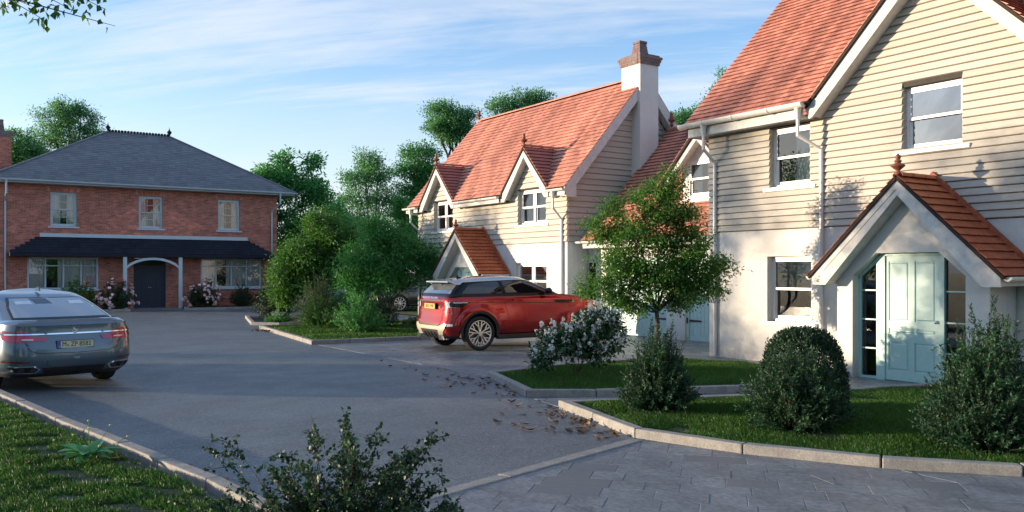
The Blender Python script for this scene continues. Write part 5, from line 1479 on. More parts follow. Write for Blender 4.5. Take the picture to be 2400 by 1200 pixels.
# trees and bushes of the island
tree('small_tree', 'olive green bushy tree at the left end of the island, beside the brick house corner', 'tree', (11.2, 28.6, .05), .9,
     [(-.85, .6, 1.5, .75, .7, .65, 1), (-.3, .25, 2.4, .85, .8, .7, 1.2), (.5, -.3, 2.9, .75, .7, .6, 1), (.9, -.6, 2.0, .7, .7, .7, 1), (0, 0, 3.35, .6, .6, .45, .7), (-.95, .7, .95, .5, .5, .35, .5), (-1.0, .7, 2.2, .4, .4, .4, .4), (-.4, .3, 1.3, .8, .8, .5, .7)],
     470, 58, (.105, .050), lf_yellow, r0=.08, clr=.30, seed=51, shell=.3)
tree('small_tree', 'fine leaved mid green tree in the middle of the island before the parked dark car', 'tree', (12.3, 25.6, .05), .75,
     [(-.75, .5, 2.0, .75, .7, .6, 1), (0, 0, 2.75, .85, .8, .55, 1.2), (.75, -.5, 2.25, .8, .8, .6, 1.1), (.2, -.1, 1.9, .9, .9, .7, 1.2), (-.9, .6, 1.25, .5, .5, .4, .5), (1.1, -.75, 1.65, .55, .5, .5, .7), (-.3, .2, 3.1, .5, .5, .35, .5), (0, 0, 1.35, .8, .8, .4, .6)],
     470, 62, (.100, .040), lf_fresh, r0=.07, clr=.28, seed=52, shell=.3)
tg, RP, RD = shrub('rose_bush', 'rose bush with scattered red blooms at the front of the island, the leftmost', 'shrub', (9.75, 25.0, .05), 60, 1.15, .75, (.05, .028), lf_young, twig, gap=.03, seed=61, side=5, up=.5, sl=.35, low=.5)
rgx = np.random.default_rng(5)
def roses(t, P, n, m, name='rose', r=.035, petals=6, zmin=.3):
    c = P.mean(0); add_flowers(t, P, unit(P - np.array([c[0], c[1], c[2] - .4])), rgx, n=n, r=r, m=m, name=name, petals=petals, zmin=zmin)
def outer(P, frac=.35):
    c = P.mean(0); d = np.linalg.norm((P - c) * np.array([1, 1, .8]), axis=1); return P[d > np.quantile(d, 1 - frac)]
roses(tg, outer(RP), 16, red_fl)
tg, RP, RD = shrub('rose_bush', 'larger rose bush with a few red blooms in the middle of the island front', 'shrub', (9.95, 22.6, .05), 90, 1.35, .85, (.05, .028), lf_fresh, twig, gap=.028, seed=62, side=5, up=.5, sl=.3, low=.5)
roses(tg, outer(RP), 16, red_fl)
tg, RP, RD = shrub('rose_bush', 'small straggly rose bush behind the back left corner of the red car', 'shrub', (12.1, 22.4, .05), 26, .75, .45, (.05, .028), lf_young, twig, gap=.035, seed=63, side=4, up=.4, sl=.4)
roses(tg, outer(RP), 9, red_fl, zmin=.15)
shrub('shrub', 'dark dense shrub filling the middle of the island behind the roses', 'shrub', (11.2, 24.2, .05), 90, 1.15, .8, (.06, .03), lf_dark, twig, gap=.035, seed=64, side=5, up=.5, sl=.3)
shrub('shrub', 'feathery grey-green upright bush behind the white daisies', 'shrub', (10.6, 27.4, .05), 120, 1.62, .8, (.05, .012), lf_feather, twig, gap=.022, seed=65, side=5, up=1.4, sl=.26)
shrub('shrub', 'dark small leaved bush at the left tip of the flower bed', 'shrub', (10.4, 31.0, .05), 110, 1.45, .85, (.05, .028), lf_dark, twig, gap=.028, seed=66, side=5, up=.5, sl=.26)
tg, RP, RD = shrub('daisies', 'low mound of small white daisies at the left tip of the flower bed', 'flowers', (9.72, 28.55, .05), 150, .42, .52, (.05, .014), lf_fresh, twig, gap=.03, seed=67, side=1, up=1.1, sl=.3)
top = RP[RP[:, 2] > .27]
add_flowers(tg, top, unit(np.concatenate([rgx.normal(0, .3, (len(top), 2)), np.ones((len(top), 1))], 1)), rgx, n=170, r=.026, m=daisy_fl, name='daisy', petals=6)
tg, RP, RD = shrub('ground_plant', 'low pale leaved plant on the grass right of the roses, behind the red car', 'plant', (12.6, 24.3, .05), 50, .35, .5, (.08, .05), lf_feather, twig, gap=.04, seed=68, side=2, up=.3)
shrub('shrub', 'low dark shrub in front of the wheel of the parked dark car', 'shrub', (14.2, 30.5, .05), 60, .75, .9, (.06, .03), lf_dark, twig, gap=.035, seed=69, side=4, up=.5, sl=.3)
# planting before the brick house
def rhodo(label, base, seed, H=1.5, Rr=.95):
    t, P, D = shrub('rhododendron', label, 'shrub', base, 75, H, Rr, (.10, .035), lf_dark, twig, gap=.045, seed=seed, side=5, up=.4, sl=.28)
    o = outer(P, .30); c = P.mean(0); cam = np.array([0, 0, 1.75]) - c
    k = ((o - c) @ unit(cam)) > -.1; o = o[k]
    add_flowers(t, o, unit(o - c + np.array([0, -.4, .1])), rgx, n=85, r=.072, m=pink_fl, petals=6)
rhodo('pink flowering rhododendron left of the blue double door', (7.05, 43.0, .05), 71, 1.45, .95)
rhodo('pink flowering rhododendron right of the blue double door', (10.95, 43.0, .05), 72, 1.45, .98)
shrub('shrub', 'fresh green bush below the left ground floor window of the brick house', 'shrub', (5.45, 43.1, .05), 70, 1.45, .9, (.10, .05), lf_young, twig, gap=.05, seed=73, side=5, up=.5, sl=.3)
shrub('shrub', 'rounded dark shrub under the right ground floor window of the brick house', 'shrub', (12.7, 42.9, .05), 80, 1.15, .62, (.08, .025), lf_dark, twig, gap=.035, seed=74, side=5, up=1., sl=.28)
shrub('shrub', 'small thin dark shrub at the right corner of the brick house', 'shrub', (13.9, 43.3, .05), 50, 1.05, .5, (.08, .04), lf_dark, twig, gap=.045, seed=75, side=4, up=.5, sl=.28)
shrub('shrub', 'low dark bush beside the last window of the brick house', 'shrub', (14.9, 41.9, .05), 60, 1.0, .7, (.08, .04), lf_dark, twig, gap=.045, seed=76, side=4, up=.5, sl=.28)

# trees beyond the houses
def at(px, f, z=0):
    u = (px - 1200) / 2040.; return (round(f * (u * .8315 + .5556), 2), round(f * (-u * .5556 + .8315), 2), z)
def bgtree(label, px, f, top, wid, lm, seed, ncl=420, lpc=26, lf=(.22, .10), lob=None, low=.3, group='trees beyond the houses', th=.28, sparse=0.45, clr=.62, name='tree'):
    b = at(px, f); rg = np.random.default_rng(seed); H = top
    L = lob or []
    if not L:
        n = 9
        for i in range(n):
            h = low + (1 - low) * (i + .5) / n; w = wid * (math.sin(math.pi * min(1, (h - low) / (1 - low) * .85 + .18)) ** .7) * .5
            a = rg.uniform(0, 6.28); q = w * .55
            L.append((math.cos(a) * q, math.sin(a) * q, H * h - H * .06, w * .72, w * .72, H * .11, 1))
    tree(name, label, 'tree', b, H * th, L, int(ncl * .78), int(lpc * 1.55), (lf[0] * .82, lf[1] * .82), lm, r0=.022 * H, clr=clr * .66, seed=seed, group=group, shell=sparse, droop=.1, twigs=True, sides=4)
def lobes_px(px0, f, items):
    """lobes given as offsets in metres to the right of the trunk as seen from the street: (right, z, r, rz, w)"""
    return [(r * .8315 + d * .5556, -r * .5556 + d * .8315, z, q, q, rz, w) for (r, z, q, rz, w, d) in items]
bgtree('airy tall tree rising behind the left half of the slate roof', 160, 62, 14.2, 6.5, lf_bg, 81, ncl=700, lpc=20, lf=(.20, .09),
       lob=lobes_px(160, 62, [(-.9, 12.9, 1.5, .9, 1.2, 0), (.9, 12.6, 1.3, .9, 1.1, 0), (0, 13.4, 1.1, .6, .8, 0), (1.5, 11.7, 1.1, .8, .9, .5), (-1.3, 11.5, 1.3, .8, .9, 0), (0, 11.2, 1.8, .8, 1.1, 0), (-2.1, 10.4, 1.1, .6, .7, 0), (.8, 10.0, 1.6, .7, .9, 0)]), clr=.55)
bgtree('green tree close to the chimney of the brick house', 45, 58, 11.6, 4, lf_bg, 82, ncl=360, lob=lobes_px(45, 58, [(0, 10.4, 1.2, .7, 1, 0), (-.6, 9.5, 1.2, .7, 1, 0), (.8, 9.6, 1.0, .6, 1, 0), (.2, 8.6, 1.6, .9, 1, 0)]), clr=.5)
bgtree('bright broad leaved tree right behind the corner of the brick house', 700, 50, 9.0, 5, lf_bg2, 83, ncl=560, lpc=22, lf=(.30, .12),
       lob=lobes_px(700, 50, [(-.9, 8.0, .55, .7, .6, 0), (.75, 8.1, .5, .45, .4, 0), (-1.9, 7.4, .6, .5, .5, 0), (-.4, 7.0, 1.1, .6, 1, 0), (.5, 6.4, 1.2, .8, 1.2, 0), (-1.2, 5.6, 1.3, .9, 1.2, 0), (1.3, 5.0, 1.2, .8, 1, 0), (-.5, 4.2, 1.7, .9, 1.2, 0), (1.4, 6.2, .6, .5, .4, 0), (-2.9, 7.2, .5, .4, .4, 1), (0, 2.8, 1.9, 1, 1, 0)]), clr=.55, low=.1, th=.2)
bgtree('pale green tree with an open pointed crown in the gap between the houses', 865, 54, 10.2, 5, lf_bg, 84, ncl=620, lpc=22, lf=(.20, .09),
       lob=lobes_px(865, 54, [(0, 8.6, .9, .7, 1, 0), (.5, 7.9, 1.2, .6, 1, 0), (-.7, 7.4, 1.2, .6, 1, 0), (1.1, 6.6, 1.2, .7, 1, 0), (-.8, 6.1, 1.5, .7, 1, 0), (.4, 5.3, 1.8, .8, 1.2, 0), (-1.3, 4.6, 1.3, .8, 1, 0), (1.0, 3.6, 1.8, 1, 1, 0)]), clr=.55, th=.2)
bgtree('dark green layered tree left of the middle house', 985, 48, 9.6, 5, lf_fresh, 85, ncl=560, lpc=26, lf=(.18, .08),
       lob=lobes_px(985, 48, [(-.1, 8.3, 1.1, .45, 1, 0), (-.2, 7.4, 1.2, .55, 1.1, 0), (-.3, 6.3, 1.0, .5, .9, 0), (.3, 6.9, 1.0, .6, .9, 0), (-.6, 5.2, 1.1, .6, .9, 0), (-.2, 4.0, 1.5, .9, 1.1, 0), (.6, 5.6, 1.0, .8, .8, 0)]), clr=.5, th=.3)
bgtree('tall bare-stemmed tree with a round crown above the left gablet', 1060, 52, 12.6, 4, lf_bg, 86, ncl=480, lpc=24, lf=(.18, .08),
       lob=lobes_px(1060, 52, [(-.6, 11.3, .9, .6, 1, 0), (.5, 11.0, .9, .5, 1, 0), (-.9, 10.4, .8, .45, .8, 0), (.1, 10.6, 1.0, .5, 1, 0), (.7, 10.1, .8, .5, .8, 0), (-.2, 9.8, .8, .35, .6, 0)]), clr=.5, th=.62)
bgtree('green tree crown showing above the ridge of the middle house', 1215, 50, 12.4, 5, lf_bg, 87, ncl=560, lpc=22, lf=(.19, .085),
       lob=lobes_px(1215, 50, [(-.9, 11.2, .8, .6, .9, 0), (.3, 11.5, 1.0, .7, 1, 0), (1.2, 11.6, .7, .6, .8, 0), (1.0, 10.5, 1.0, .6, 1, 0), (-1.1, 10.2, 1.1, .5, 1, 0), (0, 10.2, 1.4, .6, 1.2, 0), (-.4, 9.4, 1.8, .7, 1, 0)]), clr=.5)
bgtree('green tree behind the garage ridge', 1620, 46, 11.2, 5, lf_bg, 88, ncl=560, lpc=22, lf=(.18, .08),
       lob=lobes_px(1620, 46, [(-.6, 9.6, .9, .55, 1, 0), (.3, 9.8, .9, .55, 1, 0), (1.1, 10.3, .7, .5, .7, 0), (1.6, 11.0, .5, .5, .5, 0), (2.0, 11.9, .45, .6, .5, 0), (0, 8.7, 1.6, .7, 1, 0), (.9, 9.2, 1.0, .6, .8, 0)]), clr=.5)
for i, (lb, px, f, H, w, lm) in enumerate([
        ('low bright green tree mass above the roses, in front of the pale tree', 800, 40, 5.0, 3.6, lf_bg2), ('rounded dark tree between the island trees', 745, 44, 4.4, 3.6, lf_dark),
        ('low dark tree against the left edge of the middle house', 940, 40, 5.2, 3.4, lf_fresh), ('dark hedge-like tree low behind the island, furthest back', 860, 60, 5.0, 7, lf_dark),
        ('dark green tree low beside the brick house corner', 690, 47.5, 4.6, 3.4, lf_fresh)]):
    bgtree(lb, px, f, H, w, lm, 90 + i, ncl=420, lpc=24, lf=(.16, .07), low=.08, th=.15, clr=.42)
# big tree off the left edge: its lowest boughs hang into the upper left corner of the view
def bough():
    rg = np.random.default_rng(101); t = thing('tree', 'tree whose leafy boughs hang into the upper left corner of the view', 'tree', (-4.6, 8.6, 0))
    segs = []; tp = curve_pts((-4.6, 8.6, -.05), (-4.3, 8.9, 4.6), rg, .06, 5)
    for i in range(5): segs.append((tp[i], tp[i + 1], .2 - .02 * i, .2 - .02 * (i + 1)))
    C = []
    ends = [(at(20, 8.6, 4.34), 26), (at(75, 8.3, 4.28), 30), (at(110, 8.6, 4.22), 26), (at(45, 8.2, 4.28), 30), (at(180, 8.5, 4.28), 26), (at(250, 8.4, 4.28), 30), (at(270, 8.5, 4.15), 26), (at(-60, 8.6, 4.4), 34), (at(60, 8.8, 4.55), 50), (at(160, 8.7, 4.55), 50), (at(240, 8.6, 4.5), 50), (at(-80, 9.4, 4.7), 60), (at(330, 8.9, 5.1), 40), (at(100, 9.3, 5.3), 70), (at(-150, 9, 5.6), 90), (at(200, 9.5, 5.6), 80)]
    for e, k in ends:
        P = curve_pts(tp[-1] if rg.random() < .5 else tp[-2], e, rg, .06, 6, .10)
        for i in range(6): segs.append((P[i], P[i + 1], .035 * (1 - .155 * i), .035 * (1 - .155 * (i + 1))))
        P = np.array(P); m = int(k * 1.7)
        q = rg.uniform(.72, 1, m) * 6; a = np.minimum(q.astype(int), 5); f = (q - a)[:, None]
        C.append(P[a] * (1 - f) + P[a + 1] * f + rg.normal(0, .09, (m, 3)) * np.array([1, 1, .55]))
    up_ = rg.normal(0, 1, (1300, 3)) * np.array([1.5, 1.5, .6]) + np.array([-4.4, 9.0, 6.3]); C.append(up_)
    V, F = tubes_np(segs, 6); np_mesh('trunk', V, F, bark, t, smooth=True)
    C = np.concatenate(C); n = len(C)
    V, F = leaf_arrays(C, unit(rg.normal(0, .5, (n, 3)) + np.array([0, 0, -.9])), unit(rg.normal(0, 1, (n, 3))), .085 * rg.uniform(.7, 1.2, n), .058 * rg.uniform(.7, 1.2, n))
    np_mesh('crown', V, F, leafmat('lime_leaf', (.02, .075, .015), (.06, .15, .02), trans=.3), t)
bough()
# garden trees on the left side of the street, out of view: they throw the dappled evening shadows
for i, (lb, x, y, H, w, lo, nc, lc) in enumerate([
        ('slender garden tree on the left side of the street, out of view', -8.5, 28.6, 7.2, 2.2, .18, 150, 18), ('open crowned garden tree further left across the street, out of view', -13.0, 26.6, 6.6, 3.0, .28, 120, 14),
        ('round garden tree left of the saloon car, out of view', -4.0, 19.3, 5.4, 2.7, .30, 230, 24), ('tall thin garden tree far left, out of view', -21, 38.0, 9.5, 3.2, .3, 170, 18),
        ('garden tree left of the street across from the middle house, out of view', -4.3, 36.2, 5.5, 2.9, .32, 200, 24)]):
    b = (x, y, 0); rg = np.random.default_rng(200 + i); L = []
    for k in range(7):
        h = lo + (1 - lo) * (k + .5) / 7; ww = w * math.sin(math.pi * (.15 + .7 * (k + .5) / 7)) * .5; a = rg.uniform(0, 6.28)
        L.append((math.cos(a) * ww * .5, math.sin(a) * ww * .5, H * h, ww * .75, ww * .75, H * .09, 1))
    tree('tree', lb, 'tree', b, H * .3, L, nc, lc, (.14, .09), lf_bg2, r0=.09, clr=.5, seed=300 + i, shell=.4, sides=4)
# weed with broad leaves and thin yellow flower stalks in the verge
def weed():
    rg = np.random.default_rng(77); c = np.array([1.17, 8.55, .05]); t = thing('weed', 'broad leaved weed with thin yellow flower stalks by the kerb', 'plant', tuple(c))
    for i in range(16):
        a = i * 2.4 + rg.normal(0, .2); L = rg.uniform(.20, .33); w = rg.uniform(.075, .115); el = rg.uniform(.12, .6); d = np.array([math.cos(a), math.sin(a), 0]); s = np.array([-math.sin(a), math.cos(a), 0])
        V = []; F = []; n = 7
        for k in range(n + 1):
            q = k / n; h = .03 + math.sin(el + .25) * L * q - .5 * L * q * q * (.35 + .4 * math.cos(el)); wd = w * (math.sin(math.pi * min(1, q * .9 + .06)) ** .8) * .5 * (.35 if q < .12 else 1)
            p = c + d * L * q * 1.0 + np.array([0, 0, max(.0, h) + .02]); V += [p + s * wd + np.array([0, 0, wd * .35]), p, p - s * wd + np.array([0, 0, wd * .35])]
        for k in range(n):
            b = 3 * k; F += [[b, b + 1, b + 4, b + 3], [b + 1, b + 2, b + 5, b + 4]]
        np_mesh('leaf', V, F, lf_weed, t, smooth=True)
    heads = [(dx * 1.6, dy * 1.3, h) for dx, dy, h in [(-.03, .16, .30), (.10, .12, .27), (-.13, .19, .24), (.22, -.01, .20), (.0, .02, .26), (-.19, .0, .17), (.08, -.10, .14), (-.10, .08, .20)]]
    for dx, dy, h in heads:
        r_ = dx; P = curve_pts(c, c + np.array([dx * .8315 + dy * .3, -dx * .5556 + dy * .6, h * 1.15]), rg, .08, 4, .06)
        mb = MB(); mb.tube([Vector(p) for p in P], .0022, 4); st = mb.build('flower_stalk', lf_weed, t)
        mb = MB(); mb.lathe(tuple(P[-1]), [(.003, -.006), (.008, 0), (.011, .006), (.009, .010), (.002, .011)], 8); mb.build('flower_head', yellow_fl, st)
lf_weed = leafmat('weed_leaf', (.05, .22, .08), (.09, .30, .09), trans=.25, rough=.35, dark=.1)
weed()
# trees and hedge behind the viewer: what the car bodies, doors and window panes mirror
for i, (lb, x, y, H, w) in enumerate([('broad garden tree behind the viewpoint, out of view', -3.5, -9.0, 7.5, 6.0), ('second broad garden tree behind the viewpoint, out of view', 3.5, -11.0, 8.2, 6.5),
        ('bushy tree on the left side of the street, out of view', -11.0, 3.5, 6.0, 4.5), ('dark garden tree right behind the viewpoint, out of view', 10.5, -9.5, 7.0, 5.5), ('garden tree across the street, left behind the viewpoint, out of view', -10.5, -4.0, 6.5, 5.0)]):
    rg = np.random.default_rng(400 + i); L = []
    for k in range(8):
        h = .14 + .86 * (k + .5) / 8; ww = w * math.sin(math.pi * (.2 + .7 * (k + .5) / 8)) * .5; a = rg.uniform(0, 6.28)
        L.append((math.cos(a) * ww * .45, math.sin(a) * ww * .45, H * h, ww * .85, ww * .85, H * .10, 1))
    tree('tree', lb, 'tree', (x, y, 0), H * .22, L, 330, 26, (.26, .17), lf_bg, r0=.14, clr=.75, seed=500 + i, shell=.3, sides=4, twigs=False)
# fallen leaves
brown_leaf = mat('dry_leaf', (.20, .085, .032), .7, (.095, .035, .014), nscale=14, var=.35, vscale=60, objr=.4, hue2=(.30, .17, .07))
def fallen():
    rg = np.random.default_rng(15); protos = []
    for v in range(6):
        V = []; n = 6; L = .07; w = .036; curl = rg.uniform(.12, .55); tw = rg.uniform(-.5, .5)
        for k in range(n + 1):
            q = k / n; wd = w * math.sin(math.pi * (q * .88 + .08)) ** .9 * .5; z = .004 + curl * .045 * (2 * q - 1) ** 2 * (1 if v % 2 else .4)
            V += [(q * L - L / 2, wd, z + wd * curl * .9 + tw * .008 * q), (q * L - L / 2, 0, z), (q * L - L / 2, -wd, z + wd * curl * .9 - tw * .008 * q)]
        F = []
        for k in range(n): b = 3 * k; F += [(b, b + 1, b + 4, b + 3), (b + 1, b + 2, b + 5, b + 4)]
        V += [(L / 2, .0012, V[-2][2]), (L / 2, -.0012, V[-2][2]), (L / 2 + .022, 0, V[-2][2] + .01)]; F.append((len(V) - 3, len(V) - 2, len(V) - 1))
        me = bpy.data.meshes.new('fallen_leaf'); me.from_pydata(V, [], F); me.materials.append(brown_leaf); me.polygons.foreach_set('use_smooth', [True] * len(me.polygons)); protos.append(me)
    def put(x, y, z, s, label, group):
        o = bpy.data.objects.new('fallen_leaf', protos[rg.integers(6)]); link(o); o.location = (x, y, z)
        o.rotation_euler = (rg.normal(0, .10), rg.normal(0, .08), rg.uniform(0, 6.28)); s *= rg.uniform(.45, 1.3); o.scale = (s, s, s); tag(o, label, 'leaf', group)
    pix = [(912, 860), (949, 865), (975, 870), (990, 877), (998, 885), (995, 893), (1003, 880), (1022, 885), (1028, 871), (1045, 867), (1047, 887), (1050, 893), (1055, 881), (1060, 909), (1040, 908), (1066, 896), (1072, 886), (1085, 903), (1088, 888), (1102, 894), (1108, 900), (1113, 921), (1120, 905), (1125, 905), (1132, 890), (1135, 904), (1142, 887), (1148, 896), (1165, 906), (1178, 908), (1162, 923), (1195, 920), (1178, 940), (1205, 943), (1212, 955), (1243, 955), (1262, 942), (1190, 960), (1176, 973), (1158, 993), (1230, 973), (1285, 954),
           (1306, 957), (1262, 970), (1290, 973), (1320, 970), (1292, 982), (1310, 978), (1327, 975), (1344, 982), (1352, 988), (1316, 992), (1336, 994), (1355, 996), (1365, 990), (1373, 987), (1300, 990), (1275, 1007), (1282, 1015), (1300, 1006), (1302, 1014), (1335, 1008), (1340, 1016), (1356, 1014), (1360, 1016), (1383, 1012), (1386, 1024), (1412, 1018), (1440, 1021), (1230, 995), (1222, 1007), (1210, 998), (1368, 1004), (1376, 1000), (1247, 1012), (1432, 1012), (1420, 1014), (1347, 985), (1062, 902), (1098, 887)]
    for x, y in pix:
        p = 1.75 * 2040 / (y - 637.); u = (x - 1200) / 2040.
        X, Y = p * (u * .8315 + .5556), p * (-u * .5556 + .8315)
        put(X + rg.normal(0, .02), Y + rg.normal(0, .02), .003, 1.7, 'curled brown fallen leaf on the asphalt along the lawn kerbs', 'fallen leaves on the asphalt along the kerbs')
    for (ax, ay), (bx_, by_), n_ in (((6.66, 8.9), (6.12, 7.0), 30), ((7.62, 12.2), (6.88, 10.1), 16), ((7.7, 15.5), (7.6, 12.4), 10)):
        for i in range(n_):
            q = rg.random(); d = abs(rg.normal(0, .16)) + .05
            put(ax + (bx_ - ax) * q - d, ay + (by_ - ay) * q + rg.normal(0, .05), .003, 1.45, 'curled brown fallen leaf on the asphalt along the lawn kerbs', 'fallen leaves on the asphalt along the kerbs')
    for i in range(26):
        put(8.15 + rg.normal(0, .16), 25.2 + rg.normal(0, .55), .004, 1.9, 'dry brown leaf in the small heap at the tip of the island kerb', 'heap of dry leaves by the island kerb')
    for i, (x, y) in enumerate([(155, 1125), (160, 1040), (425, 1103), (445, 1098), (322, 1140), (270, 1082), (72, 1125), (60, 1095), (215, 1148), (250, 1163), (340, 1182), (30, 1185), (205, 1092)]):
        p = 1.70 * 2040 / (y - 637.); u = (x - 1200) / 2040.; X, Y = p * (u * .8315 + .5556), p * (-u * .5556 + .8315)
        put(X, Y, .075, 1.0, 'rust brown leaf lying in the grass of the verge', 'fallen leaves in the verge grass')
    for i, (x, y) in enumerate([(430, 1101), (490, 1118), (530, 1122)]):
        p = 1.75 * 2040 / (y - 637.); u = (x - 1200) / 2040.; X, Y = p * (u * .8315 + .5556), p * (-u * .5556 + .8315)
        put(X, Y, .003, 1.1, 'rust brown leaf on the asphalt at the left kerb by the foreground bush', 'fallen leaves at the left kerb')
fallen()
# ================================================================== CARS
def smooth_interp(xs, ys, x):
    if x <= xs[0]: return ys[0]
    for i in range(len(xs) - 1):
        if x <= xs[i + 1]:
            t = (x - xs[i]) / (xs[i + 1] - xs[i]); t = t * t * (3 - 2 * t) if False else t
            return ys[i] + (ys[i + 1] - ys[i]) * t
    return ys[-1]
def cr(xs, ys, x):
    """Catmull-Rom through (xs, ys)"""
    n = len(xs)
    if x <= xs[0]: return ys[0]
    if x >= xs[-1]: return ys[-1]
    i = max(j for j in range(n - 1) if xs[j] <= x)
    x0, x1 = xs[i], xs[i + 1]; t = (x - x0) / (x1 - x0)
    m0 = (ys[i + 1] - ys[i - 1]) / (xs[i + 1] - xs[i - 1]) if i > 0 else (ys[1] - ys[0]) / (xs[1] - xs[0])
    m1 = (ys[i + 2] - ys[i]) / (xs[i + 2] - xs[i]) if i < n - 2 else (ys[-1] - ys[-2]) / (xs[-1] - xs[-2])
    h = x1 - x0
    return (2 * t**3 - 3 * t**2 + 1) * ys[i] + (t**3 - 2 * t**2 + t) * h * m0 + (-2 * t**3 + 3 * t**2) * ys[i + 1] + (t**3 - t**2) * h * m1

def loft_levels(Z, XR, XF, Wd, nr, nf, topz, z0, zlev=14, N=44, crown=.02, taper=.0, rings=(.9, .75, .55, .3, .08)):
    """horizontal slices of a car shell. Returns verts, faces, face level index"""
    zs = np.linspace(Z[0], Z[-1], zlev); V = []; loops = []
    def outline(z):
        xr, xf, w = cr(Z, XR, z), cr(Z, XF, z), cr(Z, Wd, z)
        xc, a = (xr + xf) / 2, (xf - xr) / 2; half = []
        rx, ry, fx_, fy_ = nr[0], w * nr[1], nf[0], w * nf[1]; e = 2 / 2.5
        n1, n2, n3 = int(N * .16), int(N * .22), int(N * .28)
        for i in range(n1): half.append((xr, (w - ry) * i / n1))
        for i in range(n2): t = math.pi / 2 * i / n2; half.append((xr + rx - rx * math.cos(t) ** e, w - ry + ry * math.sin(t) ** e))
        for i in range(n3): half.append((xr + rx + (xf - fx_ - xr - rx) * i / n3, w))
        for i in range(n2): t = math.pi / 2 * i / n2; half.append((xf - fx_ + fx_ * math.sin(t) ** e, w - fy_ + fy_ * math.cos(t) ** e))
        k = N - len(half)
        for i in range(k + 1): half.append((xf, (w - fy_) * (1 - i / k)))
        pts = half + [(x, -y) for x, y in half[-2:0:-1]]
        out = []
        for x, y in pts:
            q = (x - xc) / a; y *= 1 - .035 * abs(q) ** 2.5 - taper * max(0, q) ** 3
            if q < -.5: x += nr[2] * (y / w) ** 2
            if q > .5: x -= nf[2] * (y / w) ** 2
            out.append((x, y))
        return out
    for z in zs:
        loops.append([(x, y, topz(x, y, z)) for x, y in outline(z)])
    last = outline(zs[-1]); xc = (cr(Z, XR, zs[-1]) + cr(Z, XF, zs[-1])) / 2
    for k in rings:
        loops.append([(xc + (x - xc) * k, y * k, topz(xc + (x - xc) * k, y * k, zs[-1]) + crown * (1 - k * k)) for x, y in last])
    first = outline(zs[0])
    loops.insert(0, [(xc + (x - xc) * .1, y * .1, zs[0]) for x, y in first])
    M = 2 * N; F = []; lv = []
    for l in loops: V += l
    for i in range(len(loops) - 1):
        for j in range(M): F.append((i * M + j, (i + 1) * M + j, (i + 1) * M + (j + 1) % M, i * M + (j + 1) % M)); lv.append(i)
    F.append(tuple((len(loops) - 1) * M + j for j in range(M))[::-1]); lv.append(len(loops) - 1)
    F.append(tuple(range(M))); lv.append(0)
    return V, F, lv

def shell(name, data, mats, parent, matfn=None, cut=None):
    V, F, lv = data; me = bpy.data.meshes.new(name); me.from_pydata(V, [], F)
    for m in mats: me.materials.append(m)
    bm = bmesh.new(); bm.from_mesh(me); bmesh.ops.recalc_face_normals(bm, faces=bm.faces); bm.to_mesh(me); bm.free()
    if matfn: me.polygons.foreach_set('material_index', [matfn(p.center) for p in me.polygons])
    o = bpy.data.objects.new(name, me); link(o)
    if cut:
        for i, (cx, cy, cz, r, y0, y1) in enumerate(cut):
            mb = MB(); mb.lathe((cx, 0, cz), [(r, y0), (r, y1)], 40, 'Y'); cm = bpy.data.meshes.new('cutter'); cm.from_pydata(mb.v, [], mb.f)
            b2 = bmesh.new(); b2.from_mesh(cm); bmesh.ops.recalc_face_normals(b2, faces=b2.faces); b2.to_mesh(cm); b2.free()
            cm.materials.append(mats[-1])
            co = bpy.data.objects.new('cutter', cm); link(co); mod = o.modifiers.new('b', 'BOOLEAN'); mod.object = co; mod.operation = 'DIFFERENCE'; mod.solver = 'EXACT'
            bpy.context.view_layer.update(); dg = bpy.context.evaluated_depsgraph_get(); nm = bpy.data.meshes.new_from_object(o.evaluated_get(dg))
            o.modifiers.clear(); o.data = nm; bpy.data.objects.remove(co)
        me = o.data
    me.name = name
    me.polygons.foreach_set('use_smooth', [True] * len(me.polygons)); me.set_sharp_from_angle(angle=R(38)); me.update()
    bm = bmesh.new(); bm.from_mesh(me); bv = BVHTree.FromBMesh(bm); bm.free()
    o.parent = parent; ORIG[o.name] = Vector((0, 0, 0))
    return o, bv

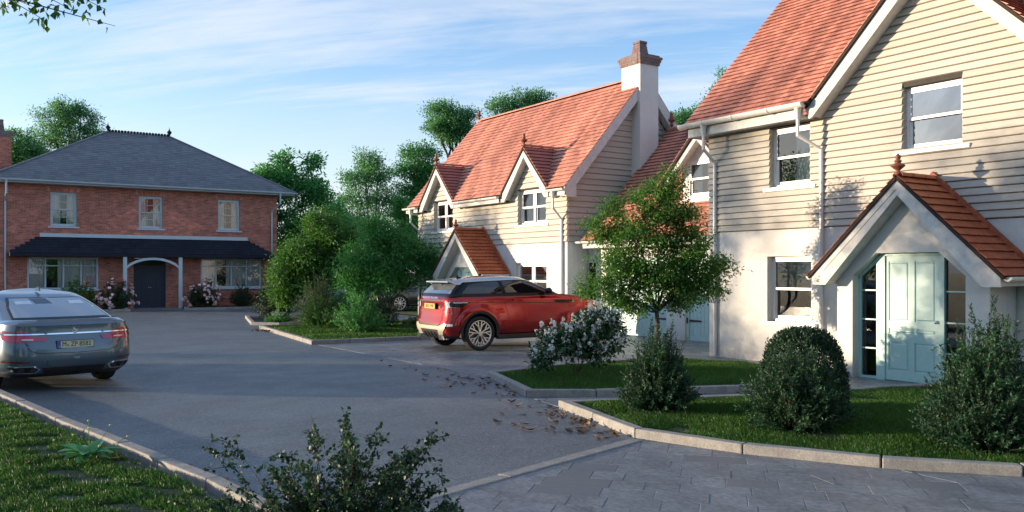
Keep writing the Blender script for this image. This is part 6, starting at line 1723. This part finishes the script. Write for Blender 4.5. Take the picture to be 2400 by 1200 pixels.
def conform(name, bv, poly, axis, off, m, parent, th=None, cell=.05, smooth=True, side=-1, label=None, depth0=None):
    """a panel cut to poly that hugs the shell; axis 'x' = seen from behind (y, z), 'y' = seen from the side (x, z), 'z' = from above (x, y)"""
    th = th if th is not None else off + .006
    xs = [p[0] for p in poly]; ys = [p[1] for p in poly]
    def hit(a, b):
        if axis == 'x': o, d = Vector((-6, a, b)), Vector((1, 0, 0))
        elif axis == 'X': o, d = Vector((8, a, b)), Vector((-1, 0, 0))
        elif axis == 'y': o, d = Vector((a, side * 6, b)), Vector((0, -side, 0))
        else: o, d = Vector((a, b, 5)), Vector((0, 0, -1))
        h = bv.ray_cast(o, d)
        if h[0] is None:
            return None, None
        n = h[1]
        if n.dot(d) > 0: n = -n
        return h[0], n
    vs = []; fs = []; idx = {}
    def vid(a, b, o_):
        k = (round(a, 4), round(b, 4), o_)
        if k not in idx:
            p, n = hit(a, b)
            if p is None:
                best = None
                cx, cy = sum(xs) / len(xs), sum(ys) / len(ys)
                for q in (.985, .96, .9, .8, .6):
                    p, n = hit(cx + (a - cx) * q, cy + (b - cy) * q)
                    if p is not None: break
                if p is None: p = Vector((0, 0, 0)); n = Vector((0, 0, 1))
            idx[k] = len(vs); vs.append(p + n * o_)
        return idx[k]
    x0, y0 = min(xs), min(ys); nx = max(1, math.ceil((max(xs) - x0) / cell)); ny = max(1, math.ceil((max(ys) - y0) / cell)); cx = (max(xs) - x0) / nx; cy = (max(ys) - y0) / ny
    for i in range(nx):
        for j in range(ny):
            c = clip_poly(poly, [(x0 + i * cx, y0 + j * cy), (x0 + (i + 1) * cx, y0 + j * cy), (x0 + (i + 1) * cx, y0 + (j + 1) * cy), (x0 + i * cx, y0 + (j + 1) * cy)])
            c2 = []
            for p in c:
                if not c2 or (abs(p[0] - c2[-1][0]) + abs(p[1] - c2[-1][1])) > 1e-4: c2.append(p)
            if len(c2) > 2 and (abs(c2[0][0] - c2[-1][0]) + abs(c2[0][1] - c2[-1][1])) < 1e-4: c2.pop()
            if len(c2) >= 3:
                f = [vid(p[0], p[1], off) for p in c2]
                if len(set(f)) == len(f): fs.append(tuple(f))
    n = len(poly)
    for i in range(n):
        a, b = poly[i], poly[(i + 1) % n]; L = math.hypot(b[0] - a[0], b[1] - a[1]); k = max(1, math.ceil(L / cell))
        for q in range(k):
            p0 = (a[0] + (b[0] - a[0]) * q / k, a[1] + (b[1] - a[1]) * q / k); p1 = (a[0] + (b[0] - a[0]) * (q + 1) / k, a[1] + (b[1] - a[1]) * (q + 1) / k)
            f = [vid(*p0, off), vid(*p1, off), vid(*p1, off - th), vid(*p0, off - th)]
            if len(set(f)) == 4: fs.append(tuple(f))
    me = bpy.data.meshes.new(name); me.from_pydata(vs, [], fs); me.materials.append(m)
    bm = bmesh.new(); bm.from_mesh(me); bmesh.ops.recalc_face_normals(bm, faces=bm.faces)
    bm.to_mesh(me); bm.free()
    if smooth: me.polygons.foreach_set('use_smooth', [True] * len(me.polygons)); me.set_sharp_from_angle(angle=R(40))
    o = bpy.data.objects.new(name, me); link(o); o.parent = parent; ORIG[o.name] = Vector((0, 0, 0))
    if label: o['label'] = label
    return o
def strip(pts, w):
    """polygon of a thin band along a 2-D polyline"""
    P = [Vector(p) for p in pts]; L = []; Rr = []
    for i, p in enumerate(P):
        d = (P[min(i + 1, len(P) - 1)] - P[max(i - 1, 0)]).normalized(); n = Vector((-d.y, d.x)) * w / 2; L.append(tuple(p + n)); Rr.append(tuple(p - n))
    return L + Rr[::-1]

def paint(name, c, metal=.5, rough=.28, flake=.1):
    m = mat(name, c, rough, var=.02, metal=metal, coat=1.0)
    return m
rubber = mat('tyre_rubber', (.018, .018, .018), .8, var=.2, bump=.3, bscale=200)
alloy = mat('alloy_rim', (.52, .53, .55), .25, metal=.9, var=.03)
alloy_dark = mat('dark_alloy', (.10, .10, .11), .35, metal=.8, var=.03)
blackpl = mat('black_plastic', (.015, .015, .016), .5, var=.05)
gloss_black = mat('gloss_black', (.007, .007, .009), .22, coat=0, var=0, spec=.35)
wellm = mat('wheel_well', (.006, .006, .006), .95)
lamp_red = mat('tail_lamp_red', (.46, .008, .045), .12, coat=1, var=.03)
lamp_dark = mat('tail_lamp_dark_red', (.12, .004, .012), .15, coat=1, var=.03)
lamp_clear = mat('clear_lamp', (.75, .76, .78), .12, coat=1, var=.04)
plate_y = mat('yellow_plate', (.62, .46, .07), .4, var=.03); plate_g = mat('pale_plate', (.62, .60, .40), .4, var=.03); plate_blue = mat('plate_blue', (.05, .10, .42), .4)
ink = mat('plate_ink', (.02, .025, .03), .5); skid = mat('satin_skid_plate', (.42, .37, .29), .4, metal=.3, var=.04)
badge_blue = mat('badge_blue', (.03, .12, .50), .2, coat=1); badge_white = mat('badge_white', (.75, .76, .78), .2, coat=1); badge_green = mat('badge_green', (.03, .10, .05), .3, coat=1)
def tintglass(name, c=(.006, .007, .008), ior=1.85):
    t = NT(name); p = t.n.new('ShaderNodeBsdfPrincipled'); p.inputs['Base Color'].default_value = rgb(c); p.inputs['Roughness'].default_value = .015
    p.inputs['IOR'].default_value = ior; t.l.new(p.outputs[0], t.out.inputs[0]); return t.m
car_win = tintglass('car_window'); rear_pale = tintglass('saloon_glass_sheen', (.36, .38, .39), 2.6); car_win2 = tintglass('car_rear_screen', (.10, .11, .12), 4.2)  # saloon rear glass: pale base holds the bright reflection and pale interior

def wheel(parent, x, y, r, w, outer, style='ten', m_rim=None):
    """axle along y; outer = +1/-1 side that faces out"""
    m_rim = m_rim or alloy; s = outer
    mb = MB(); mb.lathe((x, y, r), [(.001, s * .012), (.05, s * .012), (.055, 0), (.055, -s * .04), (.001, -s * .04)], 20, 'Y'); wh = mb.build('wheel', m_rim, parent, smooth=False)
    mb = MB(); h = w / 2; q = r * .74
    prof = [(q, -h * .82), (q + .02, -h * .95), (r - .045, -h), (r - .012, -h * .86), (r, -h * .6), (r, h * .6), (r - .012, h * .86), (r - .045, h), (q + .02, h * .95), (q, h * .82)]
    mb.lathe((x, y - s * h + s * .02, r), prof, 40, 'Y', cap=False); mb.build('tyre', rubber, wh, autosmooth=35)
    mb = MB()
    ri = q * .985
    mb.lathe((x, y, r), [(q + .004, -s * w * .75), (q + .006, -s * .01), (q + .004, s * .004), (q - .010, s * .004), (q - .022, -s * .012), (q - .028, -s * w * .7)], 44, 'Y', cap=False)
    def bar(a0, r0, a1, r1, w0, w1, d0=.0, d1=.0):
        p0 = Vector((x + math.cos(a0) * r0, y, r + math.sin(a0) * r0)); p1 = Vector((x + math.cos(a1) * r1, y, r + math.sin(a1) * r1)); d = (p1 - p0).normalized(); n = Vector((-d.z, 0, d.x))
        yo = Vector((0, s, 0))
        P = [p0 + n * w0 / 2, p0 - n * w0 / 2, p1 - n * w1 / 2, p1 + n * w1 / 2]; D = [d0, d0, d1, d1]
        mb.add([p + yo * e for p, e in zip(P, D)] + [p + yo * (e - .035) for p, e in zip(P, D)], [(0, 1, 2, 3), (0, 4, 5, 1), (1, 5, 6, 2), (2, 6, 7, 3), (3, 7, 4, 0), (7, 6, 5, 4)])
    if style == 'hex':
        n = 5
        for i in range(n):
            a = math.pi / 2 + 2 * math.pi * i / n; e = .21; b = .36
            bar(a - .14, .035, a - e, q * .48, .024, .026, .0, -.005); bar(a + .14, .035, a + e, q * .48, .024, .026, .0, -.005)
            bar(a - e, q * .47, a - .17, q * .97, .027, .03, -.005, -.004); bar(a + e, q * .47, a + .17, q * .97, .027, .03, -.005, -.004)
            bar(a - e, q * .52, a - math.pi / n + .10, q * .97, .022, .026, -.006, -.006); bar(a + e, q * .52, a + math.pi / n - .10, q * .97, .022, .026, -.006, -.006)
    else:
        n = 10
        for i in range(n):
            a = 2 * math.pi * i / n; bar(a, .04, a - .05, q * .97, .022, .030, .0, -.005)
    mb.build('rim', m_rim, wh)
    mb = MB(); mb.lathe((x, y - s * .075, r), [(.001, 0), (q * .72, 0), (q * .72, -s * .02), (.001, -s * .02)], 28, 'Y'); mb.build('brake_disc', alloy_dark, wh)
    return wh

def text(parent, body, size, loc, rot, m, name='lettering', ext=.0015, align='CENTER', sx=1.):
    c = bpy.data.curves.new(name, 'FONT'); c.body = body; c.size = size; c.align_x = align; c.align_y = 'CENTER'; c.extrude = ext
    c.materials.append(m)
    o = bpy.data.objects.new(name, c); link(o); bpy.context.view_layer.update()
    me = bpy.data.meshes.new_from_object(o.evaluated_get(bpy.context.evaluated_depsgraph_get())); bpy.data.objects.remove(o); me.name = name
    o = bpy.data.objects.new(name, me); link(o); o['kind'] = 'stuff'; o.parent = parent; o.location = loc; o.rotation_euler = rot; o.scale = (sx, 1, 1); ORIG[o.name] = Vector((0, 0, 0)); return o
REAR = (R(90), 0, R(-90))       # text read from behind the car (car faces +x)

def car_root(name, label, loc, heading, group=None):
    t = thing(name, label, 'car', loc, group); t.rotation_euler = (0, 0, heading); ORIG[t.name] = Vector((0, 0, 0)); return t

def suv():
    t = car_root('parked_car', 'bright red three-door off-road car with a silver roof parked before the garage', (10.12, 17.27, .004), R(-2.0))
    red = paint('red_car_paint', (.38, .009, .008), .75, .24); silver = paint('silver_roof_paint', (.55, .56, .57), .6, .25)
    WB = 2.9
    Z = [.27, .36, .48, .60, .74, .88, 1.00, 1.10, 1.18, 1.235]
    XR = [-.66, -.76, -.80, -.80, -.765, -.745, -.735, -.745, -.72, -.66]
    XF = [3.55, 3.68, 3.76, 3.78, 3.76, 3.70, 3.62, 3.50, 3.36, 3.1]
    Wd = [.82, .875, .905, .915, .92, .915, .90, .88, .85, .80]
    def topz(x, y, z):
        lim = cr([-1, 0, 1.6, 2.3, 2.7, 3.2, 3.6, 3.9], [1.255, 1.245, 1.235, 1.225, 1.185, 1.12, 1.02, .9], x)
        return min(z * 1.0 + (0 if z < 1.0 else 0), lim - max(0, (1.235 - z)) * .35) if z > .8 else z
    data = loft_levels(Z, XR, XF, Wd, (.30, .36, .05), (.62, .55, .06), topz, 0, zlev=16, N=40, crown=.03, taper=.05)
    body, bv = shell('body', data, [red, blackpl, wellm], t, matfn=lambda c: 1 if c.z < .345 else 0, cut=[(0, 0, .40, .435, -1.1, -.58), (0, 0, .40, .435, .58, 1.1), (WB, 0, .40, .435, -1.1, -.58), (WB, 0, .40, .435, .58, 1.1)])
    # cabin
    Z2 = [1.20, 1.26, 1.34, 1.42, 1.50, 1.56, 1.61, 1.635, 1.65]; XR2 = [-.70, -.68, -.62, -.55, -.47, -.42, -.34, -.20, 0]
    XF2 = [2.42, 2.30, 2.10, 1.90, 1.70, 1.52, 1.36, 1.2, .95]; W2 = [.835, .825, .79, .755, .715, .68, .63, .58, .48]
    def rz(x, y, z):
        k = (cr([-.8, -.3, .4, 1.1, 1.7, 2.6], [1.56, 1.59, 1.63, 1.655, 1.645, 1.60], x) - 1.20) / .45; return 1.20 + (z - 1.20) * k
    data = loft_levels(Z2, XR2, XF2, W2, (.22, .26, .05), (.30, .30, .14), rz, 0, zlev=16, N=40, crown=.022)
    cab, bv2 = shell('cabin', data, [gloss_black, silver], t, matfn=lambda c: 1 if c.z > rz(c.x, 0, 1.552) else 0)
    for s in (-1, 1):
        conform('side_window', bv2, [(.62, 1.262), (.56, 1.53), (.35, 1.525), (.02, 1.49), (-.20, 1.45), (-.40, 1.262)], 'y', .004, car_win, t, side=s)
        conform('side_window', bv2, [(1.88, 1.262), (1.74, 1.34), (1.50, 1.47), (1.34, 1.535), (.66, 1.535), (.72, 1.262)], 'y', .004, car_win, t, side=s, label='long door window')
        mb = MB(); mb.lathe((1.80, s * .97, 1.31), [(.001, -.05), (.05, -.05), (.075, 0), (.07, .07), (.03, .09), (.001, .09)], 12, 'Y'); m0 = mb.build('door_mirror', gloss_black, t, smooth=True)
        m0.scale = (1, 1, 1)
        # arches, sill, door lines
        for ax in (0, WB):
            n = 26; mb = MB(); A = []; B = []
            for i in range(n + 1):
                a = math.pi * (-.06 + 1.12 * i / n); A.append((ax + math.cos(a) * .425, .40 + math.sin(a) * .425)); B.append((ax + math.cos(a) * .49, .40 + math.sin(a) * .485))
            ya, yb = s * .80, s * (.925 if ax == 0 else .915)
            for i in range(n): mb.prism([(A[i][0], ya, A[i][1]), (A[i + 1][0], ya, A[i + 1][1]), (B[i + 1][0], ya, B[i + 1][1]), (B[i][0], ya, B[i][1])], (0, yb - ya, 0))
            mb.build('arch_trim', blackpl, t)
            n = 30; V = []; Fq = []; rr_ = [(.487, .030), (.52, .032), (.57, .020), (.63, .004), (.66, -.004)]
            for i in range(n + 1):
                a = math.pi * (.03 + .94 * i / n)
                for rad, of in rr_:
                    hh = bv.ray_cast(Vector((ax + math.cos(a) * rad, s * 6, .40 + math.sin(a) * rad * .985)), Vector((0, -s, 0)))[0]
                    yy = hh.y if hh is not None and abs(hh.y) > .7 else s * .90
                    V.append((ax + math.cos(a) * rad, yy + s * of, .40 + math.sin(a) * rad * .985))
            k = len(rr_)
            for i in range(n):
                for j in range(k - 1): Fq.append((i * k + j, i * k + j + 1, (i + 1) * k + j + 1, (i + 1) * k + j))
            mb = MB(); mb.add(V, Fq); mb.build('wheel_arch_flare', red, t, smooth=True)
        mb = MB(); mb.box(.45, s * .80, .24, 2.45, s * .925, .345); mb.build('sill_trim', blackpl, t, bevel=.02)
        conform('crease', bv, [(.60, .60), (2.42, .585), (2.42, .655), (.62, .665)], 'y', .010, red, t, th=.016, side=s)
        conform('door_gap', bv, strip([(.62, 1.235), (.66, 1.0), (.74, .70), (.86, .40)], .009), 'y', .0015, blackpl, t, th=.003, side=s)
        conform('door_gap', bv, strip([(2.40, .98), (2.42, .75), (2.40, .50)], .009), 'y', .0015, blackpl, t, th=.003, side=s)
        conform('waist_line', bv, strip([(-.35, 1.075), (.6, 1.06), (1.6, 1.04), (2.45, 1.02)], .013), 'y', .001, blackpl, t, th=.002, side=s)
        conform('side_vent', bv, [(1.98, 1.10), (2.55, 1.085), (2.62, 1.06), (2.40, 1.035), (2.04, 1.04)], 'y', .006, gloss_black, t, side=s)
        h = conform('door_handle', bv, [(.84, 1.125), (1.10, 1.118), (1.12, 1.10), (1.06, 1.088), (.88, 1.092)], 'y', .028, red, t, th=.03, side=s)
        # lamps wrap round the corner
        la = conform('tail_lamp', bv, [(s * .845, .965), (s * .62, .955), (s * .60, 1.075), (s * .70, 1.085), (s * .84, 1.075)] if s > 0 else [(-.60, 1.075), (-.62, .955), (-.845, .965), (-.84, 1.075), (-.70, 1.085)], 'x', .008, lamp_clear, t, cell=.03)
        conform('lamp_side', bv, [(-.66, .965), (-.42, .975), (-.26, 1.05), (-.22, 1.08), (-.68, 1.082)], 'y', .009, gloss_black, t, side=s, cell=.03)
        conform('lamp_glow', bv, [(-.60, 1.055), (-.30, 1.058), (-.28, 1.074), (-.62, 1.076)], 'y', .012, lamp_clear, t, side=s, cell=.03)
        conform('fog_lamp', bv, [(s * .84, .555), (s * .60, .54), (s * .58, .60), (s * .84, .605)] if s > 0 else [(-.58, .60), (-.60, .54), (-.84, .555), (-.84, .605)], 'x', .006, lamp_clear, t, cell=.03)
        mb = MB(); mb.prism([(-.80, s * .42, .34), (-.80, s * .60, .37), (-.80, s * .62, .27), (-.80, s * .50, .25)], (.05, 0, 0)); mb.build('exhaust_tip', steel, t)
        wheel(t, 0, s * .905, .385, .235, s, 'hex'); wheel(t, WB, s * .905, .385, .235, s, 'hex')
    # fuel flap on the right rear wing
    n = 20; ring = [(-.13 + math.cos(6.283 * i / n) * .085, .985 + math.sin(6.283 * i / n) * .085) for i in range(n)]
    conform('fuel_flap', bv, ring, 'y', .003, red, t, th=.004, side=-1, cell=.03)
    # tail
    conform('tailgate_recess', bv, [(-.60, .90), (.60, .90), (.60, 1.115), (-.60, 1.115)], 'x', .002, red, t)
    conform('black_strip', bv, [(-.62, 1.088), (.62, 1.088), (.62, 1.112), (-.62, 1.112)], 'x', .010, blackpl, t)
    conform('tailgate_step', bv, [(-.76, .845), (.76, .845), (.76, .875), (-.76, .875)], 'x', .016, red, t)
    conform('bumper', bv, [(-.86, .62), (.86, .62), (.84, .665), (-.84, .665)], 'x', .022, red, t)
    for y in (-.80, .80): conform('panel_gap', bv, strip([(y * .985, 1.08), (y, .85), (y, .67)], .009), 'x', .002, blackpl, t, th=.003)
    sk = conform('skid_plate', bv, [(-.74, .60), (-.54, .58), (-.46, .55), (.46, .55), (.54, .58), (.74, .60), (.70, .53), (.52, .29), (.38, .28), (.42, .47), (-.42, .47), (-.38, .28), (-.52, .29), (-.70, .53)], 'x', .018, skid, t)
    conform('bumper_insert', bv, [(-.40, .46), (.40, .46), (.38, .275), (-.38, .275)], 'x', .012, blackpl, t)
    for y in (-.24, -.08, .08, .24): conform('diffuser_fin', bv, [(y - .012, .42), (y + .012, .42), (y + .012, .29), (y - .012, .29)], 'x', .03, blackpl, t, cell=.1)
    conform('bumper_slot', bv, [(-.50, .60), (.50, .60), (.46, .565), (-.46, .565)], 'x', .016, blackpl, t)
    sc_ = conform('rear_screen', bv2, [(-.68, 1.262), (.68, 1.262), (.58, 1.475), (-.58, 1.475)], 'x', .004, car_win2, t)
    mb = MB(); P = [(-.26, -.60, 1.585), (-.26, .60, 1.585), (-.62, .53, 1.535), (-.62, -.53, 1.535)]; mb.add([Vector(p) for p in P] + [Vector(p) - Vector((0, 0, .035)) for p in P], [(0, 1, 2, 3), (7, 6, 5, 4), (0, 4, 5, 1), (1, 5, 6, 2), (2, 6, 7, 3), (3, 7, 4, 0)])
    for s in (-1, 1):
        mb.prism([(-.62, s * .53, 1.535), (-.26, s * .60, 1.585), (-.02, s * .66, 1.55), (-.42, s * .655, 1.45)], (0, -s * .05, 0))
    mb.build('roof_spoiler', silver, t, bevel=.012)
    mb = MB(); mb.prism([(.05, -.012, 1.60), (-.12, -.012, 1.585), (-.10, -.012, 1.66)], (0, .024, 0)); mb.build('antenna_fin', gloss_black, t, bevel=.004)
    mb = MB(); mb.box(-.785, -.27, .915, -.765, .27, 1.045); hold = mb.build('plate_holder', blackpl, t)
    mb = MB(); mb.box(-.793, -.255, .925, -.784, .255, 1.035); pl = mb.build('number_plate', plate_y, t)
    text(pl, 'BD51 SMR', .098, (-.7945, 0, .98), REAR, ink, 'plate_lettering', sx=.92)
    n = 18
    bd = conform('badge', bv, [(-.40 + math.cos(6.283 * i / n) * .045, .965 + math.sin(6.283 * i / n) * .027) for i in range(n)], 'x', .016, steel, t, cell=.02)
    conform('badge_centre', bv, [(-.40 + math.cos(6.283 * i / n) * .037, .965 + math.sin(6.283 * i / n) * .020) for i in range(n)], 'x', .019, badge_green, t, cell=.02)
    text(t, 'RANGE ROVER', .062, (-.772, 0, 1.165), (R(78), 0, R(-90)), steel, 'tailgate_lettering', sx=1.75)
    # windscreen and front lamps
    conform('windscreen', bv2, [(-.66, 1.28), (.66, 1.28), (.56, 1.54), (-.56, 1.54)], 'X', .004, car_win, t)
    for s in (-1, 1): conform('headlamp', bv, [(s * .60, .92), (s * .84, .93), (s * .82, 1.0), (s * .58, .97)] if s > 0 else [(-.58, .97), (-.82, 1.0), (-.84, .93), (-.60, .92)], 'X', .006, lamp_clear, t)
    conform('grille', bv, [(-.5, .80), (.5, .80), (.52, .92), (-.52, .92)], 'X', .006, blackpl, t)
    return t
suv()

def saloon(label, loc, heading, col, metal=.6, detail=True, rimstyle='ten', group=None, rim=None):
    t = car_root('parked_car', label, loc, heading, group)
    pm = paint('car_paint_%d' % len(MATS), col, metal, .30)
    WB = 3.07
    Z = [.22, .30, .42, .55, .68, .80, .88, .94, .985, 1.01]
    XR = [-.98, -1.08, -1.135, -1.14, -1.12, -1.09, -1.075, -1.075, -1.07, -1.02]
    XF = [3.75, 3.88, 3.95, 3.96, 3.93, 3.86, 3.78, 3.68, 3.55, 3.35]
    Wd = [.84, .90, .935, .95, .95, .94, .925, .905, .875, .82]
    def topz(x, y, z):
        lim = cr([-1.3, -1.0, -.4, .6, 1.8, 2.5, 3.0, 3.5, 4.0], [1.035, 1.045, 1.04, 1.02, .99, .96, .92, .84, .72], x)
        return min(z + (0.03 if z > .95 and x < 0 else 0), lim - max(0, (1.01 - z)) * .4) if z > .65 else z
    data = loft_levels(Z, XR, XF, Wd, (.40, .42, .06), (.70, .55, .08), topz, 0, zlev=16, N=40, crown=.015, taper=.05)
    body, bv = shell('body', data, [pm, blackpl, wellm], t, matfn=lambda c: 1 if c.z < .27 else 0, cut=[(0, 0, .35, .38, -1.1, -.58), (0, 0, .35, .38, .58, 1.1), (WB, 0, .35, .38, -1.1, -.58), (WB, 0, .35, .38, .58, 1.1)])
    Z2 = [.98, 1.04, 1.12, 1.20, 1.28, 1.35, 1.40, 1.43, 1.445]; XR2 = [-.86, -.70, -.48, -.26, -.03, .20, .38, .55, .8]
    XF2 = [2.62, 2.48, 2.28, 2.08, 1.90, 1.74, 1.60, 1.45, 1.2]; W2 = [.84, .815, .78, .74, .70, .66, .615, .56, .46]
    data = loft_levels(Z2, XR2, XF2, W2, (.26, .30, .07), (.30, .32, .14), lambda x, y, z: z, 0, zlev=16, N=40, crown=.03)
    cab, bv2 = shell('cabin', data, [pm], t)
    conform('rear_screen', bv2, [(-.70, 1.045), (.70, 1.045), (.645, 1.20), (.545, 1.345), (-.545, 1.345), (-.645, 1.20)], 'x', .004, gloss_black, t)
    conform('rear_glass', bv2, [(-.66, 1.065), (.66, 1.065), (.61, 1.20), (.515, 1.33), (-.515, 1.33), (-.61, 1.20)], 'x', .007, rear_pale, t)
    for s_ in (-1, 1):
        Q = [(s_ * .50, 1.245), (s_ * .27, 1.245), (s_ * .28, 1.29), (s_ * .48, 1.29)]; conform('headrest', bv2, Q if s_ < 0 else Q[::-1], 'x', .0085, badge_white, t, th=.001)
    conform('seat_gap', bv2, [(-.02, 1.25), (.22, 1.25), (.26, 1.325), (.02, 1.325)], 'x', .0082, car_win, t, th=.001)
    conform('windscreen', bv2, [(-.66, 1.06), (.66, 1.06), (.55, 1.37), (-.55, 1.37)], 'X', .004, car_win, t)
    for s in (-1, 1):
        conform('side_window', bv2, [(.78, 1.05), (.78, 1.34), (.55, 1.335), (.25, 1.26), (-.20, 1.07), (-.18, 1.05)], 'y', .004, car_win, t, side=s)
        conform('side_window', bv2, [(2.12, 1.06), (1.86, 1.22), (1.62, 1.345), (.84, 1.345), (.84, 1.05)], 'y', .004, car_win, t, side=s)
        conform('window_trim', bv2, strip([(-.26, 1.035), (.8, 1.035), (2.2, 1.045)], .014), 'y', .008, steel, t, side=s)
        for x in (-.0, 1.0, 2.1): conform('door_gap', bv, strip([(x + .55 if x == 0 else x, .95), (x + .50 if x == 0 else x, .7), (x + .6 if x == 0 else x, .32)], .008), 'y', .0015, blackpl, t, th=.003, side=s)
        for x in (.55, 1.55): conform('door_handle', bv, [(x, .885), (x + .2, .88), (x + .2, .86), (x, .862)], 'y', .02, pm, t, th=.02, side=s)
        mb = MB(); mb.lathe((2.0, s * .97, 1.05), [(.001, -.06), (.05, -.05), (.07, 0), (.06, .07), (.001, .08)], 12, 'Y'); mb.build('door_mirror', pm, t, smooth=True)
        wheel(t, 0, s * .925, .35, .245, s, rimstyle, rim); wheel(t, WB, s * .925, .35, .245, s, rimstyle, rim)
        mb = MB(); n = 22; A = []; B = []
        conform('sill_chrome', bv, strip([(.5, .30), (2.6, .30)], .02), 'y', .006, steel, t, side=s)
        # tail lamps: body side and lid piece
        P = [(s * .875, .90), (s * .885, .78), (s * .84, .735), (s * .40, .745), (s * .36, .80), (s * .60, .815), (s * .62, .875), (s * .78, .895)]
        P = P if s > 0 else P[::-1]
        lm = conform('tail_lamp', bv, P, 'x', .012, lamp_red, t, cell=.03)
        Q = [(s * .70, .765), (s * .56, .76), (s * .56, .775), (s * .70, .78)]; conform('reversing_lamp', bv, Q if s > 0 else Q[::-1], 'x', .016, lamp_clear, t, cell=.03)
        Q = [(s * .90, .885), (s * .70, .875), (s * .70, .83), (s * .90, .835)]; conform('lamp_inner', bv, Q if s > 0 else Q[::-1], 'x', .0145, lamp_dark, t, cell=.03)
        conform('lamp_side', bv, [(-1.0, .90), (-.80, .885), (-.74, .84), (-.84, .775), (-1.02, .77)], 'y', .010, lamp_red, t, side=s, cell=.03)
        Q = [(s * .90, .455), (s * .62, .44), (s * .62, .455), (s * .90, .475)]; conform('reflector', bv, Q if s > 0 else Q[::-1], 'x', .010, lamp_dark, t, cell=.04)
        Q = [(s * .85, .395), (s * .79, .305), (s * .52, .29), (s * .47, .345), (s * .54, .395)]; Q = Q if s > 0 else Q[::-1]
        ex = conform('exhaust_surround', bv, Q, 'x', .014, steel, t, cell=.03)
        cx = sum(q[0] for q in Q) / 5; cy = sum(q[1] for q in Q) / 5; Q2 = [(cx + (q[0] - cx) * .84, cy + (q[1] - cy) * .70) for q in Q]
        conform('exhaust_opening', bv, Q2, 'x', .017, wellm, t, cell=.03)
        for k in (-.07, .07):
            n = 14; conform('exhaust_pipe', bv, [(cx + k + math.cos(6.283 * i / n) * .042, cy + math.sin(6.283 * i / n) * .034) for i in range(n)], 'x', .020, alloy_dark, t, cell=.04)
        Q = [(s * .60, .60), (s * .88, .62), (s * .86, .70), (s * .56, .66)]; conform('headlamp', bv, Q if s > 0 else Q[::-1], 'X', .006, lamp_clear, t)
    conform('chrome_strip', bv, strip([(-.86, .845), (-.4, .842), (0, .84), (.4, .842), (.86, .845)], .020), 'x', .024, steel, t, th=.02)
    conform('boot_gap', bv, strip([(-.66, .735), (-.62, .62), (-.50, .575), (0, .56), (.50, .575), (.62, .62), (.66, .735)], .009), 'x', .0015, blackpl, t, th=.003)
    conform('boot_gap', bv, strip([(-.68, .90), (-.70, .99)], .008), 'x', .0015, blackpl, t, th=.003); conform('boot_gap', bv, strip([(.68, .90), (.70, .99)], .008), 'x', .0015, blackpl, t, th=.003)
    conform('boot_lip', bv, [(-.74, .965), (.74, .965), (.72, .995), (-.72, .995)], 'x', .018, pm, t)
    conform('bumper_crease', bv, [(-.90, .47), (.90, .47), (.88, .50), (-.88, .50)], 'x', .012, pm, t)
    conform('diffuser', bv, [(-.44, .36), (.44, .36), (.40, .255), (-.40, .255)], 'x', .010, blackpl, t)
    conform('tow_cover', bv, [(.30, .47), (.38, .47), (.38, .40), (.30, .40)], 'x', .0155, pm, t)
    conform('grille', bv, [(-.4, .5), (.4, .5), (.4, .68), (-.4, .68)], 'X', .006, blackpl, t)
    if detail:
        mb = MB(); mb.box(-1.128, -.262, .625, -1.108, .262, .742); mb.build('plate_holder', blackpl, t)
        mb = MB(); mb.box(-1.134, -.252, .635, -1.127, .252, .735); pl = mb.build('number_plate', plate_g, t)
        mb = MB(); mb.box(-1.1355, .208, .636, -1.1285, .2515, .734); mb.build('plate_band', plate_blue, pl)
        text(pl, 'D', .030, (-1.1362, .23, .655), REAR, badge_white, 'plate_letter')
        text(pl, 'M', .098, (-1.1352, .158, .685), REAR, ink, 'plate_lettering', sx=.82)
        mb = MB(); mb.lathe((-1.1345, .108, .672), [(.011, 0), (.011, -.002), (.001, -.002)], 12, 'X'); mb.build('plate_seal', ink, pl)
        text(pl, 'ZP 8582', .098, (-1.1352, -.075, .685), REAR, ink, 'plate_lettering', sx=.86)
        # round badge on the boot lid
        n = 24; C = (0, .905)
        def disc(name, r, off, m, a0=0, a1=6.2832):
            k = max(3, int(n * (a1 - a0) / 6.2832)); P = [(C[0] + math.cos(a0 + (a1 - a0) * i / k) * r, C[1] + math.sin(a0 + (a1 - a0) * i / k) * r) for i in range(k + (0 if a1 - a0 > 6 else 1))]
            if a1 - a0 < 6: P.append(C)
            return conform(name, bv, P, 'x', off, m, t, cell=.03)
        disc('badge', .042, .014, steel); disc('badge_ring', .038, .016, ink)
        for i in range(4): disc('badge_quarter', .025, .0185, badge_blue if i % 2 else badge_white, i * 1.5708, (i + 1) * 1.5708)
        mb = MB(); mb.prism([(.62, -.012, 1.45), (.40, -.012, 1.44), (.43, -.012, 1.51), (.50, -.012, 1.505)], (0, .024, 0)); mb.build('antenna_fin', pm, t, bevel=.004)
        for y in (-.52, -.2, .2, .52):
            n = 10; conform('parking_sensor', bv, [(y + math.cos(6.283 * i / n) * .014, .53 + math.sin(6.283 * i / n) * .014) for i in range(n)], 'x', .003, pm, t, cell=.05)
    return t
hd = R(90 + 12.5); rc = Vector((1.784, 14.27)); h_ = Vector((math.cos(hd), math.sin(hd)))
o_ = rc + h_ * 1.13
saloon('blue-grey saloon car parked at the left edge, seen from behind, with a pale number plate', (o_.x, o_.y, .002), hd, (.085, .120, .155), .5)
saloon('very dark saloon car standing beyond the left edge of the middle house', (19.6, 34.2, .06), R(180), (.022, .02, .02), .3, detail=False)
saloon('pale silver saloon car hidden behind the island trees', (17.6, 38.2, .01), R(182), (.42, .46, .50), .5, detail=False)
